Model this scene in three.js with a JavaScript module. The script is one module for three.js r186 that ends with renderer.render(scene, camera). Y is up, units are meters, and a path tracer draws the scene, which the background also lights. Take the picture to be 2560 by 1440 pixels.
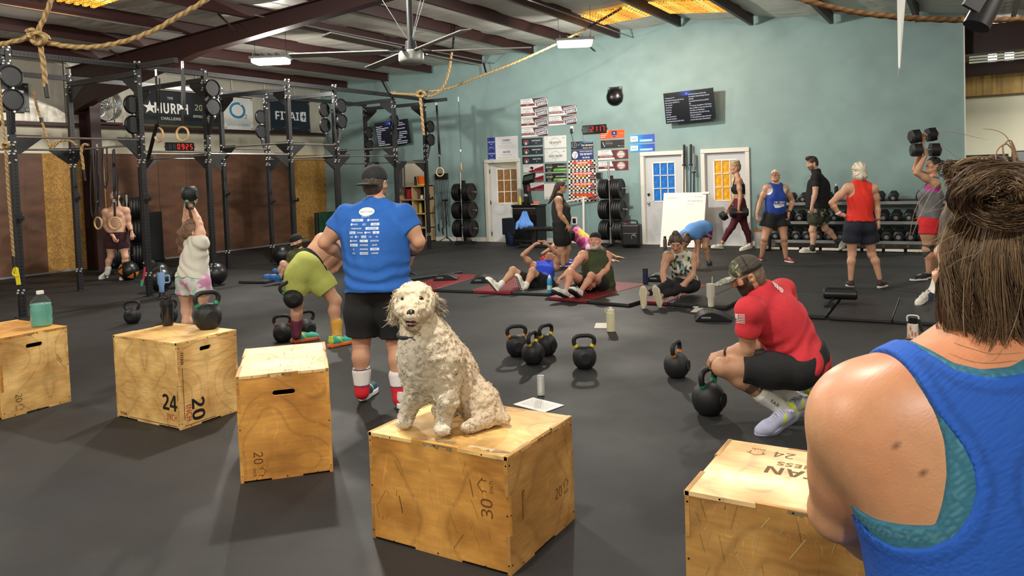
import * as THREE from 'three';
import { mergeGeometries } from 'three/addons/utils/BufferGeometryUtils.js';
import { RoundedBoxGeometry } from 'three/addons/geometries/RoundedBoxGeometry.js';
import { RectAreaLightUniformsLib } from 'three/addons/lights/RectAreaLightUniformsLib.js';

// ---------- camera, sky, lamps, exposure ----------
const scene = new THREE.Scene();
const EYE = 1.68, FOCAL = 1915, CX = 1280, CY = 517, RAD = Math.PI / 180;
const camera = new THREE.PerspectiveCamera(2 * Math.atan(960 / FOCAL) / RAD, 2560 / 1920, 0.05, 120);
camera.position.set(0, EYE, 0);
camera.rotation.set(-2.34 * RAD, 30.94 * RAD, -2.015 * RAD, 'YXZ');
camera.setViewOffset(2560, 1920, 0, 960 - CY, 2560, 1440);   // the frame is cut from the upper-middle of a 4:3 picture
camera.updateMatrixWorld(true);
scene.background = new THREE.Color(0.004, 0.004, 0.006);
const renderer = new THREE.WebGLRenderer({ antialias: true });
renderer.toneMapping = THREE.LinearToneMapping;
renderer.toneMappingExposure = 1.0;
renderer.shadowMap.enabled = true;
RectAreaLightUniformsLib.init();
const LAMPS = [
[-11.3, 4.0, -10.2, 0.5, 21], [-6.35, 4.12, -13.1, 0.5, 25], [-6.3, 4.3, -6.2, 0, 17], [-11.4, 4.05, -3.6, 0, 12],
[-1.2, 4.12, -9.2, 0, 20], [-1.9, 4.2, -2.2, 0, 14], [-5.6, 4.3, 0.4, 0, 18], [2.2, 3.95, -6, 0, 10], [0.8, 4.0, 2.2, 0, 16],
];
const LAMPCOL = new THREE.Color(1.0, 0.945, 0.85);

// ---------- pixel helpers: a pixel of the photograph and a metric depth or plane give a point of the room ----------
const MW = camera.matrixWorld.clone().setPosition(0, 0, 0);
const v3 = (x, y, z) => new THREE.Vector3(x, y, z);
const ray = (x, y) => v3((x - CX) / FOCAL, -(y - CY) / FOCAL, -1).applyMatrix4(MW);
const EYEP = v3(0, EYE, 0);
const at = (x, y, d) => ray(x, y).multiplyScalar(d).add(EYEP);                 // at depth d along the optical axis
const onY = (x, y, h = 0) => { const r = ray(x, y); return r.multiplyScalar((h - EYE) / r.y).add(EYEP); };
const onZ = (x, y, z) => { const r = ray(x, y); return r.multiplyScalar(z / r.z).add(EYEP); };
const onX = (x, y, X) => { const r = ray(x, y); return r.multiplyScalar(X / r.x).add(EYEP); };
const depthOf = (p) => p.clone().sub(EYEP).dot(ray(CX, CY));
const camDir = (r, u, t) => v3(r, u, t).applyMatrix4(MW).normalize();           // right, up, towards the camera

// ---------- naming ----------
const used = {};
function numbered(n) { const k = (used[n] = (used[n] ?? -1) + 1); return k ? n + '_' + String(k).padStart(3, '0') : n; }
function tag(o, label, category, group) { o.userData = { label, category }; if (group) o.userData.group = group; return o; }
function mesh(name, geo, mat, parent, label) {
const m = new THREE.Mesh(geo, mat);
m.name = parent ? name : numbered(name); m.castShadow = m.receiveShadow = true;
(parent ?? scene).add(m);
if (label) m.userData.label = label;
return m;
}
function struct(name, geo, mat) { const m = mesh(name, geo, mat); m.userData.kind = 'structure'; return m; }
function thing(name, label, category, p = v3(0, 0, 0), turn = 0, group) {
const o = new THREE.Group(); o.name = numbered(name); scene.add(o);
o.position.copy(p); o.rotation.y = turn;
return tag(o, label, category, group);
}
function dup(src, p, turn, label, group) {
const o = src.clone(); o.name = numbered(src.name.replace(/_\d{3}$/, '')); scene.add(o);
if (p) o.position.copy(p); if (turn !== undefined) o.rotation.y = turn;
o.userData = { ...src.userData }; if (label) o.userData.label = label; if (group) o.userData.group = group;
return o;
}

// ---------- random, noise ----------
let seed = 7;
const rnd = () => { seed = (seed + 0x6d2b79f5) | 0; let t = Math.imul(seed ^ (seed >>> 15), 1 | seed); t = (t + Math.imul(t ^ (t >>> 7), 61 | t)) ^ t; return ((t ^ (t >>> 14)) >>> 0) / 4294967296; };
const rr = (a, b) => a + (b - a) * rnd();
const hash = (x, y, z) => { let h = Math.imul(x, 374761393) + Math.imul(y, 668265263) + Math.imul(z, 2147483647 ^ 0x5bd1e995); h = Math.imul(h ^ (h >>> 13), 1274126177); return ((h ^ (h >>> 16)) >>> 0) / 4294967295; };
function noise(x, y, z = 0) {
const X = Math.floor(x), Y = Math.floor(y), Z = Math.floor(z); x -= X; y -= Y; z -= Z;
x = x * x * (3 - 2 * x); y = y * y * (3 - 2 * y); z = z * z * (3 - 2 * z);
const l = (a, b, t) => a + (b - a) * t;
return l(l(l(hash(X, Y, Z), hash(X + 1, Y, Z), x), l(hash(X, Y + 1, Z), hash(X + 1, Y + 1, Z), x), y), l(l(hash(X, Y, Z + 1), hash(X + 1, Y, Z + 1), x), l(hash(X, Y + 1, Z + 1), hash(X + 1, Y + 1, Z + 1), x), y), z) * 2 - 1;
}
const fbm = (x, y, z = 0, n = 4) => { let s = 0, a = 0.5; for (let i = 0; i < n; i++, a *= 0.5, x *= 2.03, y *= 2.03, z *= 2.03) s += a * noise(x, y, z); return s; };
const clamp = THREE.MathUtils.clamp, lerp = THREE.MathUtils.lerp, sstep = THREE.MathUtils.smoothstep;

// ---------- textures ----------
function canvasTex(w, h, draw, srgb = true) {
const c = document.createElement('canvas'); c.width = w; c.height = h; draw(c.getContext('2d'), w, h);
const t = new THREE.CanvasTexture(c); if (srgb) t.colorSpace = THREE.SRGBColorSpace;
t.wrapS = t.wrapT = THREE.RepeatWrapping; t.magFilter = THREE.LinearFilter; return t;
}
function dataTex(w, h, f, srgb = true) {     // f(u, v) in 0..1 returns [r, g, b] 0..255
const d = new Uint8Array(w * h * 4);
for (let y = 0, i = 0; y < h; y++) for (let x = 0; x < w; x++, i += 4) { const c = f(x / w, y / h, x, y); d[i] = clamp(c[0], 0, 255); d[i + 1] = clamp(c[1], 0, 255); d[i + 2] = clamp(c[2], 0, 255); d[i + 3] = 255; }
const t = new THREE.DataTexture(d, w, h); if (srgb) t.colorSpace = THREE.SRGBColorSpace;
t.wrapS = t.wrapT = THREE.MirroredRepeatWrapping; t.magFilter = THREE.LinearFilter; t.minFilter = THREE.LinearFilter; t.needsUpdate = true; return t;
}
const rep = (t, x, y = x) => { const c = t.clone(); c.repeat.set(x, y); return c; };
const std = (o) => new THREE.MeshStandardMaterial(o);
const phys = (o) => new THREE.MeshPhysicalMaterial(o);
const paint = (color, roughness = 0.6, metalness = 0, more = {}) => std({ color, roughness, metalness, ...more });
const lin = (hex) => new THREE.Color(hex).toArray();

// ---------- geometry helpers ----------
const XF = (g, x = 0, y = 0, z = 0, rx = 0, ry = 0, rz = 0) => g.applyMatrix4(new THREE.Matrix4().compose(v3(x, y, z), new THREE.Quaternion().setFromEuler(new THREE.Euler(rx, ry, rz)), v3(1, 1, 1)));
const box = (w, h, d, x = 0, y = 0, z = 0, rx = 0, ry = 0, rz = 0) => XF(new THREE.BoxGeometry(w, h, d), x, y, z, rx, ry, rz);
const rbox = (w, h, d, r = 0.01, x = 0, y = 0, z = 0, rx = 0, ry = 0, rz = 0, s = 2) => XF(new RoundedBoxGeometry(w, h, d, s, r), x, y, z, rx, ry, rz);
const cyl = (r0, r1, h, n = 20, x = 0, y = 0, z = 0, rx = 0, ry = 0, rz = 0, open = false) => XF(new THREE.CylinderGeometry(r1, r0, h, n, 1, open), x, y, z, rx, ry, rz);
const ball = (r, x = 0, y = 0, z = 0, a = 20, b = 14) => XF(new THREE.SphereGeometry(r, a, b), x, y, z);
const lathe = (pts, n = 32) => new THREE.LatheGeometry(pts.map((p) => new THREE.Vector2(p[0], p[1])), n);
const tube = (pts, r, seg = 24, n = 8, closed = false) => new THREE.TubeGeometry(new THREE.CatmullRomCurve3(pts, closed), seg, r, n, closed);
function bar(a, b, r, n = 10) { return tube([a, a.clone().lerp(b, 0.5), b], r, 1, n); }
function rod(a, b, r, n = 10, r2 = r) {                  // capped cylinder between two points
const d = b.clone().sub(a), L = d.length(), g = new THREE.CylinderGeometry(r2, r, L, n);
return g.applyMatrix4(new THREE.Matrix4().compose(a.clone().lerp(b, 0.5), new THREE.Quaternion().setFromUnitVectors(v3(0, 1, 0), d.normalize()), v3(1, 1, 1)));
}
function beam(a, b, w, h = w, up = v3(0, 1, 0)) {        // rectangular bar between two points, h along up
const d = b.clone().sub(a), L = d.length(), z = d.normalize(), x = up.clone().cross(z).normalize(), y = z.clone().cross(x);
return new THREE.BoxGeometry(w, h, L).applyMatrix4(new THREE.Matrix4().makeBasis(x, y, z).setPosition(a.clone().lerp(b, 0.5)));
}
function merge(list) {
const gs = list.flat(9).map((g) => { g = g.index ? g.toNonIndexed() : g; for (const k of Object.keys(g.attributes)) if (!['position', 'normal', 'uv'].includes(k)) g.deleteAttribute(k); g.morphAttributes = {}; return g; });
return mergeGeometries(gs);
}
function tri(g, s = 1, off = 0) {                        // uv in metres by the dominant axis of the normal
if (g.index) g = g.toNonIndexed();
const p = g.attributes.position, n = g.attributes.normal, uv = new Float32Array(p.count * 2);
for (let i = 0; i < p.count; i++) {
const a = Math.abs(n.getX(i)), b = Math.abs(n.getY(i)), c = Math.abs(n.getZ(i)), x = p.getX(i), y = p.getY(i), z = p.getZ(i);
const [u, w] = a > b && a > c ? [z, y] : b > c ? [x, z] : [x, y];
uv[i * 2] = u * s + off; uv[i * 2 + 1] = w * s + off * 1.7;
}
g.setAttribute('uv', new THREE.BufferAttribute(uv, 2)); return g;
}
function extrude(pts, depth, bevel = 0, holes = []) {
const s = new THREE.Shape(pts.map((p) => new THREE.Vector2(p[0], p[1]))); holes.forEach((h) => s.holes.push(new THREE.Path(h.map((p) => new THREE.Vector2(p[0], p[1])))));
return new THREE.ExtrudeGeometry(s, { depth: depth - 2 * bevel, bevelEnabled: bevel > 0, bevelSize: bevel, bevelThickness: bevel, bevelSegments: 2, curveSegments: 12 }).translate(0, 0, bevel - depth / 2);
}
const slotPts = (x, y, w, h, n = 8) => { const r = Math.min(w, h) / 2, o = []; for (let q = 0; q < 4; q++) for (let i = 0; i <= n; i++) { const a = (q + i / n) * Math.PI / 2; o.push([x + (q === 1 || q === 2 ? -1 : 1) * (w / 2 - r) + r * Math.cos(a), y + (q > 1 ? -1 : 1) * (h / 2 - r) + r * Math.sin(a)]); } return o; };
class Atlas {
constructor(size) { this.size = size; this.c = document.createElement('canvas'); this.c.width = this.c.height = size; this.g = this.c.getContext('2d'); this.x = this.y = this.row = 0; }
add(w, h, draw) {
if (this.x + w > this.size) { this.x = 0; this.y += this.row + 2; this.row = 0; }
const g = this.g; g.save(); g.beginPath(); g.rect(this.x, this.y, w, h); g.clip(); g.translate(this.x, this.y); draw(g, w, h); g.restore();
const S = this.size, r = [this.x / S, 1 - (this.y + h) / S, (this.x + w) / S, 1 - this.y / S];
this.x += w + 2; this.row = Math.max(this.row, h); if (this.y + h > S) console.log('atlas full');
return r;
}
tex() { const t = new THREE.CanvasTexture(this.c); t.colorSpace = THREE.SRGBColorSpace; t.magFilter = THREE.LinearFilter; return t; }
}
const uvRect = (g, r) => { const a = g.attributes.uv; for (let i = 0; i < a.count; i++) a.setXY(i, lerp(r[0], r[2], a.getX(i)), lerp(r[1], r[3], a.getY(i))); return g; };
const txt = (g, s, x, y, size, color, font = 'sans-serif', weight = 'bold', align = 'center', maxW) => { g.font = weight + ' ' + size + 'px ' + font; g.fillStyle = color; g.textAlign = align; g.textBaseline = 'middle'; g.fillText(s, x, y, maxW); };
const poly = (g, color, ...p) => { g.fillStyle = color; g.beginPath(); p.forEach((q, i) => (i ? g.lineTo(q[0], q[1]) : g.moveTo(q[0], q[1]))); g.fill(); };
const disc = (g, color, x, y, r) => { g.fillStyle = color; g.beginPath(); g.arc(x, y, r, 0, 7); g.fill(); };
// ---------- materials of the room ----------
const WZ = -16.56, LX = -16.3, FARZ = -22.6, RX = 6.2, BZ = 5.2;
const flecks = dataTex(1024, 1024, (u, v) => {
const a = fbm(u * 9, v * 9, 3), s = hash(Math.floor(u * 1024), Math.floor(v * 1024), 5), g = noise(u * 180, v * 180, 2);
let c = 25 + a * 6 + g * 3 + (s > 0.994 ? 26 : 0); return [c, c * 1.0, c * 1.03];
});
const floorRough = dataTex(512, 512, (u, v) => { const a = fbm(u * 7, v * 7, 9, 5); const c = 168 + a * 40; return [c, c, c]; }, false);
const M = {};
M.floor = std({ map: rep(flecks, 0.4), roughness: 1, roughnessMap: rep(floorRough, 0.23), bumpMap: rep(flecks, 1.3), bumpScale: 0.0012 });
M.teal = std({ color: '#8eabaa', roughness: 0.62, map: rep(dataTex(256, 256, (u, v) => { const c = 236 + fbm(u * 6, v * 6, 1) * 22; return [c, c, c]; }), 0.3) });
M.trim = paint('#d9d7cf', 0.5);
M.door = paint('#c3c6c8', 0.45);
M.steel = paint('#3a1d1c', 0.5, 0.15);
M.rafter = paint('#321918', 0.5, 0.15);
const brown = dataTex(512, 512, (u, v) => { const a = fbm(u * 5, v * 14, 6), s = Math.abs(noise(u * 60, v * 3, 8)); const c = 1 + a * 0.25 - (s < 0.03 ? 0.08 : 0); return [98 * c, 66 * c, 47 * c]; });
M.brown = std({ map: rep(brown, 0.5), roughness: 0.62 });
const osb = canvasTex(512, 512, (g) => {
g.fillStyle = '#a1793c'; g.fillRect(0, 0, 512, 512);
for (let i = 0; i < 2600; i++) { const h = rr(0, 1); g.save(); g.translate(rr(0, 512), rr(0, 512)); g.rotate(rr(0, 3.2)); g.fillStyle = `rgba(${130 + h * 90 | 0},${92 + h * 78 | 0},${38 + h * 55 | 0},.55)`; g.fillRect(-rr(8, 24), -rr(2, 5), rr(18, 48), rr(4, 9)); g.restore(); }
for (let i = 0; i < 120; i++) { g.fillStyle = 'rgba(70,42,14,.4)'; g.fillRect(rr(0, 512), rr(0, 512), rr(3, 14), rr(1, 3)); }
});
M.osb = std({ map: rep(osb, 0.8), roughness: 0.75 });
M.clad = paint('#d3cdb8', 0.45, 0.05);
const wrinkle = dataTex(512, 512, (u, v) => { const c = 128 + 120 * (0.6 * fbm(u * 4, v * 10, 2) + 0.4 * Math.abs(noise(u * 9, v * 3, 5))); return [c, c, c]; }, false);
M.ceil = std({ color: '#d2cfc4', roughness: 0.5, bumpMap: rep(wrinkle, 0.5), bumpScale: 0.05 });
M.silver = std({ color: '#b9b4a6', roughness: 0.42, metalness: 0.2, bumpMap: rep(wrinkle, 0.9), bumpScale: 0.03 });
M.yellowFoil = std({ map: rep(dataTex(256, 256, (u, v) => { const a = Math.pow(Math.max(0, noise(u * 26, v * 1.4, 3)), 2), c = 1 + fbm(u * 6, v * 3, 1) * 0.2 - a * 0.35 * v; return [196 * c, 158 * c, 92 * c]; }), 0.8), roughness: 0.5 });
M.black = paint('#101113', 0.5);
M.blackGloss = paint('#0c0d0f', 0.25);
M.chrome = paint('#c9c9c6', 0.25, 0.9);
M.grey = paint('#7d7f80', 0.5);
M.white = paint('#e6e4dd', 0.5);
M.dark = paint('#050506', 0.8);

// ---------- floor, walls ----------
struct('floor', tri(box(RX - LX + 4, 0.2, BZ - FARZ + 2, (RX + LX) / 2, -0.1, (BZ + FARZ) / 2)), M.floor);
const roofY = (x) => 5.0 - (x < -5.4 ? 0.05 * (-5.4 - x) : 0.11 * (x + 5.4));
function wallShape(x0, x1, holes) {
const p = [[x0, 0], [x1, 0], [x1, roofY(x1) + 0.3]]; if (x0 < -5.4 && x1 > -5.4) p.push([-5.4, 5.3]); p.push([x0, roofY(x0) + 0.3]);
return extrude(p, 0.12, 0, holes);
}
const D1 = [-10.62, -9.72], D2 = [-6.38, -5.48], D3 = [-4.98, -4.09];
struct('wall_back', tri(wallShape(LX - 0.1, -0.08, [D1, D2, D3].map(([a, b]) => [[a, 0.001], [b, 0.001], [b, 2.03], [a, 2.03]])).translate(0, 0, WZ - 0.06)), M.teal);
struct('trim_1', box(0.02, 4.3, 0.16, -0.075, 2.15, WZ - 0.05), M.trim);                    // white corner bead at the wall's free end
struct('wall_return', box(0.12, 4.5, FARZ * -1 + WZ, -0.16, 2.25, (WZ + FARZ) / 2 - 0.1), M.teal);
for (const [a, b] of [[LX, -10.7], [-9.6, -6.46], [-5.4, -5.06], [-4.01, -0.08]]) struct('baseboard_back', box(b - a, 0.11, 0.016, (a + b) / 2, 0.055, WZ + 0.008), M.trim);
const wl = new THREE.Group(); wl.name = 'wall_left'; wl.userData.kind = 'structure'; scene.add(wl);
mesh('backing', box(0.2, 5, BZ - FARZ, LX - 0.16, 2.5, (BZ + FARZ) / 2), M.clad, wl);
for (const [a, b, k] of [[-420, -180, 'b'], [-180, 112, 'b'], [112, 192, 'o'], [192, 268, 'o'], [268, 400, 'b'], [400, 470, 'b'], [470, 625, 'b'], [625, 740, 'b'], [740, 876, 'o']]) {
const za = onX(a, 520, LX + 0.02).z, zb = Math.max(onX(b, 520, LX + 0.02).z, WZ);
mesh('panel', tri(box(0.018, 2.44, za - zb - 0.008, LX + (k === 'o' ? 0.008 : 0.014), 1.25, (za + zb) / 2), 1, za), k === 'b' ? M.brown : M.osb, wl);
}
mesh('curb', box(0.05, 0.035, BZ - WZ, LX + 0.03, 0.0175, (BZ + WZ) / 2), M.grey, wl);
function cladding(L, h) {                                    // ribbed sheet in the xy plane, width L from 0
const p = [[0, 0]]; for (let x = 0.15; x < L; x += 0.3) p.push([x - 0.03, 0], [x - 0.018, 0.034], [x + 0.018, 0.034], [x + 0.03, 0], [x + 0.11, 0], [x + 0.12, 0.006], [x + 0.14, 0.006], [x + 0.15, 0]);
p.push([L, 0], [L, -0.01], [0, -0.01]);
return extrude(p, h).rotateX(-Math.PI / 2).translate(0, h / 2, 0);
}
mesh('cladding', cladding(BZ - WZ, 0.62).rotateY(Math.PI / 2).translate(LX, 2.47, BZ), M.clad, wl);
mesh('girt', merge([box(0.2, 0.02, BZ - WZ, LX + 0.1, 3.09, (BZ + WZ) / 2), box(0.02, 0.07, BZ - WZ, LX + 0.2, 3.06, (BZ + WZ) / 2)]), M.steel, wl);
for (let z = -16.5; z < 0; z += 1.06) mesh('insulation', rbox(0.05, 1.4, 1.04, 0.02, LX + 0.02, 3.8, z + 0.53), M.silver, wl);
for (const z of [-9.35, -3.2]) {                               // columns with haunches
mesh('column', merge([box(0.02, 3.6, 0.22, LX + 0.62, 1.8, z), box(0.02, 3.6, 0.22, LX + 0.22, 1.8, z), box(0.4, 3.6, 0.012, LX + 0.42, 1.8, z)]), M.rafter, wl);
}
struct('wall_right', box(0.2, 5.4, BZ - FARZ + 0.4, RX + 0.1, 2.6, (BZ + FARZ) / 2), M.clad);
struct('wall_front', box(RX - LX, 5.4, 0.2, (RX + LX) / 2, 2.6, BZ + 0.1), M.clad);
const wf = new THREE.Group(); wf.name = 'wall_far'; wf.userData.kind = 'structure'; scene.add(wf);
mesh('backing', box(8, 5, 0.15, 3.4, 2.5, FARZ - 0.1), M.clad, wf);
mesh('cladding', cladding(7, 3.4).translate(-0.1, 0, FARZ), M.clad, wf);
mesh('insulation', tri(box(7, 1.0, 0.05, 3.4, 3.75, FARZ + 0.06)), M.yellowFoil, wf);
for (const [y0, y1, z] of [[132, 62, -17.5], [188, 152, FARZ + 0.5]]) { const a = onZ(2470, y0, z), b = onZ(2470, y1, z); mesh('girt', box(6.4, b.y - a.y, 0.12, 3.1, (a.y + b.y) / 2, z), M.rafter, wf); }
for (let i = 0; i < 3; i++) mesh('pipe', box(2.4, 0.035, 0.035, 1.2, onZ(2470, 139 + i * 7, -20).y, -20), M.white, wf);
mesh('trim', box(7, 0.04, 0.06, 3.4, 3.24, FARZ + 0.07), paint('#6b4a2a', 0.6), wf);

// ---------- roof: insulation bays, purlins, rafters ----------
const roof = new THREE.Group(); roof.name = 'ceiling'; roof.userData.kind = 'structure'; scene.add(roof);
const PX = [-16.4, -15.2, -13.7, -12.2, -10.6, -9.1, -7.9, -6.85, -5.4, -3.85, -2.3, -0.8, 0.7, 2.2, 3.7, 5.2, 6.4];
for (let i = 0; i + 1 < PX.length; i++) {                      // each bay sags a little between its purlins
const a = PX[i], b = PX[i + 1], g = new THREE.PlaneGeometry(1, 1, 10, 60).rotateX(Math.PI / 2), p = g.attributes.position;
for (let k = 0; k < p.count; k++) {
const u = p.getX(k) + 0.5, w = p.getZ(k) + 0.5, x = lerp(a, b, u), z = lerp(FARZ, BZ, w);
p.setXYZ(k, x, roofY(x) - 0.045 * Math.sin(Math.PI * u) * (1 + 0.5 * noise(z * 0.9, i * 3.1)) + 0.012 * noise(x * 5, z * 3, 4), z);
}
g.computeVertexNormals(); mesh('panel', tri(g), M.ceil, roof);
}
mesh('deck', merge([box(RX - LX + 1, 0.1, BZ - FARZ + 1, (RX + LX) / 2, 5.25, (BZ + FARZ) / 2)]), M.dark, roof);
const zed = (h, w) => [[0, 0], [w, 0], [w, 0.025], [w + 0.004, 0.025], [w + 0.004, -0.004], [0.004, -0.004], [0.004, -h], [-w, -h], [-w - 0.004, -h + 0.02], [-w, -h + 0.02], [-w, -h + 0.004], [0, -h + 0.004]].reverse();
for (const x of PX.slice(1, -1)) mesh('purlin', extrude(zed(0.2, 0.065), BZ - WZ - 0.1).translate(x, roofY(x) + 0.0, (BZ + WZ) / 2 + 0.05), M.steel, roof);
function rafter(z) {
const low = (x) => x < -15.4 ? 3.3 + (x + 16.2) * 0.25 : x < -12 ? 3.5 + (x + 15.4) * 0.18 : 4.11 + (x + 12) * 0.072;
const xs = [-16.2, -15.4, -14, -12, -9, -5.4], web = [];
for (const x of xs) web.push([x, low(x)]); for (let i = xs.length - 1; i >= 0; i--) web.push([xs[i], roofY(xs[i]) - 0.205]);
const parts = [extrude(web, 0.014)];
for (let i = 0; i + 1 < xs.length; i++) { parts.push(beam(v3(xs[i], low(xs[i]), 0), v3(xs[i + 1], low(xs[i + 1]), 0), 0.2, 0.016)); parts.push(beam(v3(xs[i], roofY(xs[i]) - 0.21, 0), v3(xs[i + 1], roofY(xs[i + 1]) - 0.21, 0), 0.2, 0.014)); }
const r = merge(parts), q = r.clone().scale(-1, 1, 1).translate(-10.8, -0.02, 0); const ix = q.attributes.position, n = q.attributes.normal;
for (let i = 0; i < ix.count; i += 3) for (const at of [ix, n]) { const t = [at.getX(i), at.getY(i), at.getZ(i)]; at.setXYZ(i, at.getX(i + 1), at.getY(i + 1), at.getZ(i + 1)); at.setXYZ(i + 1, ...t); }
for (let i = 0; i < ix.count; i++) { const d = Math.max(0, ix.getX(i) + 5.4); ix.setY(i, ix.getY(i) - d * 0.06); }
mesh('rafter', merge([r, q]).translate(0, 0, z), M.rafter, roof);
}
rafter(-9.2); rafter(-2.6); rafter(3.6);
for (const [x, y, x2, y2] of [[1209, 158, 1216, 186], [955, 202, 975, 240], [1465, 108, 1486, 128], [545, 34, 590, 78], [275, 125, 310, 150]]) { // flange braces
const z = x < 700 ? -9 : WZ + 0.2; mesh('brace', beam(onZ(x, y, z), onZ(x2, y2, z + 0.05), 0.05, 0.012), M.rafter, roof);
}
for (const i of [4, 7]) { const x = PX[i] + 0.3; mesh('conduit', rod(v3(x, roofY(x) - 0.23, -9), v3(x, roofY(x) - 0.23, WZ), 0.012, 8), M.grey, roof); }
mesh('conduit', rod(v3(-12.1, roofY(-12.1) - 0.23, 4), v3(-12.1, roofY(-12.1) - 0.23, -8.9), 0.016, 8), M.chrome, roof);

const glowTex = dataTex(256, 256, (u, v) => { const s = noise(u * 30, v * 60, 2), b = 0.5 + 0.5 * noise(u * 5, v * 3, 9); const k = s < -0.35 ? 0.25 : 1; return [255 * k, (140 + 90 * b) * k, (30 + 120 * b * b) * k]; });
const glow = std({ color: '#3a2a12', emissive: '#ffffff', emissiveMap: rep(glowTex, 1.4), emissiveIntensity: 1.5, roughness: 0.5 });
[[-11.9, -10.75, -6.15, -7.15], [-5.25, -3.98, -14.05, -15.25], [-6.7, -5.6, -14.1, -15.2]].forEach(([x0, x1, z0, z1], i) => {
const g = []; for (let z = z1; z < z0; z += 0.13) g.push(rbox(x1 - x0, 0.035, 0.075, 0.015, (x0 + x1) / 2, roofY((x0 + x1) / 2) - 0.1, z, 0, 0, Math.atan2(roofY(x1) - roofY(x0), x1 - x0), 1));
const w = struct('window_' + (i + 1), tri(merge(g)), glow); w.userData.label = 'translucent roof light glowing orange';
const l = new THREE.RectAreaLight('#ff9a3c', 3, x1 - x0, z0 - z1); l.position.set((x0 + x1) / 2, roofY((x0 + x1) / 2) - 0.18, (z0 + z1) / 2); l.rotation.x = -Math.PI / 2; scene.add(l);
});

// ---------- lamps ----------
const lensMat = std({ color: '#fffaf0', emissive: LAMPCOL, emissiveIntensity: 9, roughness: 0.5 });
LAMPS.forEach(([x, y, z, turn, power], i) => {
const L = thing('high_bay_lamp', ['high-bay LED lamp hanging left, near the beam above the rig', 'high-bay LED lamp hanging near the teal wall above the signs', 'high-bay lamp hanging under the ridge past the ceiling fan', 'high-bay lamp hanging above the left end of the rig', 'high-bay lamp hanging above the walkway by the dumbbells', 'high-bay lamp hanging over the wooden boxes', 'high-bay lamp hanging behind the camera under the ridge', 'high-bay lamp hanging by the right side wall', 'high-bay lamp hanging in the near right corner'][i], 'lamp', v3(x, y, z), turn);
mesh('housing', merge([rbox(0.72, 0.05, 0.42, 0.02, 0, 0.05, 0), ...[-0.28, -0.14, 0, 0.14, 0.28].map((u) => box(0.012, 0.05, 0.36, u, 0.1, 0))]), M.grey, L);
mesh('lens', rbox(0.64, 0.09, 0.38, 0.03, 0, -0.01, 0), lensMat, L);
for (const u of [-0.3, 0.3]) mesh('wire', rod(v3(u, 0.07, 0), v3(u, Math.min(0.7, roofY(x) - y - 0.05), 0), 0.004, 6), M.black, L);
const l = new THREE.PointLight(LAMPCOL, power * 2.4); l.position.set(0, -0.1, 0); l.castShadow = true; l.shadow.radius = 5; L.add(l);
});
{
const p = onZ(2502, 143, -20.5), L = thing('twin_lamp', 'twin bright flood lamp in the next bay past the teal wall', 'lamp', p);
for (const s of [-1, 1]) { mesh('housing', rbox(0.2, 0.2, 0.1, 0.02, s * 0.16, 0, -0.04), M.black, L); mesh('lens', rbox(0.17, 0.17, 0.03, 0.01, s * 0.16, 0, 0.02), lensMat, L); }
mesh('stem', rod(v3(0, 0.05, -0.04), v3(0, 1.0, -0.04), 0.03, 8), M.black, L);
for (const s of [-1, 1]) { const l = new THREE.RectAreaLight(LAMPCOL, 160, 0.16, 0.16); l.position.set(s * 0.16, -0.02, 0.05); l.rotation.set(-0.5, Math.PI, 0); L.add(l); }
const w = new THREE.RectAreaLight(LAMPCOL, 520, 0.6, 0.3); w.position.set(2.6, 4.0, -19.6); w.rotation.x = -Math.PI / 2; scene.add(w);
const H = thing('high_bay_lamp', 'high-bay lamp of the next bay behind the teal wall end', 'lamp', v3(2.6, 4.03, -19.6));
mesh('housing', rbox(0.7, 0.06, 0.4, 0.02, 0, 0.05, 0), M.grey, H); mesh('lens', rbox(0.66, 0.04, 0.36, 0.015, 0, 0.0, 0), lensMat, H);
}

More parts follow.
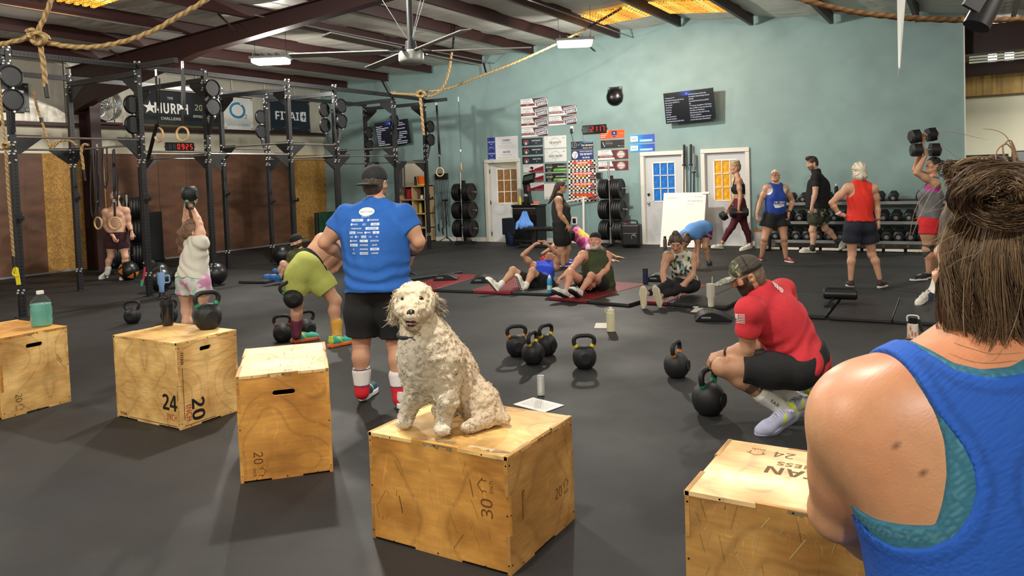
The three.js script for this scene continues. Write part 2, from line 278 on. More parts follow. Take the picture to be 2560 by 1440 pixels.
// ---------- doors ----------
function doorFrame(n, [a, b], p) {
const g = []; for (const [x, w] of [[a - 0.035, 0.09], [b + 0.035, 0.09]]) g.push(rbox(w, 2.01, 0.05, 0.008, x, 1.005, WZ + 0.02));
g.push(rbox(b - a + 0.16, 0.09, 0.05, 0.008, (a + b) / 2, 2.06, WZ + 0.02));
g.push(box(0.02, 2.03, 0.13, a + 0.008, 1.015, WZ - 0.06), box(0.02, 2.03, 0.13, b - 0.008, 1.015, WZ - 0.06), box(b - a - 0.04, 0.02, 0.12, (a + b) / 2, 2.018, WZ - 0.06), box(b - a, 0.015, 0.16, (a + b) / 2, 0.008, WZ - 0.04));
mesh('frame', merge(g), M.trim, p);
}
function doorLeaf(p, w, paneMats, hingeLeft, handles) {     // leaf in the xy plane, hinge edge at x = 0, face +z
const L = new THREE.Group(); L.name = 'leaf'; p.add(L);
const h = 2.0, t = 0.045, gx = w * 0.2, gw = w * 0.6, gy = 0.96, gh = 0.88;
const hole = [[gx, gy], [gx + gw, gy], [gx + gw, gy + gh], [gx, gy + gh]];
const inset = (x, y, ww, hh) => { const o = []; for (const [k, r] of [[0, 0.006], [0.035, 0.009]]) { const W = ww - 2 * k, H = hh - 2 * k; o.push(rbox(W, 0.018, r, 0.003, x, y + H / 2, t / 2, 0, 0, 0, 1), rbox(W, 0.018, r, 0.003, x, y - H / 2, t / 2, 0, 0, 0, 1), rbox(0.018, H, r, 0.003, x - W / 2, y, t / 2, 0, 0, 0, 1), rbox(0.018, H, r, 0.003, x + W / 2, y, t / 2, 0, 0, 0, 1)); } return o; };
mesh('slab', merge([extrude([[0, 0], [w, 0], [w, h], [0, h]], t, 0, [hole]), ...inset(w * 0.29, 0.5, w * 0.25, 0.6), ...inset(w * 0.71, 0.5, w * 0.25, 0.6)]), M.door, L);
const bars = [box(gw, 0.03, 0.06, gx + gw / 2, gy, 0), box(gw, 0.03, 0.06, gx + gw / 2, gy + gh, 0), box(0.03, gh, 0.06, gx, gy + gh / 2, 0), box(0.03, gh, 0.06, gx + gw, gy + gh / 2, 0)];
for (const k of [1, 2]) bars.push(box(gw, 0.018, 0.05, gx + gw / 2, gy + gh * k / 3, 0), box(0.018, gh, 0.05, gx + gw * k / 3, gy + gh / 2, 0));
mesh('muntin', merge(bars), M.white, L);
for (let i = 0; i < 3; i++) for (let j = 0; j < 3; j++) mesh('pane', box(gw / 3 - 0.016, gh / 3 - 0.016, 0.006, gx + gw * (i + 0.5) / 3, gy + gh * (j + 0.5) / 3, -0.004), paneMats[i], L);
if (handles) { const x = handles * w; mesh('knob', merge([ball(0.03, x, 0.93, t / 2 + 0.05, 14, 10), cyl(0.012, 0.012, 0.05, 10, x, 0.93, t / 2 + 0.02, Math.PI / 2), cyl(0.03, 0.03, 0.01, 14, x, 0.93, t / 2 + 0.005, Math.PI / 2)]), M.chrome, L); mesh('deadbolt', cyl(0.032, 0.03, 0.03, 16, x, 1.12, t / 2 + 0.012, Math.PI / 2), M.black, L); }
return L;
}
const film = (hex, e) => std({ map: dataTex(64, 128, (u, v) => { const c = 0.9 + 0.25 * fbm(u * 3, v * 4, 2), q = new THREE.Color(hex); return [q.r ** (1 / 2.2) * 255 * c, q.g ** (1 / 2.2) * 255 * c, q.b ** (1 / 2.2) * 255 * c]; }), emissive: hex, emissiveIntensity: e, roughness: 0.25 });
const blueFilm = film('#1f74c9', 0.22), amber = film('#e2a21f', 0.32), ochre = film('#8a5a12', 0.1), pale = film('#cfc09a', 0.3);
const doors = [];
for (const [n, d] of [[1, D1], [2, D2], [3, D3]]) { const g = new THREE.Group(); g.name = 'door_' + n; g.userData.kind = 'structure'; scene.add(g); doorFrame(n, d, g); doors.push(g); }
{ const l = doorLeaf(doors[0], 0.87, [ochre, ochre, ochre], true, 0); l.position.set(D1[0] + 0.02, 0.015, WZ - 0.1); l.rotation.y = 0.42; for (const y of [0.2, 1.0, 1.8]) mesh('hinge', cyl(0.012, 0.012, 0.1, 10, D1[0] + 0.025, y, WZ - 0.06), M.black, doors[0]); }
{ const l = doorLeaf(doors[1], 0.87, [blueFilm, blueFilm, blueFilm], true, 0.075); l.position.set(D2[0] + 0.015, 0.015, WZ - 0.07); }
{ const l = doorLeaf(doors[2], 0.86, [amber, amber, pale], true, 0.93); l.position.set(D3[0] + 0.015, 0.015, WZ - 0.07); }
const off = new THREE.Group(); off.name = 'wall_office'; off.userData.kind = 'structure'; scene.add(off);
const beige = paint('#b8a888', 0.7);
mesh('partition', merge([box(2.2, 2.5, 0.08, -10.2, 1.25, WZ - 1.9), box(0.08, 2.5, 1.8, -11.3, 1.25, WZ - 1.0), box(0.08, 2.5, 1.8, -9.1, 1.25, WZ - 1.0)]), beige, off);
mesh('lid', box(2.3, 0.08, 1.9, -10.2, 2.5, WZ - 1.05), M.trim, off);
{ const l = new THREE.PointLight('#ffd9a0', 5); l.position.set(-9.9, 2.1, WZ - 1.3); off.add(l); mesh('bulb', ball(0.06, -9.9, 2.22, WZ - 1.3), std({ color: '#fff', emissive: '#ffd9a0', emissiveIntensity: 5 }), off); }
// ---------- the pull-up rig: one bolted frame ----------
const holeTex = canvasTex(64, 64, (g) => { g.fillStyle = '#fff'; g.fillRect(0, 0, 64, 64); disc(g, '#181818', 32, 32, 13); });
M.rig = std({ color: '#26272a', roughness: 0.42, metalness: 0.25, map: rep(holeTex, 1 / 0.05) });
M.rigPlain = paint('#202124', 0.42, 0.25);
M.bar = paint('#8d8a86', 0.35, 0.7);
M.bolt = paint('#cfcfcc', 0.3, 0.6);
const FRONT = [[-10.99, -5.4], [-10.97, -7.25], [-10.95, -8.43], [-10.98, -10.27], [-10.97, -11.5], [-10.98, -13.35], [-11.09, -14.6]];
const BACK = [[-12.86, -5.4], [-12.86, -7.25], [-12.84, -8.45], [-12.83, -10.23], [-12.81, -11.36], [-12.83, -13.4], [-12.84, -14.5]];
const rig = thing('pull_up_rig', 'long black steel pull-up rig of bolted uprights along the left side', 'rig');
const holed = (g) => { g = tri(g); const p = g.attributes.position, n = g.attributes.normal, uv = g.attributes.uv; for (let i = 0; i < p.count; i++) if (Math.abs(n.getY(i)) > 0.9) uv.setXY(i, 0, 0); return g; };
const beamX = (a, b, y, w = 0.075) => { const g = holed(new THREE.BoxGeometry(1, w, w)); return g; };
function longBeam(a, b, w = 0.075) {                        // square tube with a row of holes along its sides
const L = a.distanceTo(b), g = tri(new THREE.BoxGeometry(w, w, L)), d = b.clone().sub(a).normalize();
const p = g.attributes.position, n = g.attributes.normal, uv = g.attributes.uv;
for (let i = 0; i < p.count; i++) Math.abs(n.getZ(i)) > 0.9 ? uv.setXY(i, 0, 0) : uv.setXY(i, p.getZ(i), 0.025 + 0.6667 * (Math.abs(n.getX(i)) > 0.9 ? p.getY(i) : p.getX(i)));
const x = v3(0, 1, 0).cross(d); if (x.length() < 0.01) x.set(1, 0, 0); x.normalize();
return g.applyMatrix4(new THREE.Matrix4().makeBasis(x, d.clone().cross(x), d).setPosition(a.clone().lerp(b, 0.5)));
}
[...FRONT, ...BACK].forEach(([x, z], k) => {
const post = mesh('post', longBeam(v3(x, 0.008, z), v3(x, 3.62, z)), M.rig, rig);
const b = [];
for (const y of [0.35, 2.1, 2.22, 2.34, 2.46, 3.3, 3.42, 3.5, 3.6]) for (const s of [-0.018, 0.018]) {
if (rnd() < 0.2) continue;
b.push(cyl(0.017, 0.013, 0.02, 10, x + s * 0.5, y + s, z + 0.046, Math.PI / 2), cyl(0.017, 0.013, 0.02, 10, x + 0.046, y - s, z + s * 0.5, 0, 0, -Math.PI / 2));
}
mesh('bolt', merge(b), M.bolt, post); mesh('foot_plate', rbox(0.15, 0.008, 0.15, 0.003, x, 0.005, z), M.rigPlain, post);
});
const P3 = ([x, z], y, dx = 0, dz = 0) => v3(x + dx, y, z + dz);
const beamPart = (a, b, w) => mesh('crossbeam', longBeam(a, b, w), M.rig, rig);
for (const L of [FRONT, BACK]) for (let i = 0; i + 1 < L.length; i++) { beamPart(P3(L[i], 3.55, 0, -0.045), P3(L[i + 1], 3.55, 0, 0.045)); }
for (let i = 0; i < FRONT.length; i++) beamPart(P3(BACK[i], 3.45, 0.045), P3(FRONT[i], 3.45, -0.045));
for (const [a, L] of [[P3(FRONT[1], 3.55, 0.045), 0.9], [P3(FRONT[6], 3.5, 0.045), 0.62], [P3(FRONT[6], 3.48, -0.05), -0.05]]) if (L > 0) beamPart(a, a.clone().add(v3(L, 0, 0)));
beamPart(P3(FRONT[0], 3.55, 0, 0.045), P3(FRONT[0], 3.55, 0, 2.2)); beamPart(P3(BACK[0], 3.55, 0, 0.045), P3(BACK[0], 3.55, 0, 2.2));
function gusset(c, dx, dz, dy) {                             // triangular bracket plate with a slot
const g = extrude([[0, 0], [0.34, 0], [0.34, -0.05 * dy], [0.05, -0.26 * dy], [0, -0.26 * dy]].map(([x, y]) => [x, y]), 0.008);
g.rotateY(dx ? (dx > 0 ? 0 : Math.PI) : dz > 0 ? -Math.PI / 2 : Math.PI / 2).translate(c.x + dx * 0.04, c.y, c.z + dz * 0.04);
return mesh('gusset', g, M.rigPlain, rig);
}
function pullBar(a, b, r = 0.0165) { mesh('pull_up_bar', rod(a, b, r, 12), M.bar, rig); }
const F = FRONT, B = BACK;
for (const [a, b, y, lo] of [[F[0], F[1], 2.43, 1], [F[2], F[3], 2.22, 1], [F[3], F[4], 2.42, 1], [F[4], F[5], 2.2, 1], [F[5], F[6], 2.06, 1], [B[0], B[1], 2.36, 1], [B[2], B[3], 2.22, 1], [B[4], B[5], 2.2, 1], [F[1], F[2], 2.25, 0], [B[3], B[4], 2.42, 0], [B[5], B[6], 2.1, 0]]) {
pullBar(P3(a, y, 0, -0.04), P3(b, y, 0, 0.04));
if (lo) { gusset(P3(a, y + 0.03), 0, -1, 1); gusset(P3(b, y + 0.03), 0, 1, 1); }
}
for (const [a, b, y] of [[B[1], F[1], 2.36], [B[2], F[2], 2.2], [B[3], F[3], 2.44], [B[4], F[4], 2.2], [B[5], F[5], 2.4], [B[6], F[6], 2.1]]) { pullBar(P3(a, y, 0.04), P3(b, y, -0.04)); gusset(P3(a, y + 0.03), 1, 0, 1); gusset(P3(b, y + 0.03), -1, 0, 1); }
for (const i of [0, 1, 2, 3, 5, 6]) { gusset(P3(F[i], 3.41), -1, 0, 1); gusset(P3(B[i], 3.41), 1, 0, 1); }
function targets(x, y, dir, off, side) {                     // post x,z in `x`; disc faces +x or -x by dir
for (const [k, h] of [[0, y], [1, y - 0.31]]) {
const p = P3(x, h, off, side), q = mesh('wall_ball_target', cyl(0.15, 0.15, 0.02, 36, p.x + dir * 0.02, p.y, p.z, 0, 0, Math.PI / 2), M.rigPlain, rig);
mesh('rim', XF(new THREE.TorusGeometry(0.136, 0.012, 8, 40), p.x + dir * 0.034, p.y, p.z, 0, Math.PI / 2), M.blackGloss, q);
mesh('hub', cyl(0.018, 0.014, 0.03, 10, p.x + dir * 0.04, p.y - 0.155, p.z, 0, 0, -dir * Math.PI / 2), M.bolt, q);
}
mesh('stand_off_arm', merge([beam(P3(x, y - 0.75, off * 0.3, side * 0.3), P3(x, y - 0.42, off, side), 0.05), beam(P3(x, y - 0.45, off, side), P3(x, y + 0.12, off, side), 0.05, 0.03)]), M.rigPlain, rig);
}
targets(F[0], 3.22, 1, 0.1, 0.02); targets(F[1], 2.98, 1, -0.16, 0.02); targets(F[2], 3.3, 1, 0.14, -0.03); targets(B[4], 3.1, 1, -0.05, 0.12); targets(F[4], 3.12, 1, -0.12, 0.2);
targets(F[4], 3.2, 1, 0.08, -0.08); targets(F[5], 3.0, 1, -0.1, -0.1); targets(B[6], 2.85, 1, 0.12, 0.05); targets(F[6], 2.9, 1, 0.1, -0.06);
for (const [p, y] of [[F[0], 1.32], [F[1], 1.5], [B[2], 1.5], [B[3], 1.5], [F[3], 1.35], [B[4], 1.3], [F[6], 1.2], [B[1], 1.55]]) mesh('hook', merge([beam(P3(p, y, 0.04), P3(p, y, 0.16), 0.03), beam(P3(p, y, 0.15), P3(p, y + 0.05, 0.15), 0.03, 0.03, v3(1, 0, 0)), rbox(0.02, 0.14, 0.085, 0.004, p[0] + 0.045, y + 0.03, p[1])]), M.rigPlain, rig);

// ---------- ropes ----------
const ropeTex = dataTex(64, 64, (u, v) => { const s = Math.abs(Math.sin((u * 2 + v) * Math.PI)), c = 0.62 + 0.38 * s + 0.16 * noise(u * 30, v * 30); return [208 * c, 186 * c, 148 * c]; });
ropeTex.wrapS = ropeTex.wrapT = THREE.RepeatWrapping;
M.rope = std({ map: ropeTex, roughness: 0.85, color: '#e0cfae' });
const ropeMats = new Map();
function rope(pts, r, per = 12) {                            // three-strand rope: a lobed tube twisted along its length
const c = new THREE.CatmullRomCurve3(pts, false, 'centripetal'), L = c.getLength(), seg = Math.max(24, Math.round(L / (r * 0.55))), n = 9;
const fr = c.computeFrenetFrames(seg), P = [], UV = [], I = [];
for (let i = 0; i <= seg; i++) {
const p = c.getPointAt(i / seg), tw = (i / seg) * L / (r * 2 * 2.4) * 2 * Math.PI;
for (let j = 0; j <= n; j++) { const a = j / n * 2 * Math.PI, q = r * (0.88 + 0.17 * Math.cos(3 * (a - tw / 3))), x = Math.cos(a) * q, y = Math.sin(a) * q; P.push(p.x + fr.normals[i].x * x + fr.binormals[i].x * y, p.y + fr.normals[i].y * x + fr.binormals[i].y * y, p.z + fr.normals[i].z * x + fr.binormals[i].z * y); UV.push(j / n, i / seg * L * per / (r * 40)); }
}
for (let i = 0; i < seg; i++) for (let j = 0; j < n; j++) { const a = i * (n + 1) + j, b = a + n + 1; I.push(a, b, a + 1, b, b + 1, a + 1); }
const g = new THREE.BufferGeometry(); g.setAttribute('position', new THREE.Float32BufferAttribute(P, 3)); g.setAttribute('uv', new THREE.Float32BufferAttribute(UV, 2)); g.setIndex(I); g.computeVertexNormals(); return g;
}
const pxs = (d, ...q) => q.map(([x, y, dd = 0]) => at(x, y, d + dd));
function knot(c, R, r) { const p = []; for (let i = 0; i <= 26; i++) { const a = i / 26 * Math.PI * 5; p.push(c.clone().add(camDir(1, 0, 0).multiplyScalar(R * Math.cos(a) * (1 + 0.25 * Math.sin(a * 0.6)))).add(camDir(0, 1, 0).multiplyScalar(R * 0.8 * Math.sin(a))).add(camDir(0, 0, 1).multiplyScalar(R * (i / 26 - 0.5) * 1.4))); } return rope(p, r); }
{
const o = thing('climbing_rope', 'pale climbing rope with a big knot looped across the top left', 'rope'), d = 6.0;
mesh('strand', merge([rope([onY(205, -300, 4.6), ...pxs(d, [128, 0], [110, 45], [92, 84])], 0.021), rope(pxs(d, [-160, 190], [-60, 142], [0, 112], [50, 100], [84, 86]), 0.021), rope([...pxs(d, [92, 100], [150, 113], [220, 118], [300, 106], [380, 78], [450, 38], [520, -4], [600, -70])], 0.021), rope(pxs(d, [100, 112], [107, 150], [111, 185], [114, 218]), 0.021)]), M.rope, o);
mesh('knot', merge([knot(at(97, 97, d - 0.03), 0.05, 0.021), knot(at(80, 82, d - 0.02), 0.028, 0.017)]), M.rope, o);
mesh('wrapped_end', rod(at(114, 210, d), at(119, 244, d), 0.018, 10), M.black, o);
}
{
const o = thing('climbing_rope', 'climbing rope knotted at the far upright and hung by chains from the roof', 'rope'), d = 15.9;
mesh('strand', merge([rope(pxs(d, [978, 233, 1.0], [1015, 235, 0.6], [1050, 236]), 0.028), rope(pxs(d, [1052, 232], [1120, 221, 0], [1200, 190, -0.3], [1290, 155, -0.6], [1400, 105, -0.9], [1468, 70, -1]), 0.026), rope(pxs(d, [1053, 240], [1085, 238, -0.1], [1108, 217, -0.2], [1122, 180, -0.3], [1130, 130, -0.4]), 0.026), rope(pxs(d, [1050, 238], [1053, 270], [1057, 310], [1059, 338]), 0.032)]), M.rope, o);
mesh('knot', knot(at(1052, 235, d - 0.05), 0.07, 0.03), M.rope, o);
const ch = [[at(1131, 130, d - 0.4), at(1137, 62, d - 0.2)], [at(1468, 70, d - 1), at(1552, 22, d - 1.1)]];
for (const [a, b] of ch) { const g = [], n = 14; for (let i = 0; i < n; i++) { const t = new THREE.TorusGeometry(0.032, 0.009, 6, 12).scale(0.7, 1.25, 1).rotateY(i % 2 ? Math.PI / 2 : 0); t.applyMatrix4(new THREE.Matrix4().compose(a.clone().lerp(b, (i + 0.5) / n), new THREE.Quaternion().setFromUnitVectors(v3(0, 1, 0), b.clone().sub(a).normalize()), v3(1, 1, 1))); g.push(t); } mesh('chain', merge(g), M.rigPlain, o); }
}
{
const o = thing('climbing_rope', 'brown climbing rope sagging across the top right under the roof', 'rope');
mesh('strand', rope(pxs(5.4, [1900, -40, 0.4], [2012, 0], [2120, 27], [2237, 42], [2330, 48], [2409, 50], [2560, 47], [2700, 30]), 0.022), std({ map: ropeTex, roughness: 0.85, color: '#a98a66' }), o);
}
{
const o = thing('climbing_rope', 'long rope hanging down beside the leftmost upright with yellow tail', 'rope'), d = 9.6;
mesh('strand', rope([onY(-30, -160, 4.6), ...pxs(d, [-2, 215], [6, 300], [13, 360], [20, 470], [28, 570], [34, 642])], 0.018), M.rope, o);
mesh('knot', knot(at(14, 364, d - 0.03), 0.035, 0.018), M.rope, o);
mesh('wrapped_end', rod(at(33, 640, d), at(36, 668, d), 0.02, 10), M.black, o);
mesh('band', merge([tube(pxs(d, [38, 665], [32, 685], [44, 690], [40, 668]), 0.012, 20, 6), beam(at(40, 670, d), at(47, 712, d), 0.05, 0.012, camDir(0, 0, 1))]), paint('#e6d51e', 0.5), o);
}
{
const o = thing('climbing_rope', 'rope coiled over the pull-up bar beside the second upright', 'rope'), d = 12.4;
mesh('strand', merge([rope(pxs(d, [84, 230, 0.2], [92, 265, 0.1], [103, 300], [118, 345], [125, 366], [138, 355], [130, 372], [150, 353], [175, 352], [193, 365]), 0.02), rope(pxs(d, [222, 362], [208, 362], [203, 378], [206, 400], [209, 424]), 0.024)]), M.rope, o);
mesh('wrapped_end', rod(at(209, 424, d), at(213, 452, d), 0.018, 8), M.black, o); mesh('sleeve', rod(at(103, 294, d), at(105, 306, d), 0.03, 8), M.black, o);
}
M.wood = std({ color: '#c9a673', roughness: 0.45 });
const ringGeo = new THREE.TorusGeometry(0.1, 0.016, 12, 40);
function rings(label, x, y, d, top, turn, loop) {             // ring centre pixel, depth, strap top pixel
const o = thing('gymnastic_ring', label, 'ring', at(x, y, d), turn, 'gymnastic rings on straps'), inv = o.position.clone().negate();
mesh('hoop', ringGeo, M.wood, o);
const rot = new THREE.Matrix4().makeRotationY(-turn), a = v3(0, 0.085, 0), b = at(top[0], top[1], d + (top[2] ?? 0)).add(inv).applyMatrix4(rot);
mesh('strap', merge([beam(a, b, 0.04, 0.005, v3(0, 0, 1)), beam(a.clone().add(v3(0.03, 0.3, 0.012)), b.clone().add(v3(0.02, 0, 0.014)), 0.036, 0.005, v3(0, 0, 1)), ...(loop ? [beam(a.clone().add(v3(0.05, 0.2, 0)), a.clone().add(v3(0.09, 0.75, 0)), 0.03, 0.005, v3(0, 0, 1))] : [])]), M.black, o);
mesh('buckle', rbox(0.05, 0.06, 0.03, 0.006, a.x + 0.005, a.y + 0.3, a.z), M.chrome, o);
mesh('shackle', merge([rod(b.clone().add(v3(-0.014, 0.1, 0)), b.clone().add(v3(-0.014, -0.02, 0)), 0.007, 6), rod(b.clone().add(v3(0.014, 0.1, 0)), b.clone().add(v3(0.014, -0.02, 0)), 0.007, 6)]), M.chrome, o);
}
rings('wooden ring left of the lit number clock, edge turned to us', 397, 337, 11.5, [390, 190], 0.0, 1);
rings('wooden ring right above the lit number clock', 456, 335, 11.3, [456, 170], 0.3, 1);
rings('wooden ring hanging beside the bare-chested man', 245, 558, 13.2, [243, 375], 0.05, 1);
rings('wooden ring hanging in front of the bare-chested man', 288, 558, 13.2, [283, 372], 0.6, 1);
rings('wooden ring in front of the jump rope hanger', 1100, 430, 18.0, [1091, 262], 0.1, 0);
rings('wooden ring turned edge-on by the barbell plate tree', 1153, 418, 17.7, [1146, 254], 2.15, 0);
for (const [x, y0, y1, d, k] of [[232, 368, 545, 13, 'black'], [262, 368, 470, 13, 'black']]) { const o = thing('resistance_band', x < 240 ? 'long black strap looped over the bar beside the hanging rings' : 'shorter black strap looped over the bar above the bare-chested man', 'strap'); mesh('loop', tube(pxs(d, [x - 5, y0], [x - 4, y1 - 20], [x + 1, y1], [x + 7, y1 - 20], [x + 5, y0]), 0.014, 40, 6), M.black, o); }
{ const o = thing('resistance_band', 'thick black band slung from the crossbar down to the third upright', 'strap'); mesh('loop', beam(at(392, 310, 11.4), at(370, 398, 11.8), 0.05, 0.02), M.black, o); }
{ const o = thing('resistance_band', 'bundle of black bands hung on the far crossbar by the shelf', 'strap'); for (const x of [994, 1000, 1006]) mesh('loop', tube(pxs(17.6, [x - 4, 412], [x - 3, 470], [x + 2, 488], [x + 5, 465], [x + 4, 412]), 0.018, 30, 6), M.black, o); }
const facing = (p, off = 0) => Math.atan2(-p.x, -p.z) + off;
// ---------- prints: one atlas with a clear ground ----------
const prints = new Atlas(2048), printJobs = [];
const printMat = std({ roughness: 0.6, transparent: true });
function decal(name, parent, w, h, draw, pw, ph, m4, label) {    // flat print on a face; m4 places its xy plane
const g = uvRect(new THREE.PlaneGeometry(w, h), prints.add(pw, ph, draw)).applyMatrix4(m4);
return mesh(name, g, printMat, parent, label);
}
const basis = (o, x, y) => new THREE.Matrix4().makeBasis(x, y, x.clone().cross(y)).setPosition(o);

// ---------- plyometric boxes ----------
function plyTex(tint, sd) {
return dataTex(1024, 1024, (u, v) => {
const w = fbm(u * 1.6 + sd, v * 1.3, sd, 3), k = Math.abs(((v * 3 + w * 4.5) % 1 + 1) % 1 - 0.5) * 2, b = fbm(u * 9, v * 70, sd + 3, 3), blot = fbm(u * 3, v * 4, sd + 9, 4), sc = Math.abs(noise(u * 40 + v * 9, v * 3, sd + 20)) < 0.012 ? 0.12 : 0;
const c = 0.95 + 0.09 * sstep(k, 0.02, 0.3) + 0.1 * b + 0.34 * blot + sc; return [tint[0] * c, tint[1] * c * (1 + 0.12 * blot), tint[2] * c * (1 + 0.3 * blot)];
});
}
const plyA = plyTex([205, 148, 72], 1.3), plyB = plyTex([218, 176, 110], 5.1), plyC = plyTex([184, 138, 76], 9.4), plyD = plyTex([228, 192, 140], 13.2);
const plyM = (t) => std({ map: rep(t, 1.25), roughness: 0.5 });
const PM = { amber: plyM(plyA), light: plyM(plyB), worn: plyM(plyC), pale: plyM(plyD) };
M.plyEdge = std({ map: rep(dataTex(64, 256, (u, v) => { const s = Math.sin(v * 6.283 * 6), c = 0.85 + 0.2 * s + 0.15 * noise(u * 5, v * 40); return [196 * c, 156 * c, 104 * c]; }), 3), roughness: 0.7 });
M.slot = paint('#070605', 0.9);
function fingerPanel(w, h, t, phase, hole) {                   // board with finger joints along its four edges
const p = [], n = 3, c = phase ? 0 : t * 0.55, side = (len, f) => { for (let i = 0; i < n; i++) { const d = (i % 2 === 0) === phase ? 0 : t * 0.55; f(i ? i * len / n : c, d); f(i < n - 1 ? (i + 1) * len / n : len - c, d); } };
side(w, (s, d) => p.push([s - w / 2, d - h / 2])); side(h, (s, d) => p.push([w / 2 - d, s - h / 2])); side(w, (s, d) => p.push([w / 2 - s, h / 2 - d])); side(h, (s, d) => p.push([d - w / 2, h / 2 - s]));
const q = p.filter((a, i) => { const b = p[(i + 1) % p.length]; return Math.hypot(a[0] - b[0], a[1] - b[1]) > 1e-5; });
return tri(extrude(q, t, 0.0015, hole ? [slotPts(...hole)] : []), 1, rnd() * 3);
}
function plyoBox(label, p, turn, w, h, d, mats, slots, draws) {
const o = thing('plyo_box', label, 'box', p, turn, 'wooden jump boxes'), t = 0.018;
const face = (n, W, H, m4, mat, hole, ph) => { const g = fingerPanel(W, H, t, ph, hole); g.applyMatrix4(m4); return mesh('panel', g, mat, o); };
const X = v3(1, 0, 0), Y = v3(0, 1, 0), Z = v3(0, 0, 1), I = t / 2;
face('top', w, d, basis(v3(0, h - I, 0), X, Z.clone().negate()), mats.top, null, true);
face('front', w, h - 0.0, basis(v3(0, h / 2, d / 2 - I), X, Y), mats.front, slots.front, false);
face('back', w, h, basis(v3(0, h / 2, -d / 2 + I), X.clone().negate(), Y), mats.side, null, false);
face('right', d, h, basis(v3(w / 2 - I, h / 2, 0), Z.clone().negate(), Y), mats.side, slots.right, true);
face('left', d, h, basis(v3(-w / 2 + I, h / 2, 0), Z, Y), mats.side, slots.left, true);
mesh('bottom', box(w - 0.03, t, d - 0.03, 0, t / 2 + 0.003, 0), M.plyEdge, o);
const sc = [], put = (x, y, z, ax) => sc.push(cyl(0.004, 0.004, 0.002, 8, x, y, z, ax === 'z' ? Math.PI / 2 : 0, 0, ax === 'x' ? Math.PI / 2 : 0));
for (const y of [0.04, h / 2, h - 0.04]) for (const s of [-1, 1]) { put(s * (w / 2 - 0.01), y, d / 2 + 0.0005, 'z'); put(w / 2 + 0.0005, y, s * (d / 2 - 0.012), 'x'); }
for (const u of [-0.33, 0, 0.33]) for (const s of [-1, 1]) { put(u * w, s < 0 ? 0.01 : h - 0.01, d / 2 + 0.0005, 'z'); put(w / 2 + 0.0005, s < 0 ? 0.01 : h - 0.01, u * d, 'x'); }
mesh('screw', merge(sc), M.dark, o);
const F = { front: basis(v3(0, h / 2, d / 2 + 0.0008), X, Y), right: basis(v3(w / 2 + 0.0008, h / 2, 0), Z.clone().negate(), Y), top: basis(v3(0, h + 0.0008, 0), X, Z.clone().negate()) };
for (const [f, cx, cy, ww, hh, rot, draw, pw, ph] of draws) decal('print', o, ww, hh, draw, pw, ph, F[f].clone().multiply(new THREE.Matrix4().makeRotationZ(rot).setPosition(cx, cy, 0)));
return o;
}
const brand = '#6a4520';
const inch = (n) => (g, w, h) => { txt(g, n, w * 0.32, h * 0.55, h * 0.8, brand, 'sans-serif', 'normal'); txt(g, 'inch', w * 0.8, h * 0.8, h * 0.3, brand, 'sans-serif', 'normal'); g.strokeStyle = brand; g.lineWidth = h * 0.035; g.beginPath(); const a = w * 0.66, b = w * 0.94, y = h * 0.35; g.moveTo(a + 6, h * 0.56); g.lineTo(a + 6, y); g.lineTo(a - 4, y); g.lineTo((a + b) / 2, h * 0.1); g.lineTo(b + 4, y); g.lineTo(b - 6, y); g.lineTo(b - 6, h * 0.56); g.stroke(); };
const scratch = (n, c, sd) => (g, w, h) => { for (let i = 0; i < n; i++) { g.strokeStyle = c; g.lineWidth = rr(0.6, 2.4); g.globalAlpha = rr(0.2, 0.9); const x = rr(0, w), y = rr(0, h), a = rr(-2.2, -0.9), L = rr(8, 60); g.beginPath(); g.moveTo(x, y); g.lineTo(x + Math.cos(a) * L, y + Math.sin(a) * L); g.stroke(); } };
const chips = (n) => (g, w, h) => { for (let i = 0; i < n; i++) { g.fillStyle = rnd() < 0.6 ? '#8b7a5c' : '#e8d3a4'; g.globalAlpha = rr(0.5, 0.95); const x = rr(0, w), L = rr(20, 110); g.beginPath(); g.moveTo(x, 0); for (let k = 0; k <= 6; k++) g.lineTo(x + L * k / 6, rr(h * 0.15, h * 0.75)); g.lineTo(x + L, 0); g.fill(); } };
const titan = (g, w, h) => txt(g, 'TITAN', w / 2, h / 2, h * 0.95, '#14130f', 'sans-serif', 'bold', 'center', w);
plyoBox('wooden jump box in front that the curly dog sits on', v3(-2.05, 0, -2.975), 0, 0.762, 0.506, 0.6, { top: PM.light, front: PM.amber, side: PM.worn }, { right: [-0.18, 0.0, 0.028, 0.14] },
[['front', 0.265, 0.05, 0.2, 0.1, Math.PI / 2, inch('30'), 240, 120], ['right', 0.17, -0.06, 0.16, 0.085, 0.0, inch('20'), 200, 100], ['front', 0, 0.235, 0.74, 0.03, 0, chips(9), 700, 30], ['front', 0, 0, 0.7, 0.42, 0, scratch(26, '#3a2712'), 420, 260], ['right', 0, 0.235, 0.56, 0.028, 0, chips(6), 420, 26], ['top', 0, -0.27, 0.74, 0.05, 0, chips(8), 600, 40]]);
const midTurn = Math.atan2(0.36, 0.345), mn = v3(Math.sin(midTurn), 0, Math.cos(midTurn));
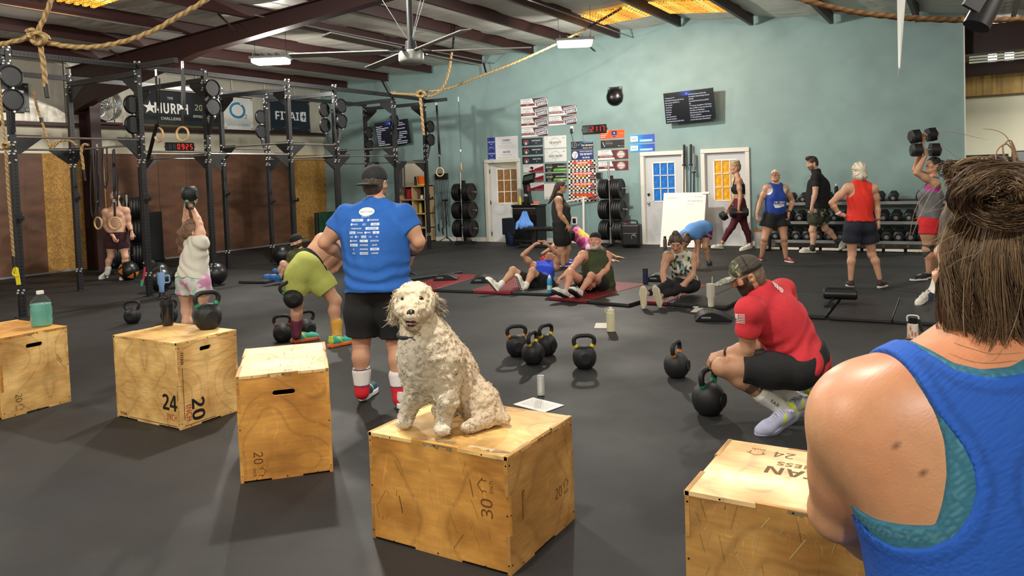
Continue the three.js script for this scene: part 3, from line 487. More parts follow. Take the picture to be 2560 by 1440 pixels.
plyoBox('tall wooden jump box with handle slot, turned between the dog and the stencilled box', v3(-3.365, 0, -3.015).addScaledVector(mn, -0.378), midTurn, 0.508, 0.607, 0.755, { top: PM.pale, front: PM.amber, side: PM.amber }, { front: [0.0, 0.19, 0.125, 0.032] },
[['front', -0.15, -0.2, 0.17, 0.085, -Math.PI / 2, inch('20'), 200, 100], ['top', 0.06, -0.33, 0.2, 0.06, 0, inch('30'), 200, 60], ['front', 0, 0.285, 0.5, 0.03, 0, chips(6), 460, 28], ['front', 0, 0, 0.48, 0.4, 0, scratch(14, '#e6c47e'), 300, 250], ['top', 0, 0.05, 0.4, 0.6, 0, scratch(30, '#8f6b44'), 260, 360]]);
plyoBox('wooden jump box stencilled in black and red, carrying a kettlebell', v3(-5.07, 0, -3.535), 0, 0.74, 0.607, 0.5, { top: PM.light, front: PM.light, side: PM.light }, { right: [-0.02, 0.225, 0.1, 0.034] },
[['front', 0.26, -0.12, 0.17, 0.13, 0, (g, w, h) => txt(g, '24', w / 2, h * 0.54, h * 1.2, '#14130f', 'sans-serif', 'bold', 'center', w), 200, 160], ['front', 0.28, -0.225, 0.12, 0.06, 0, (g, w, h) => txt(g, 'INCH', w / 2, h / 2, h * 1.05, '#a51d17', 'sans-serif', 'normal', 'center', w), 160, 80],
['front', -0.29, -0.27, 0.12, 0.03, 0, titan, 160, 40], ['front', 0.06, -0.285, 0.55, 0.004, 0, (g, w, h) => { g.fillStyle = '#14130f'; g.fillRect(0, 0, w, h); }, 40, 8], ['front', 0.352, -0.16, 0.004, 0.25, 0, (g, w, h) => { g.fillStyle = '#14130f'; g.fillRect(0, 0, w, h); }, 8, 40],
['right', -0.1, -0.19, 0.17, 0.12, -Math.PI / 2, (g, w, h) => txt(g, '20', w / 2, h * 0.54, h * 1.2, '#14130f', 'sans-serif', 'bold', 'center', w), 200, 150], ['right', -0.18, -0.2, 0.12, 0.055, -Math.PI / 2, (g, w, h) => txt(g, 'INCH', w / 2, h / 2, h * 1.05, '#a51d17', 'sans-serif', 'normal', 'center', w), 160, 80],
['right', -0.215, 0.19, 0.13, 0.032, -Math.PI / 2, titan, 160, 40], ['right', -0.215, -0.06, 0.004, 0.36, 0, (g, w, h) => { g.fillStyle = '#14130f'; g.fillRect(0, 0, w, h); }, 8, 40], ['right', -0.09, -0.285, 0.25, 0.004, 0, (g, w, h) => { g.fillStyle = '#14130f'; g.fillRect(0, 0, w, h); }, 40, 8]]);
plyoBox('wooden jump box at the left edge with the jug of blue drink', v3(-6.19 - 0.378, 0, -3.11), 0, 0.756, 0.607, 0.505, { top: PM.amber, front: PM.amber, side: PM.light }, { right: [0.0, 0.205, 0.125, 0.034] },
[['right', -0.13, -0.2, 0.15, 0.08, -Math.PI / 2, inch('20'), 200, 100], ['right', 0, 0.285, 0.48, 0.026, 0, chips(5), 400, 26], ['right', 0, 0, 0.46, 0.4, 0, scratch(12, '#6b4c22'), 260, 250]]);
plyoBox('wooden jump box cut by the bottom edge beside the blue tank top', v3(-0.91 + 0.381, 0, -2.675 - 0.298), 0, 0.762, 0.506, 0.596, { top: PM.pale, front: PM.worn, side: PM.worn }, {},
[['top', -0.17, 0.2, 0.22, 0.1, Math.PI, inch('24'), 220, 100], ['top', -0.02, 0.03, 0.34, 0.09, Math.PI, (g, w, h) => txt(g, 'TITAN', w / 2, h / 2, h * 1.1, brand, 'sans-serif', 'bold', 'center', w), 320, 90], ['top', -0.02, 0.11, 0.3, 0.05, Math.PI, (g, w, h) => txt(g, 'FITNESS', w / 2, h / 2, h * 1.1, '#8a6534', 'sans-serif', 'bold', 'center', w), 320, 60], ['front', 0, 0.235, 0.74, 0.03, 0, chips(10), 640, 28], ['front', 0, 0, 0.72, 0.46, 0, scratch(60, '#4a3517'), 420, 260], ['front', 0, 0, 0.72, 0.46, 0, scratch(40, '#d8c08a'), 420, 260]]);

// ---------- kettlebells ----------
M.iron = std({ color: '#1d1e20', roughness: 0.55, metalness: 0.2, bumpMap: rep(flecks, 3), bumpScale: 0.0015 });
const bellBody = lathe([[0, 0.0], [0.052, 0.0], [0.066, 0.008], [0.088, 0.035], [0.1, 0.07], [0.103, 0.1], [0.098, 0.135], [0.082, 0.166], [0.055, 0.188], [0.025, 0.197], [0, 0.199]].map(([r, y]) => [r, y]), 36);
const handlePts = [[-0.058, 0.172], [-0.078, 0.2], [-0.088, 0.232], [-0.08, 0.262], [-0.05, 0.279], [0, 0.283], [0.05, 0.279], [0.08, 0.262], [0.088, 0.232], [0.078, 0.2], [0.058, 0.172]].map(([x, y]) => v3(x, y, 0));
const bellHandle = tube(handlePts, 0.0185, 40, 14), bandGeo = (s) => tube([v3(s * 0.066, 0.183, 0), v3(s * 0.073, 0.193, 0), v3(s * 0.08, 0.205, 0)], 0.0205, 6, 14);
const bandsL = bandGeo(-1), bandsR = bandGeo(1), badge = cyl(0.045, 0.045, 0.004, 24, 0, 0.1, 0.101, Math.PI / 2);
const bandMat = { yellow: paint('#d8b320', 0.5), orange: paint('#d07a1c', 0.5), green: paint('#1f8a55', 0.5), mint: paint('#3aa88a', 0.5), pink: paint('#a8605c', 0.5), none: M.iron };
function kettlebell(label, p, turn, s, band) {
const o = thing('kettlebell', label, 'kettlebell', p, turn, 'cast iron kettlebells'); o.scale.setScalar(s);
mesh('ball', bellBody, M.iron, o); mesh('handle', bellHandle, M.iron, o); mesh('color_band', bandsL, bandMat[band], o); mesh('color_band', bandsR, bandMat[band], o); mesh('badge', badge, M.iron, o);
return o;
}
const K = (label, x, y, off, s, band, h = 0) => { const p = onY(x, y, h); return kettlebell(label, p, facing(p, off), s, band); };
K('kettlebell with orange bands, left of the group of three on the floor', 1293, 889, 0.15, 0.98, 'orange');
K('kettlebell with yellow bands, nearest of the group of three on the floor', 1333, 909, 1.15, 0.98, 'yellow');
K('kettlebell with yellow bands, rear right of the group of three', 1366, 887, 0.85, 0.98, 'yellow');
K('chalky kettlebell with yellow bands standing alone mid floor', 1462, 920, 0.1, 1.0, 'yellow');
K('kettlebell with orange bands seen edge-on near the man in red', 1692, 942, 1.25, 1.0, 'orange');
K('kettlebell with green bands right by the crouching man\'s knee', 1772, 1034, 1.1, 1.1, 'green');
K('kettlebell with faded bands left of the maroon sock', 708, 854, -0.2, 0.98, 'pink');
K('kettlebell half hidden behind the maroon sock', 768, 842, 0.5, 0.98, 'none');
K('kettlebell standing alone behind the stencilled box', 332, 808, -0.35, 0.98, 'none');
K('kettlebell half hidden behind the dark shaker bottle', 424, 806, 0.3, 1.0, 'none');
K('worn kettlebell with green bands on top of the stencilled box', 521, 822, 0.35, 0.98, 'green', 0.607);

// ---------- bottles and small things ----------
const clear = phys({ color: '#ffffff', roughness: 0.05, transmission: 1, thickness: 0, ior: 1.45 });
{
const p = onY(105, 815, 0.607), o = thing('drink_jug', 'clear jug of turquoise drink standing on the leftmost wooden box', 'jug', p, 0.4);
const prof = [[0, 0.002], [0.07, 0.002], [0.078, 0.012], [0.08, 0.05], [0.076, 0.07], [0.08, 0.09], [0.08, 0.145], [0.075, 0.165], [0.078, 0.178], [0.07, 0.2], [0.045, 0.235], [0.026, 0.25], [0.024, 0.268]];
mesh('shell', lathe(prof, 40), clear, o);
mesh('drink', lathe([...prof.slice(0, 9).map(([r, y]) => [Math.max(0, r - 0.003), y + 0.002]), [0.072, 0.182], [0, 0.182]], 40), phys({ color: '#8fe0d4', roughness: 0.15, transmission: 0.55, thickness: 0.05, ior: 1.33, attenuationColor: '#58cfc0', attenuationDistance: 0.12 }), o);
mesh('cap', cyl(0.027, 0.026, 0.025, 28, 0, 0.272, 0), M.white, o);
}
{
const p = onY(420, 814, 0.607), o = thing('shaker_bottle', 'dark smoky shaker bottle on the stencilled wooden box', 'bottle', p, 0.7);
mesh('cup', lathe([[0, 0.002], [0.036, 0.002], [0.04, 0.008], [0.045, 0.17]], 28), phys({ color: '#45454a', roughness: 0.1, transmission: 0.75, thickness: 0 }), o);
mesh('lid', merge([cyl(0.047, 0.045, 0.035, 28, 0, 0.187, 0), cyl(0.018, 0.016, 0.03, 14, 0.018, 0.218, 0), rbox(0.05, 0.012, 0.02, 0.004, -0.015, 0.212, 0, 0, 0, 0.5), XF(new THREE.TorusGeometry(0.024, 0.005, 8, 20, Math.PI), -0.03, 0.2, 0)]), M.black, o);
}
{
const p = onY(482, 838, 0), o = thing('water_bottle', 'small bottle with white cap behind the stencilled box', 'bottle', at(481, 818, 6.6).setY(0), 0);
mesh('body', lathe([[0, 0], [0.036, 0], [0.038, 0.01], [0.038, 0.15], [0.03, 0.17]], 20), phys({ color: '#b9cbd4', roughness: 0.1, transmission: 0.6, thickness: 0 }), o); mesh('cap', merge([cyl(0.034, 0.03, 0.04, 18, 0, 0.19, 0), cyl(0.014, 0.012, 0.04, 12, 0, 0.228, 0)]), M.white, o);
mesh('label_band', cyl(0.0385, 0.0385, 0.06, 20, 0, 0.09, 0, 0, 0, 0, true), paint('#5aa7c8', 0.5), o);
}
{
const p = onY(1528, 829), o = thing('water_bottle', 'cream steel bottle standing on the floor beside a card', 'bottle', p, 0.6), c = paint('#d9d3b0', 0.45);
mesh('body', lathe([[0, 0.002], [0.042, 0.002], [0.046, 0.008], [0.046, 0.19], [0.04, 0.208], [0.036, 0.214]], 32), c, o);
mesh('lid', merge([lathe([[0.038, 0.21], [0.039, 0.225], [0.033, 0.238], [0.016, 0.244], [0.016, 0.258], [0, 0.26]], 28), XF(new THREE.TorusGeometry(0.02, 0.005, 8, 18), -0.04, 0.222, 0)]), c, o);
}
{
const p = onY(1778, 767, 0.048), o = thing('tumbler', 'cream tumbler with a straw on the mat edge behind the red shirt', 'tumbler', p, 0.3), c = paint('#c9c4b4', 0.4);
mesh('body', lathe([[0, 0.002], [0.034, 0.002], [0.036, 0.01], [0.037, 0.1], [0.05, 0.125], [0.051, 0.25]], 32), c, o); mesh('lid', cyl(0.052, 0.05, 0.025, 28, 0, 0.262, 0), c, o); mesh('straw', cyl(0.006, 0.006, 0.12, 10, 0.018, 0.3, 0, 0, 0, -0.05), c, o);
}
{
const p = onY(405, 740), o = thing('tumbler', 'light blue handled tumbler with straw beside the third upright', 'tumbler', at(404, 722, 11.6).setY(0.004), 0), c = paint('#7fa3cf', 0.4); o.rotation.y = facing(o.position);
mesh('body', lathe([[0, 0.1], [0.038, 0.1], [0.04, 0.2], [0.054, 0.225], [0.056, 0.37]], 28), c, o); mesh('lid', cyl(0.057, 0.055, 0.025, 24, 0, 0.382, 0), c, o); mesh('straw', cyl(0.006, 0.006, 0.12, 8, 0, 0.44, 0), c, o);
mesh('handle', tube([v3(0.05, 0.34, 0), v3(0.11, 0.34, 0), v3(0.115, 0.29, 0), v3(0.11, 0.24, 0), v3(0.05, 0.24, 0)], 0.012, 20, 8), c, o);
mesh('coaster', cyl(0.05, 0.04, 0.1, 20, 0, 0.05, 0), M.black, o);
}
{
const p = onY(1353, 989), o = thing('drink_can', 'slim white and green can standing on the floor by the whiteboard', 'can', p, facing(p, -0.3));
const art = canvasTex(256, 256, (g, w, h) => { g.fillStyle = '#d7dad6'; g.fillRect(0, 0, w, h); g.fillStyle = '#4aa53a'; g.fillRect(0, h * 0.6, w * 0.62, h * 0.4); for (let i = 0; i < 9; i++) txt(g, 'celsius live fit', w * 0.7, h * (0.15 + i * 0.05), 10, '#77797a'); g.fillStyle = '#222'; for (let i = 0; i < 20; i++) g.fillRect(150 + i * 4, 180, rr(1, 3), 34); });
mesh('body', lathe([[0, 0.003], [0.024, 0.0], [0.0285, 0.01], [0.0285, 0.142], [0.0255, 0.153]], 32), std({ map: art, roughness: 0.35, metalness: 0.35 }), o);
mesh('lid', merge([cyl(0.0255, 0.0255, 0.003, 28, 0, 0.152, 0), XF(new THREE.TorusGeometry(0.0255, 0.0018, 8, 30), 0, 0.154, 0, Math.PI / 2), rbox(0.012, 0.002, 0.022, 0.0008, 0, 0.156, 0.004)]), M.chrome, o);
}
function flatCard(name, label, cat, corners, th, mat, draw, y = 0) {
const q = corners.map(([a, b]) => onY(a, b, y + th)), c = q[0].clone().add(q[2]).multiplyScalar(0.5).setY(y);
const X = q[1].clone().sub(q[0]), Zd = q[3].clone().sub(q[0]), w = X.length(), d = Zd.length(), turn = -Math.atan2(X.z, X.x);
const o = thing(name, label, cat, c, turn); mesh('board', rbox(w, th, d, th * 0.4, 0, th / 2 + 0.001, 0), mat, o);
if (draw) decal('writing', o, w * 0.94, d * 0.92, draw, 256, 180, basis(v3(0, th + 0.0018, 0), v3(1, 0, 0), v3(0, 0, -1)));
return o;
}
flatCard('small_whiteboard', 'small handwritten whiteboard on the floor behind the dog\'s box', 'whiteboard', [[1328, 994], [1406, 1013], [1366, 1030], [1283, 1012]].map((q) => q), 0.006, M.white, (g, w, h) => { g.strokeStyle = '#3b3b3b'; g.lineWidth = 2; for (let r = 0; r < 9; r++) for (let c = 0; c < 11; c++) { if (r === 0 && c % 3) continue; const x = 22 + c * 20, y = 20 + r * 16; g.beginPath(); g.moveTo(x, y); for (let k = 0; k < 4; k++) g.lineTo(x + k * 4 + rr(0, 3), y + rr(-5, 5)); g.stroke(); } });
flatCard('score_card', 'small white card lying left of the cream bottle', 'card', [[1491, 806], [1528, 806], [1522, 822], [1465, 818]], 0.004, paint('#cfc9b8', 0.6));
flatCard('score_card', 'small white card lying in front of the cream tumbler', 'card', [[1742, 768], [1790, 770], [1772, 783], [1719, 778]], 0.004, paint('#d6d2c4', 0.6));
{ const a = onY(1733, 768, 0.014), b = onY(1759, 766, 0.014), o = thing('marker_pen', 'white marker pen lying beside the card by the tumbler', 'pen', a); mesh('barrel', rod(v3(0, 0, 0), b.clone().sub(a).multiplyScalar(0.7), 0.008, 12), M.white, o); mesh('cap', rod(b.clone().sub(a).multiplyScalar(0.68), b.clone().sub(a), 0.009, 12), M.black, o); }
{
const p = onY(2283, 862), o = thing('water_bottle', 'white flower-patterned bottle with black lid and white handle', 'bottle', p, facing(p));
const art = canvasTex(256, 256, (g, w, h) => { g.fillStyle = '#ded8cf'; g.fillRect(0, 0, w, h); for (let i = 0; i < 90; i++) { const c = ['#d98c6a', '#d3b06a', '#7fb7ad', '#c76a64', '#e0a97c'][i % 5], x = rr(0, w), y = rr(0, h * 0.85); for (let k = 0; k < 5; k++) disc(g, c, x + 6 * Math.cos(k * 1.26), y + 6 * Math.sin(k * 1.26), 4.2); disc(g, '#7a4a2a', x, y, 2.2); } });
mesh('body', lathe([[0, 0.002], [0.045, 0.002], [0.049, 0.01], [0.049, 0.185], [0.04, 0.2]], 32), std({ map: art, roughness: 0.4 }), o);
mesh('lid', cyl(0.036, 0.032, 0.055, 26, 0, 0.225, 0), M.blackGloss, o); mesh('handle', tube([v3(-0.045, 0.215, 0), v3(-0.045, 0.262, 0), v3(-0.03, 0.27, 0), v3(0.03, 0.27, 0), v3(0.045, 0.262, 0), v3(0.045, 0.215, 0)], 0.007, 30, 8), M.white, o);
mesh('strap', beam(v3(0.045, 0.24, 0), v3(0.075, 0.13, 0.02), 0.03, 0.012), M.black, o);
mesh('loop', XF(new THREE.TorusGeometry(0.052, 0.012, 8, 24), 0, 0.055, 0, Math.PI / 2), paint('#5b1f33', 0.4), o);
}
{ const p = onY(1375, 733, 0.048), o = thing('sports_bottle', 'bright blue sports bottle on the mat edge by the white trainers', 'bottle', p, facing(p)), b = paint('#2f8fd0', 0.4); mesh('body', lathe([[0, 0], [0.034, 0], [0.036, 0.01], [0.035, 0.1], [0.033, 0.12], [0.036, 0.14], [0.036, 0.19], [0.024, 0.21]], 24), b, o); mesh('label_print', lathe([[0.0368, 0.05], [0.0362, 0.11]], 20), paint('#b8d3c4', 0.5), o); mesh('cap', merge([cyl(0.022, 0.02, 0.025, 18, 0, 0.222, 0), cyl(0.01, 0.009, 0.02, 12, 0, 0.242, 0)]), M.white, o); }
{ const p = onY(1614, 709, 0.048), o = thing('water_bottle', 'tall navy bottle standing on the mat by the seated woman', 'bottle', p); mesh('body', lathe([[0, 0], [0.035, 0], [0.038, 0.008], [0.038, 0.19], [0.036, 0.2]], 24), paint('#16233f', 0.4), o); mesh('lid', cyl(0.037, 0.036, 0.025, 22, 0, 0.212, 0), M.black, o); mesh('label_print', decalBand(0.0386, 0.06, 0.15), paint('#8a93a8', 0.5), o); }
function decalBand(r, y0, y1) { return new THREE.CylinderGeometry(r, r, y1 - y0, 6, 1, true, -2.2, 0.5).translate(0, (y0 + y1) / 2, 0); }
{ const p = onY(1663, 622, 0), o = thing('water_bottle', 'dark patterned bottle at the foot of the leaning whiteboard', 'bottle', p); mesh('body', lathe([[0, 0], [0.038, 0], [0.04, 0.01], [0.04, 0.19], [0.028, 0.22]], 22), paint('#4b3a3c', 0.4), o); mesh('cap', cyl(0.03, 0.028, 0.05, 18, 0, 0.245, 0), M.black, o); }
{
const p = onY(2290, 990), o = thing('chalk_bucket', 'blue-rimmed chalk bucket on the floor beside the blue tank top', 'bucket', p.copy(onY(2288, 884, 0.36)).setY(0)), b = paint('#1f3fc4', 0.4);
mesh('pail', lathe([[0, 0.004], [0.13, 0.004], [0.155, 0.34], [0.163, 0.34], [0.165, 0.36], [0.155, 0.362], [0.15, 0.35], [0.148, 0.3]], 40), b, o); mesh('chalk', lathe([[0, 0.325], [0.08, 0.32], [0.149, 0.3]], 32), M.white, o);
mesh('bail', tube([v3(-0.163, 0.31, 0), v3(-0.13, 0.2, 0.13), v3(0, 0.13, 0.175), v3(0.13, 0.2, 0.13), v3(0.163, 0.31, 0)], 0.004, 30, 6), M.chrome, o);
}
// ---------- mats ----------
const matTex = dataTex(256, 256, (u, v) => { const c = 220 + 60 * fbm(u * 6, v * 6, 3); return [c, c, c]; });
M.matRed = std({ color: '#8c1f2a', roughness: 0.5, map: matTex }); M.matBlack = std({ color: '#2b2c2e', roughness: 0.5, map: matTex });
function foldMat(label, x0, z0, depth, turn, cols, w = 0.62, th = 0.045) {
const o = thing('exercise_mat', label, 'mat', v3(x0, 0.001, z0), turn, 'folding floor mats');
[...cols].forEach((c, i) => mesh('panel', rbox(w - 0.006, th, depth, 0.012, (i + 0.5) * w, th / 2, -depth / 2), c === 'r' ? M.matRed : M.matBlack, o));
return o;
}
foldMat('red and black folding mat left of the sit-up couple', -7.42, -9.0, 1.6, 0.1, 'rbrb');
foldMat('red and black folding mat under the olive tank top', -4.86, -8.96, 1.6, -0.14, 'rb', 0.62);
foldMat('folding mat with red stripe under the seated woman in black leggings', -3.6, -9.05, 1.6, -0.03, 'rbb', 0.37);
foldMat('wide black mat under the padded bench roll', -2.12, -8.78, 1.5, 0.02, 'b', 0.76);
foldMat('wide black mat reaching the right-hand sitter', -1.33, -8.78, 1.5, 0.02, 'bb', 0.62);
foldMat('thin dark mat behind the blue-shirted man', -9.0, -10.1, 1.2, -0.3, 'bb', 0.55);
foldMat('small dark mat lying alone by the kneeling man', -10.75, -8.75, 0.6, 0.2, 'b', 0.55);
M.pad = std({ color: '#17181a', roughness: 0.35 });
function abMat(label, p, turn, s = 1) { const o = thing('sit_up_pad', label, 'pad', p, turn, 'curved sit-up pads'); const pts = []; for (let i = 0; i <= 16; i++) { const u = i / 16; pts.push([u * 0.37 - 0.185, 0.008 + 0.075 * Math.sin(Math.PI * Math.pow(u, 0.75))]); } mesh('pad', XF(extrude([[-0.185, 0], [0.185, 0], ...pts.reverse()], 0.3, 0.01), 0, 0.01, 0), M.pad, o); mesh('logo_print', rbox(0.1, 0.02, 0.002, 0.0008, -0.08, 0.045, 0.151), M.grey, o); o.scale.setScalar(s); return o; }
abMat('black curved sit-up pad in front of the cream tumbler', onY(1782, 798), 0.35, 1.0);
abMat('black sit-up pad on the red mat stripe behind the dog', onY(1116, 698, 0.046), 0.5);
abMat('black sit-up pad by the white trainers of the sit-up woman', onY(1210, 704, 0.046), 0.5);
abMat('dark sit-up pad half hidden behind the blue-shirted man', onY(1030, 690, 0.003), 0.4);
abMat('grey-sheened sit-up pad behind the navy bottle', onY(1648, 700, 0.005), 0.3);
{
const p = onY(2101, 752, 0.06), o = thing('padded_roll', 'black padded roll with a bent foot lying on the wide mat', 'roll', p, facing(p)); mesh('roll', cyl(0.065, 0.065, 0.34, 24, 0, 0.08, 0, 0, 0, Math.PI / 2), M.pad, o); for (const s of [-1, 1]) mesh('end_cap', cyl(0.06, 0.05, 0.02, 20, s * 0.175, 0.08, 0, 0, 0, -s * Math.PI / 2), M.black, o); mesh('foot', beam(v3(-0.08, 0.03, 0.05), v3(-0.16, 0.002, 0.42), 0.025, 0.02), M.black, o); mesh('plate', rbox(0.3, 0.02, 0.1, 0.004, 0, 0.15, -0.05), M.rigPlain, o);
}
// ---------- balls ----------
function slamBall(label, x, y, r, d, logo) { const p = d ? at(x, y, d) : onY(x, y); p.y = r; const o = thing('slam_ball', label, 'ball', p, facing(p)); mesh('skin', ball(r, 0, 0, 0, 32, 22), M.pad, o); if (logo) { const g = new THREE.SphereGeometry(r * 1.003, 8, 6, -2.0, 0.5, 1.2, 0.35); mesh('logo_print', g, logo, o); } return o; }
{
const p = onY(323, 700), r = 0.175; p.y = r;
const o = thing('medicine_ball', 'black medicine ball with orange panels by the bare-chested man', 'ball', p, 0.5); mesh('skin', ball(r, 0, 0, 0, 36, 26), M.pad, o);
const org = paint('#d9802a', 0.5), ico = new THREE.IcosahedronGeometry(1, 0).attributes.position;
for (let f = 0; f < 20; f += 2) { const a = [0, 1, 2].map((k) => v3().fromBufferAttribute(ico, f * 3 + k)), c = a[0].clone().add(a[1]).add(a[2]).normalize(), n = 8, P = [], I = []; const q = a.map((t) => t.clone().lerp(c, 0.35)); for (let i = 0; i <= n; i++) for (let j = 0; j <= n - i; j++) { const t = q[0].clone().multiplyScalar(i / n).addScaledVector(q[1], j / n).addScaledVector(q[2], (n - i - j) / n).normalize().multiplyScalar(r * 1.012); P.push(t.x, t.y, t.z); } let k = 0; const row = []; for (let i = 0; i <= n; i++) { row.push(k); k += n - i + 1; } for (let i = 0; i < n; i++) for (let j = 0; j < n - i; j++) { const A = row[i] + j, B = row[i + 1] + j; I.push(A, B, A + 1); if (j < n - i - 1) I.push(B, B + 1, A + 1); } const g = new THREE.BufferGeometry(); g.setAttribute('position', new THREE.Float32BufferAttribute(P, 3)); g.setIndex(I); g.computeVertexNormals(); mesh('panel', g, org, o); }
}
slamBall('glossy black slam ball behind the light blue tumbler', 400, 712, 0.19, 12.5); slamBall('black slam ball with a red mark behind the third upright', 398, 690, 0.18, 13.6, paint('#a83a35', 0.5));
slamBall('black ball with a red logo behind the kneeling man', 708, 653, 0.21, 15.9, paint('#b2343a', 0.5)); slamBall('black ball half hidden behind the girl', 538, 660, 0.19, 13.0); slamBall('black ball left of the girl\'s hips', 458, 668, 0.18, 12.9);
{ const o = thing('resistance_band', 'red and green bands tied to the third upright near the floor', 'band'); mesh('loop', tube(pxs(11.75, [362, 668], [360, 690], [357, 705], [356, 712]), 0.016, 20, 6), paint('#b8243a', 0.5), o); mesh('handle', rod(at(356, 700, 11.7), at(354, 715, 11.7), 0.02, 10), paint('#2f9a77', 0.5), o); }
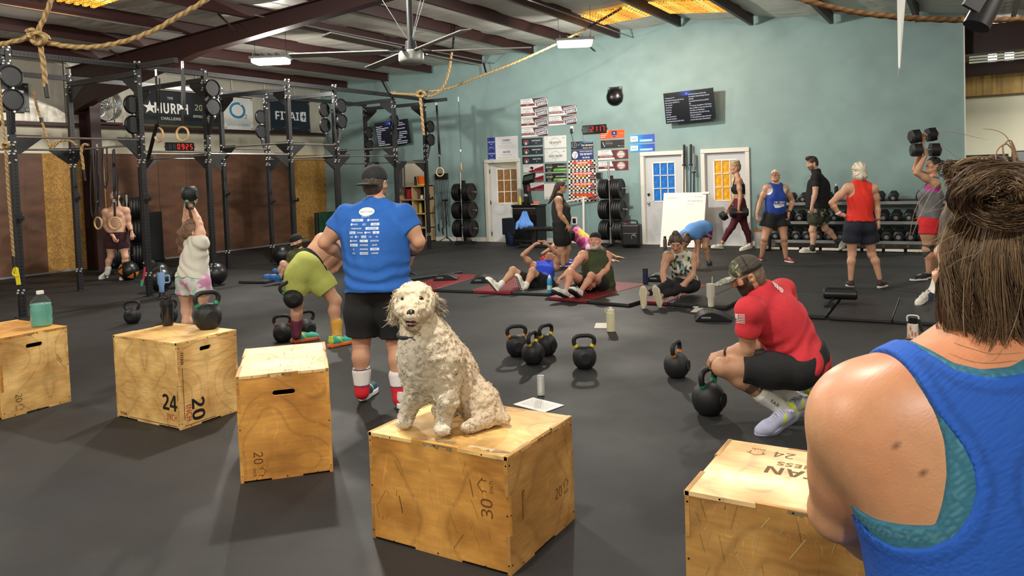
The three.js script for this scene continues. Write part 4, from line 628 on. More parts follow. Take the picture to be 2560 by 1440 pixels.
// ---------- award signs on the teal wall ----------
const signArt = new Atlas(2048), signMat = std({ roughness: 0.45 }), SW = 396, SH = 138;
const A = {
games: (n1, n2, team) => (g, w, h) => {
g.fillStyle = '#d9dadb'; g.fillRect(0, 0, w, h); poly(g, '#4b1b22', [w * 0.4, 0], [w, 0], [w, h], [w * 0.62, h]); poly(g, '#d9dadb', [0, 0], [w * 0.44, 0], [w * 0.56, h], [0, h]);
poly(g, '#6d2029', [0, h * 0.55], [w * 0.5, h * 0.55], [w * 0.55, h * 0.8], [0, h * 0.8]); poly(g, '#ece9e6', [0, h * 0.83], [w * 0.36, h * 0.83], [w * 0.4, h], [0, h]);
txt(g, n1, w * 0.24, h * 0.13, 15, '#55565a'); txt(g, '&', w * 0.24, h * 0.27, 13, '#55565a'); txt(g, n2, w * 0.24, h * 0.42, 15, '#55565a'); txt(g, team, w * 0.26, h * 0.67, 19, '#ecdcdc');
g.save(); g.translate(w * 0.77, h * 0.48); g.rotate(-0.16); g.fillStyle = '#f1f1f3'; g.fillRect(-88, -46, 176, 92); g.fillStyle = '#23263f'; g.fillRect(-80, -39, 160, 78); txt(g, 'FESTIVUS', 0, -16, 34, '#f4f4f6', 'sans-serif', 'bold', 'center', 150); txt(g, 'GAMES', 0, 19, 40, '#f4f4f6', 'sans-serif', 'bold', 'center', 150); g.restore();
poly(g, '#c9ccd6', [w * 0.52, h], [w * 0.6, h * 0.86], [w * 0.66, h]);
},
fittestBlue: (name) => (g, w, h) => { g.fillStyle = '#dcdee2'; g.fillRect(0, 0, w, h); g.fillStyle = '#2d3f8f'; g.fillRect(0, 0, w * 0.26, h); txt(g, 'FITTEST', w * 0.13, h * 0.42, 24, '#e6e9f4', 'sans-serif', 'bold', 'center', w * 0.23); poly(g, '#8fa0d8', [w * 0.08, h * 0.56], [w * 0.18, h * 0.56], [w * 0.13, h * 0.72]); txt(g, 'MightyFit', w * 0.13, h * 0.88, 12, '#dfe4f6'); txt(g, name, w * 0.63, h * 0.33, 34, '#2a2d3c'); txt(g, 'FREEMAN', w * 0.63, h * 0.58, 30, '#c2c5cc', 'sans-serif', 'bold', 'center', w * 0.42); txt(g, 'COMMUNITY WARRIOR - THE FITTEST', w * 0.63, h * 0.83, 13, '#b3ab6a'); },
skull: (name) => (g, w, h) => { g.fillStyle = '#1f2a33'; g.fillRect(0, 0, w, h); disc(g, '#d8d2d0', w * 0.2, h * 0.55, 44); disc(g, '#1f2a33', w * 0.2, h * 0.55, 40); disc(g, '#a3272f', w * 0.2, h * 0.42, 29); disc(g, '#e9e5e2', w * 0.2, h * 0.66, 21); disc(g, '#1f2a33', w * 0.17, h * 0.63, 6); disc(g, '#1f2a33', w * 0.23, h * 0.63, 6); g.fillStyle = '#e9e5e2'; g.fillRect(w * 0.17, h * 0.74, 24, 12); txt(g, name, w * 0.68, h * 0.38, 30, '#e9ecec', 'sans-serif', 'bold', 'center', w * 0.42); poly(g, '#dfe4e4', [w * 0.66, h * 0.62], [w * 0.7, h * 0.66], [w * 0.68, h * 0.82]); },
white: (name) => (g, w, h) => { g.fillStyle = '#d9dcd9'; g.fillRect(0, 0, w, h); g.strokeStyle = '#b5bdb4'; g.lineWidth = 9; g.beginPath(); g.arc(w / 2, h * 1.0, h * 0.82, Math.PI * 1.2, Math.PI * 1.8); g.stroke(); txt(g, 'FIT', w * 0.1, h * 0.12, 15, '#7f8783'); txt(g, 'CUP', w * 0.1, h * 0.25, 13, '#9aa19d'); txt(g, 'A', w * 0.88, h * 0.1, 14, '#444'); txt(g, 'REEBOK', w * 0.88, h * 0.22, 12, '#5a5f5d'); txt(g, name, w * 0.5, h * 0.56, 34, '#26282a', 'sans-serif', 'bold', 'center', w * 0.62); txt(g, 'SHORTSTOP MASTERS', w * 0.5, h * 0.74, 13, '#8c928f'); poly(g, '#b5bdb4', [w * 0.46, h * 0.84], [w * 0.54, h * 0.84], [w * 0.5, h * 0.97]); },
bear: (show) => (g, w, h) => { g.fillStyle = '#dcdbdc'; g.fillRect(0, 0, w, h); poly(g, '#7a1a2c', [0, h], [w, h * 0.2], [w, h]); poly(g, '#dcdbdc', [0, h * 0.5], [w * 0.36, h * 0.98], [0, h * 0.98]); txt(g, 'WIRES &amp; RAIL'.replace('&amp;', '&'), w * 0.18, h * 0.12, 14, '#77787c'); txt(g, 'BATTLEFIELD RX', w * 0.2, h * 0.26, 14, '#77787c'); if (show) { disc(g, '#1c1719', w * 0.42, h * 0.52, 37); disc(g, '#d9d2d2', w * 0.37, h * 0.62, 19); disc(g, '#a32238', w * 0.44, h * 0.62, 13); disc(g, '#d9d2d2', w * 0.51, h * 0.6, 14); } else { txt(g, 'ROAR', w * 0.2, h * 0.62, 26, '#8f9094'); } txt(g, 'IRONSIDE 3RD SPOT', w * 0.74, h * 0.86, 15, '#d9b7be'); disc(g, '#b3808a', w * 0.94, h * 0.85, 8); },
fittestGreen: (name) => (g, w, h) => { g.fillStyle = '#131817'; g.fillRect(0, 0, w, h); poly(g, '#6fae3c', [w * 0.42, h * 0.62], [w, h * 0.62], [w, h * 0.86], [w * 0.36, h * 0.86]); poly(g, '#3f7d2a', [w * 0.38, h * 0.86], [w, h * 0.86], [w, h], [w * 0.36, h]); g.strokeStyle = '#dfe6df'; g.lineWidth = 3; g.beginPath(); g.moveTo(w * 0.08, h * 0.16); g.lineTo(w * 0.3, h * 0.16); g.lineTo(w * 0.29, h * 0.6); g.lineTo(w * 0.19, h * 0.78); g.lineTo(w * 0.09, h * 0.6); g.closePath(); g.stroke(); g.fillStyle = '#131817'; g.fillRect(w * 0.03, h * 0.28, w * 0.33, h * 0.32); txt(g, 'FITTEST', w * 0.19, h * 0.44, 33, '#eef1ea', 'sans-serif', 'bold', 'center', w * 0.33); txt(g, 'BIG DAWG', w * 0.19, h * 0.9, 14, '#eef1ea'); txt(g, '#2023', w * 0.92, h * 0.12, 14, '#cfd5cf'); txt(g, name, w * 0.98, h * 0.4, 26, '#eef1ea', 'sans-serif', 'bold', 'right', w * 0.5); txt(g, 'MASTERS TEAMS', w * 0.8, h * 0.75, 14, '#dff0cf'); },
swirl: (g, w, h) => { g.fillStyle = '#0d1218'; g.fillRect(0, 0, w, h); for (let i = 0; i < 3; i++) { g.strokeStyle = ['#2a6fb0', '#4fa3dd', '#16406e'][i]; g.lineWidth = 15 - i * 3; g.beginPath(); g.moveTo(w * 0.3, h * (0.5 - i * 0.05)); g.quadraticCurveTo(w * 0.6, -h * 0.15 + i * 10, w, h * (0.02 + i * 0.07)); g.stroke(); } disc(g, '#7d8a94', w * 0.15, h * 0.42, 46); disc(g, '#20282e', w * 0.15, h * 0.42, 37); disc(g, '#59646c', w * 0.15, h * 0.42, 18); txt(g, 'Intensity MASTERS', w * 0.78, h * 0.18, 16, '#d7dde2'); txt(g, 'Tim McNutt', w * 0.72, h * 0.5, 38, '#f2f4f5', 'sans-serif', 'bold', 'center', w * 0.52); txt(g, 'Masters  45-49', w * 0.74, h * 0.82, 24, '#e6eaed', 'sans-serif', 'bold', 'center', w * 0.46); },
navy: (g, w, h) => { g.fillStyle = '#1b2c6b'; g.fillRect(0, 0, w, h); disc(g, '#e8e6e4', w * 0.17, h * 0.5, 52); g.strokeStyle = '#7b1f24'; g.lineWidth = 6; for (const s of [-1, 1]) for (const r of [14, 25]) { g.beginPath(); g.arc(w * 0.17, h * 0.42, r, s > 0 ? -0.9 : Math.PI - 0.9 + 1.0, s > 0 ? 0.9 : Math.PI + 0.9, false); g.stroke(); } poly(g, '#7b1f24', [w * 0.15, h * 0.8], [w * 0.19, h * 0.8], [w * 0.17, h * 0.38]); txt(g, '2024 Tour Championship', w * 0.67, h * 0.16, 19, '#e9ebf2'); txt(g, 'TIM MCNUTT', w * 0.66, h * 0.46, 37, '#f3f4f7', 'sans-serif', 'bold', 'center', w * 0.56); txt(g, 'RX 45-49', w * 0.66, h * 0.8, 31, '#f3f4f7', 'sans-serif', 'bold', 'center', w * 0.4); },
checker: (name) => (g, w, h) => { const s = h / 5; for (let i = 0; i * s < w; i++) for (let j = 0; j < 5; j++) { g.fillStyle = (i + j) % 2 ? '#191716' : '#e9e6e2'; g.fillRect(i * s, j * s, s, s); } g.fillStyle = '#d8482c'; g.fillRect(w * 0.16, h * 0.1, w * 0.7, h * 0.3); txt(g, name, w * 0.5, h * 0.26, 30, '#f6eeea', 'sans-serif', 'bold', 'center', w * 0.66); g.fillStyle = '#d99a2c'; g.fillRect(w * 0.36, h * 0.44, w * 0.27, h * 0.18); txt(g, 'RX TEAM', w * 0.5, h * 0.535, 19, '#5a3210'); txt(g, 'Vol Games', w * 0.2, h * 0.76, 30, '#e08a3a', 'sans-serif', 'bold', 'center', w * 0.3); txt(g, '1st', w * 0.76, h * 0.5, 24, '#f2efe9'); disc(g, '#57181b', w * 0.86, h * 0.68, 36); txt(g, 'SPICY', w * 0.86, h * 0.6, 16, '#efd9cf'); txt(g, 'SMACKDOWN', w * 0.86, h * 0.76, 12, '#efd9cf', 'sans-serif', 'bold', 'center', 64); },
orange: (g, w, h) => { g.fillStyle = '#e8561f'; g.fillRect(0, 0, w, h); for (let i = 0; i < 4; i++) { g.fillStyle = '#f6c9b0'; g.fillRect(w * 0.02, h * (0.1 + i * 0.22), w * (0.34 - i * 0.05), h * 0.09); } poly(g, '#2e2a66', [w * 0.47, h * 0.12], [w * 0.69, h * 0.12], [w * 0.69, h * 0.62], [w * 0.58, h * 0.95], [w * 0.47, h * 0.62]); txt(g, 'A', w * 0.58, h * 0.36, 40, '#f4f1f4'); txt(g, 'VALLEY', w * 0.58, h * 0.68, 22, '#f08a5a', 'sans-serif', 'bold', 'center', w * 0.22); txt(g, 'TOMMIE', w * 0.86, h * 0.46, 17, '#f4b394'); },
jojo: (g, w, h) => { g.fillStyle = '#1b1a1c'; g.fillRect(0, 0, w, h); txt(g, 'FOTO', w * 0.36, h * 0.42, 46, '#8b8688', 'sans-serif', 'bold', 'center', w * 0.34); poly(g, '#a9a4a5', [w * 0.06, h * 0.2], [w * 0.1, h * 0.2], [w * 0.2, h * 0.8], [w * 0.15, h * 0.8]); poly(g, '#8a2a2f', [w * 0.2, h * 0.1], [w * 0.5, h * 0.16], [w * 0.2, h * 0.22]); txt(g, '2022', w * 0.92, h * 0.28, 18, '#a3343a'); g.fillStyle = '#e3e1e1'; g.fillRect(w * 0.74, h * 0.7, 16, 12); txt(g, 'RXD MASTERS', w * 0.89, h * 0.78, 13, '#b9b5b6'); },
burst: (name, team) => (g, w, h) => { A.games(name, 'NICK FREEMAN', team)(g, w, h); poly(g, '#5a1f22', [w * 0.44, 0], [w, 0], [w, h], [w * 0.56, h]); for (let i = 0; i < 22; i++) { const a = i / 22 * 6.283; poly(g, '#e6d9d2', [w * 0.76, h * 0.5], [w * 0.76 + Math.cos(a) * 66, h * 0.5 + Math.sin(a) * 66], [w * 0.76 + Math.cos(a + 0.16) * 40, h * 0.5 + Math.sin(a + 0.16) * 40]); } disc(g, '#e6d9d2', w * 0.76, h * 0.5, 44); txt(g, 'FIGHT', w * 0.76, h * 0.34, 27, '#5a2a24'); txt(g, 'OUT', w * 0.76, h * 0.64, 38, '#5a2a24'); },
aqua: (name) => (g, w, h) => { const q = g.createLinearGradient(0, 0, w, 0); q.addColorStop(0, '#37a7de'); q.addColorStop(0.5, '#1d78cf'); q.addColorStop(1, '#2244b4'); g.fillStyle = q; g.fillRect(0, 0, w, h); g.fillStyle = '#e9f0ee'; g.fillRect(w * 0.03, h * 0.16, w * 0.3, h * 0.66); txt(g, 'JUST FOR', w * 0.18, h * 0.36, 19, '#2b4a4a'); txt(g, 'GAMES', w * 0.18, h * 0.54, 25, '#2b4a4a'); txt(g, 'TO THE FINISH', w * 0.18, h * 0.73, 11, '#4f8f86'); txt(g, name[0], w * 0.66, h * 0.2, 27, '#123f96', 'sans-serif', 'bold', 'center', w * 0.5); txt(g, name[1], w * 0.66, h * 0.43, 27, '#123f96', 'sans-serif', 'bold', 'center', w * 0.5); poly(g, '#8ec4ee', [w * 0.4, h * 0.6], [w * 0.92, h * 0.6], [w * 0.9, h * 0.74], [w * 0.92, h * 0.88], [w * 0.4, h * 0.88]); txt(g, 'RX MASTERS', w * 0.65, h * 0.74, 18, '#dceefb'); },
};
const signs = [
[1301.3, 248.7, 1369.3, 266, A.games('DUSTY HARRELL', 'JACOB MCNUTT', 'Rx\'d'), 'maroon and grey games plaque, topmost of the left column'],
[1302.3, 271, 1369.3, 290.8, A.games('COREY FREEMAN', 'J. WALKER', 'Firm and Fitness'), 'maroon and grey games plaque, second in the left column'],
[1302.9, 297, 1369.3, 315.2, A.games('COREY FREEMAN', 'TONY FREEMAN', 'Rx\'d'), 'maroon and grey games plaque, third in the left column'],
[1303.5, 321.3, 1369.7, 339.5, A.games('TIM MCNUTT', 'KATIE WALKER', 'Three in the morning'), 'maroon and grey games plaque, lowest of the left column'],
[1372, 267.6, 1442.4, 284.7, A.games('TIM MCNUTT', 'COREY WALKER', 'The Pain and Power Team'), 'upper of two maroon games plaques left of the red clock'],
[1372, 292.4, 1442, 309.7, A.games('KATIE FREEMAN', 'MATT MCNUTT', 'Masters 40 and Over'), 'lower of two maroon games plaques left of the red clock'],
[1218.6, 344.2, 1295.4, 368.2, A.fittestBlue('COREY'), 'blue and white plaque above another over the open door'],
[1219.6, 372.7, 1296.2, 398, A.fittestBlue('KATIE'), 'blue and white plaque resting right on the open door frame'],
[1304.3, 346.3, 1358.1, 362.5, A.skull('CHIEF MCNUTT'), 'black plaque with red skull, topmost of three'], [1305.3, 368.6, 1358.8, 385.3, A.skull('TIMOTHY MCNUTT'), 'black plaque with red skull, middle of three'], [1306, 392, 1359.8, 408.2, A.skull('BABY RITA'), 'black plaque with red skull, lowest of three'],
[1360.4, 341.2, 1416.6, 368.6, A.white('TIM MCNUTT'), 'upper pale grey name plaque in the middle column'], [1361.4, 373.7, 1417.3, 403.1, A.white('DAVID J WALKER'), 'lower pale grey name plaque in the middle column'],
[1308, 412.3, 1359.8, 430.6, A.bear(1), 'white and crimson plaque with an animal head'], [1308, 435.6, 1360.2, 452.9, A.bear(0), 'white and crimson plaque under the animal head plaque'], [1308.6, 458, 1361, 476, A.bear(0), 'white and crimson plaque partly behind the black monitor'],
[1362.8, 409.2, 1417.7, 428.5, A.fittestGreen('TIM MCNUTT'), 'upper black and green plaque'], [1363.8, 433.6, 1418, 452.9, A.fittestGreen('KATIE FREEMAN'), 'lower black and green plaque above the standing woman'],
[1427.4, 354.4, 1484.3, 372.7, A.swirl, 'black plaque with blue swirl'], [1427.8, 375.7, 1485.1, 398, A.navy, 'navy plaque with white round emblem'],
[1420.7, 402.1, 1491.8, 424.5, A.checker('CREATEAM'), 'chequered red plaque, topmost of four'], [1421.1, 428.5, 1492.4, 451.9, A.checker('KUNG PAO PANCAKE'), 'chequered red plaque, second of four'], [1421.7, 454.9, 1493.2, 477.3, A.checker('AMINO DISRESPECT'), 'chequered red plaque, third of four'], [1422.1, 481.3, 1493.8, 503.5, A.checker(''), 'chequered red plaque, lowest of four, behind the white pole'],
[1500.5, 327, 1561.9, 344.2, A.orange, 'orange plaque with a navy shield'], [1501.6, 351.3, 1561.9, 369, A.jojo, 'black plaque right under the orange one'],
[1494.8, 376.7, 1571.6, 397, A.burst('WILL MCNUTT', 'Fight to Burn Army'), 'upper maroon burst plaque above the plate tree'], [1495.9, 404.1, 1572, 425.1, A.burst('COREY FREEMAN', 'Rx\'d'), 'lower maroon burst plaque behind the barbell tip'],
[1574.1, 337.7, 1637.4, 355.4, A.aqua(['GERARDO', 'SANTIAGO']), 'upper bright blue plaque'], [1574.5, 361.5, 1638, 377.7, A.aqua(['THREE PEDRO', 'LINCOLN']), 'lower bright blue plaque above the blue-paned door'],
];
for (const [x0, y0, x1, y1, draw, label] of signs) {
const a = onZ(x0, y0, WZ), b = onZ(x1, y1, WZ), w = b.x - a.x, h = a.y - b.y, r = signArt.add(SW, SH, draw);
const o = thing('award_sign', label, 'sign', v3((a.x + b.x) / 2, (a.y + b.y) / 2, WZ + 0.002), 0, 'award signs on the teal wall');
mesh('board', rbox(w, h, 0.006, 0.002, 0, 0, 0.003, 0, 0, 0, 1), M.white, o); mesh('print', uvRect(new THREE.PlaneGeometry(w - 0.004, h - 0.004), r).translate(0, 0, 0.0068), signMat, o);
}
// ---------- banners on the left wall ----------
function banner(label, x0, y0, x1, y1, draw, lx = LX + 0.16, pw = 640, ph = 300) {
const a = onX(x0, y0, lx), b = onX(x1, y1, lx), w = a.z - b.z, h = a.y - b.y;
const o = thing('banner', label, 'banner', v3(lx, (a.y + b.y) / 2, (a.z + b.z) / 2), Math.PI / 2, 'sponsor banners on the left wall');
const g = uvRect(new THREE.PlaneGeometry(w, h, 24, 6), signArt.add(pw, ph, draw)), p = g.attributes.position; for (let i = 0; i < p.count; i++) p.setZ(i, 0.012 * noise(p.getX(i) * 4, p.getY(i) * 3, x0));
g.computeVertexNormals(); mesh('cloth', g, signMat, o);
mesh('hem', merge([box(w, 0.02, 0.03, 0, h / 2, 0), box(w, 0.02, 0.03, 0, -h / 2, 0)]), M.black, o);
const gr = []; for (const s of [-1, 1]) for (const t of [-1, 1]) gr.push(XF(new THREE.TorusGeometry(0.02, 0.006, 6, 14), s * (w / 2 - 0.05), t * (h / 2 - 0.05), 0.016)); gr.forEach((q) => mesh('eyelet', q, M.chrome, o));
}
banner('black and olive banner with big white lettering behind the rings', 352, 222, 560, 333, (g, w, h) => { g.fillStyle = '#151a1e'; g.fillRect(0, 0, w, h); g.fillStyle = '#4a4a2c'; g.fillRect(0, h * 0.84, w, h * 0.16); const sx = 58, sy = 130; g.fillStyle = '#e2e2de'; g.beginPath(); for (let i = 0; i < 10; i++) { const a = -Math.PI / 2 + i * Math.PI / 5, r = i % 2 ? 20 : 52; g.lineTo(sx + r * Math.cos(a), sy + r * Math.sin(a)); } g.fill(); txt(g, 'THE', 215, 52, 24, '#b9b9b4'); txt(g, 'MURPH', 220, 130, 108, '#e2e2de', 'sans-serif', 'bold', 'center', 270); txt(g, 'CHALLENGE', 220, 205, 30, '#c9c9c4', 'sans-serif', 'bold', 'center', 290); txt(g, '2022', 470, 110, 66, '#8d8a6e', 'sans-serif', 'bold', 'center', 150); txt(g, 'OFFICIAL HERO', 480, 178, 27, '#c9c9c4', 'sans-serif', 'bold', 'center', 190); txt(g, 'WWW.THEMURPHCHALLENGE.COM', 170, h * 0.92, 20, '#b5b391', 'sans-serif', 'bold', 'center', 300); txt(g, 'BORN IN SERVICE', 500, h * 0.92, 18, '#b5b391'); });
banner('white banner with a blue ring logo', 556, 240, 634, 327, (g, w, h) => { g.fillStyle = '#c9cbc6'; g.fillRect(0, 0, w, h); g.strokeStyle = '#2a78a8'; g.lineWidth = 22; g.beginPath(); g.arc(w * 0.48, h * 0.4, 70, -0.9, 5.1); g.stroke(); g.strokeStyle = '#1d4f86'; g.lineWidth = 8; g.beginPath(); g.arc(w * 0.48, h * 0.4, 62, -1.2, 2.4); g.stroke(); txt(g, '2', w * 0.75, h * 0.58, 62, '#7c9096'); txt(g, 'ACTIVE RECOVERY', w * 0.5, h * 0.84, 34, '#5f93a4', 'sans-serif', 'bold', 'center', w * 0.76); }, LX + 0.16, 300, 330);
banner('dark blue banner with white lettering and a cross', 674, 247, 776, 331, (g, w, h) => { g.fillStyle = '#18222e'; g.fillRect(0, 0, w, h); txt(g, 'FITAID', w * 0.5, h * 0.5, 118, '#d3d6d8', 'sans-serif', 'bold', 'center', w * 0.8); g.fillStyle = '#d3d6d8'; g.fillRect(w * 0.77, h * 0.34, w * 0.13, h * 0.32); g.fillStyle = '#18222e'; g.fillRect(w * 0.825, h * 0.4, w * 0.022, h * 0.2); g.fillRect(w * 0.79, h * 0.475, w * 0.092, h * 0.05); txt(g, 'RECOVER WITH PURPOSE', w * 0.5, h * 0.88, 15, '#6b7680'); }, LX + 0.16, 460, 320);
banner('black banner with a big pale letter behind the leftmost upright', -120, 195, 74, 280, (g, w, h) => { g.fillStyle = '#14181c'; g.fillRect(0, 0, w, h); txt(g, 'ROGUE', w * 0.5, h * 0.5, 150, '#d4d5d3', 'sans-serif', 'bold', 'center', w * 0.9); }, LX + 0.16, 500, 220);
// ---------- digital clocks ----------
const segOf = { 0: 'abcdef', 1: 'bc', 2: 'abged', 3: 'abgcd', 4: 'fgbc', 5: 'afgcd', 7: 'abc', 8: 'abcdefg', 9: 'abcdfg' };
function digitGeo(ch, x, s) { const g = [], t = 0.16 * s; for (const k of segOf[ch] ?? '') { const [px, py, v] = { a: [0, 1, 0], g: [0, 0, 0], d: [0, -1, 0], f: [-1, 0.5, 1], b: [1, 0.5, 1], e: [-1, -0.5, 1], c: [1, -0.5, 1] }[k]; g.push(box(v ? t : 0.75 * s, v ? 0.75 * s : t, 0.004, x + px * 0.42 * s, py * 0.9 * s, 0)); } return g; }
function clock(label, p, turn, w, h, str, unlit, s) {
const o = thing('number_clock', label, 'clock', p, turn); mesh('case', rbox(w, h, 0.05, 0.008, 0, 0, 0.025), M.black, o); mesh('window', rbox(w * 0.96, h * 0.82, 0.004, 0.001, 0, 0, 0.051), M.blackGloss, o);
const off = [], on = [], n = unlit + str.replace(':', '').length, step = w * 0.92 / n; let x = -w * 0.46 + step / 2;
for (let i = 0; i < unlit; i++, x += step) off.push(digitGeo('8', x, s)); const lit = std({ color: '#300', emissive: '#ff2a1a', emissiveIntensity: 3.2 });
for (const c of str) { if (c === ':') { for (const y of [-0.4, 0.4]) on.push(box(0.14 * s, 0.14 * s, 0.004, x - step / 2, y * s, 0)); continue; } on.push(digitGeo(c, x, s)); x += step; }
mesh('unlit_digit', merge(off).translate(0, 0, 0.055), paint('#5b5d62', 0.5), o); mesh('lit_digit', merge(on).translate(0, 0, 0.055), lit, o); for (const q of [-1, 1]) mesh('bracket', rbox(0.02, 0.04, 0.05, 0.004, q * (w / 2 + 0.008), 0, 0.025), M.black, o);
}
{ const a = onX(418, 366, LX + 0.1), b = onX(487, 367, LX + 0.1); clock('red number clock on the left wall behind the rig', v3(LX + 0.03, a.y, (a.z + b.z) / 2), Math.PI / 2, a.z - b.z, 0.2, '09:25', 2, 0.062); }
{ const a = onZ(1457, 300, WZ), b = onZ(1516, 290, WZ); clock('red number clock on the teal wall right of the games plaques', v3((a.x + b.x) / 2, 2.7, WZ + 0.002), 0, b.x - a.x, 0.2, '21:17', 2, 0.065); }
// ---------- televisions with the workout list ----------
const tvMat = (() => { const t = canvasTex(1024, 576, (g, w, h) => {
g.fillStyle = '#10151f'; g.fillRect(0, 0, w, h); const q = g.createRadialGradient(w * 0.47, 30, 10, w * 0.47, 30, 190); q.addColorStop(0, '#2a49d8'); q.addColorStop(1, '#10151f'); g.fillStyle = q; g.fillRect(w * 0.25, 0, w * 0.45, 76); g.strokeStyle = '#dfe8ff'; g.lineWidth = 5; g.strokeRect(w * 0.46, 34, 26, 26);
['**Team of 3**', 'Kettlebell Swings (53/35 lb)', 'Box Jumps (24/20 in)', 'Air Squats', 'Push-Ups', 'Burpees', 'Pull-Ups', 'Sit-Ups', 'Row (calories)', 'Double Unders', 'Wall Ball Shots (20/14 lb)'].forEach((s, i) => txt(g, s, 16, 96 + i * 45, 31, '#f2f5ff', 'sans-serif', 'bold', 'left', w * 0.42));
['Wall Ball Shots (20/14 lb)', 'Dumbbell Alternating Snatch', '(50/35)', 'Dumbbell Push Press (45/35', 'lb)', '***Teams Complete 1776 Reps,', 'Max of 200 of any one Exercise,', 'and Min of 100 Reps/', 'Movements (12) and 10 rep', 'min per athlete.', '***All athletes may work but', 'not on the same movement'].forEach((s, i) => txt(g, s, w * 0.51, 66 + i * 44, 31, '#f2f5ff', 'sans-serif', 'bold', 'left', w * 0.48));
}); return std({ color: '#000', roughness: 0.25, emissive: '#fff', emissiveMap: t, emissiveIntensity: 0.9 }); })();
function tv(label, tl, br, z, tilt, roll) {
const a = onZ(...tl, z), b = onZ(...br, z), w = b.x - a.x, h = a.y - b.y, o = thing('television', label, 'television', v3((a.x + b.x) / 2, (a.y + b.y) / 2, z)); o.rotation.set(tilt, 0, roll);
mesh('case', rbox(w, h, 0.05, 0.006, 0, 0, -0.028), M.black, o); mesh('screen', new THREE.PlaneGeometry(w - 0.02, h - 0.02).translate(0, 0, -0.0015), tvMat, o);
mesh('wall_mount', merge([box(0.3, 0.25, 0.02, 0, 0, -0.06), box(0.06, 0.1, Math.abs(z - WZ) - 0.06, 0, 0, -(z - WZ) / 2 - 0.02)]), M.black, o);
}
tv('wall television listing the workout, right of the round speaker', [1660, 232], [1786, 300], WZ + 0.3, 0.12, 0.03);
tv('wall television listing the workout, behind the rig uprights', [939, 306], [1023, 361], WZ + 0.25, 0.14, 0.05);
{ const l = new THREE.RectAreaLight('#c8d6ff', 0.5, 1, 0.55); l.position.set(-5.2, 3.0, WZ + 0.34); l.rotation.y = Math.PI; scene.add(l); }
{ const c = onZ(1538, 240, WZ), o = thing('wall_fan', 'black round wall unit on a square plate above the red clock', 'fan', v3(c.x, c.y, WZ + 0.002)); mesh('plate', rbox(0.36, 0.36, 0.02, 0.004, 0, 0.03, 0.01), M.black, o); mesh('dome', XF(new THREE.SphereGeometry(0.2, 28, 14, 0, 6.284, 0, Math.PI / 2).scale(1, 0.45, 1), 0, -0.02, 0.03, Math.PI / 2), M.blackGloss, o); mesh('rim', XF(new THREE.TorusGeometry(0.19, 0.015, 8, 36), 0, -0.02, 0.04), M.black, o); for (const s of [-1, 1]) mesh('corner', rbox(0.05, 0.05, 0.02, 0.004, s * 0.15, 0.18, 0.022), M.grey, o); }
function onWall(name, label, cat, x, y, w, h, t, m, extra) { const c = onZ(x, y, WZ), o = thing(name, label, cat, v3(c.x, c.y, WZ + 0.002)); mesh('plate', rbox(w, h, t, Math.min(0.006, t / 3), 0, 0, t / 2), m, o); extra?.(o); }
onWall('wall_socket', 'white socket with black plug under the games plaques', 'socket', 1430, 322, 0.08, 0.13, 0.01, M.white, (o) => { mesh('plug', rbox(0.05, 0.11, 0.05, 0.006, 0, -0.05, 0.03), M.black, o); mesh('lead', tube([v3(0, -0.1, 0.03), v3(0.0, -0.2, 0.012), v3(0.03, -0.32, 0.012), v3(0.04, -0.4, 0.012)], 0.006, 24, 6), M.black, o); });
onWall('clock_lead', 'thin white lead dangling below the red clock', 'cable', 1457, 312, 0.02, 0.02, 0.01, M.white, (o) => mesh('lead', tube([v3(0, 0.1, 0.01), v3(0, -0.05, 0.012), v3(0.03, -0.2, 0.012), v3(-0.01, -0.3, 0.012), v3(0.04, -0.4, 0.012), v3(0.02, -0.5, 0.012)], 0.005, 30, 6), M.grey, o));
onWall('wall_socket', 'white wall socket left of the black monitor stand', 'socket', 1326, 490, 0.08, 0.13, 0.01, M.white, (o) => mesh('outlet', box(0.03, 0.07, 0.004, 0, 0, 0.012), M.grey, o));
onWall('wall_socket', 'white double socket box behind the standing woman', 'socket', 1437, 552, 0.14, 0.18, 0.03, M.white, (o) => { mesh('recess', box(0.09, 0.12, 0.01, 0, 0, 0.03), M.dark, o); mesh('plug', rbox(0.04, 0.05, 0.05, 0.006, 0.02, 0.02, 0.05), M.black, o); });
onWall('router_box', 'small dark box on the wall left of the middle plate tree', 'box', 1500, 438, 0.14, 0.14, 0.08, M.grey, (o) => { mesh('lid', rbox(0.12, 0.12, 0.02, 0.004, 0, 0, 0.09), M.black, o); mesh('lead', tube([v3(0, -0.07, 0.02), v3(-0.02, -0.5, 0.015), v3(0.1, -0.9, 0.015), v3(0.0, -1.2, 0.015)], 0.005, 40, 6), M.grey, o); });
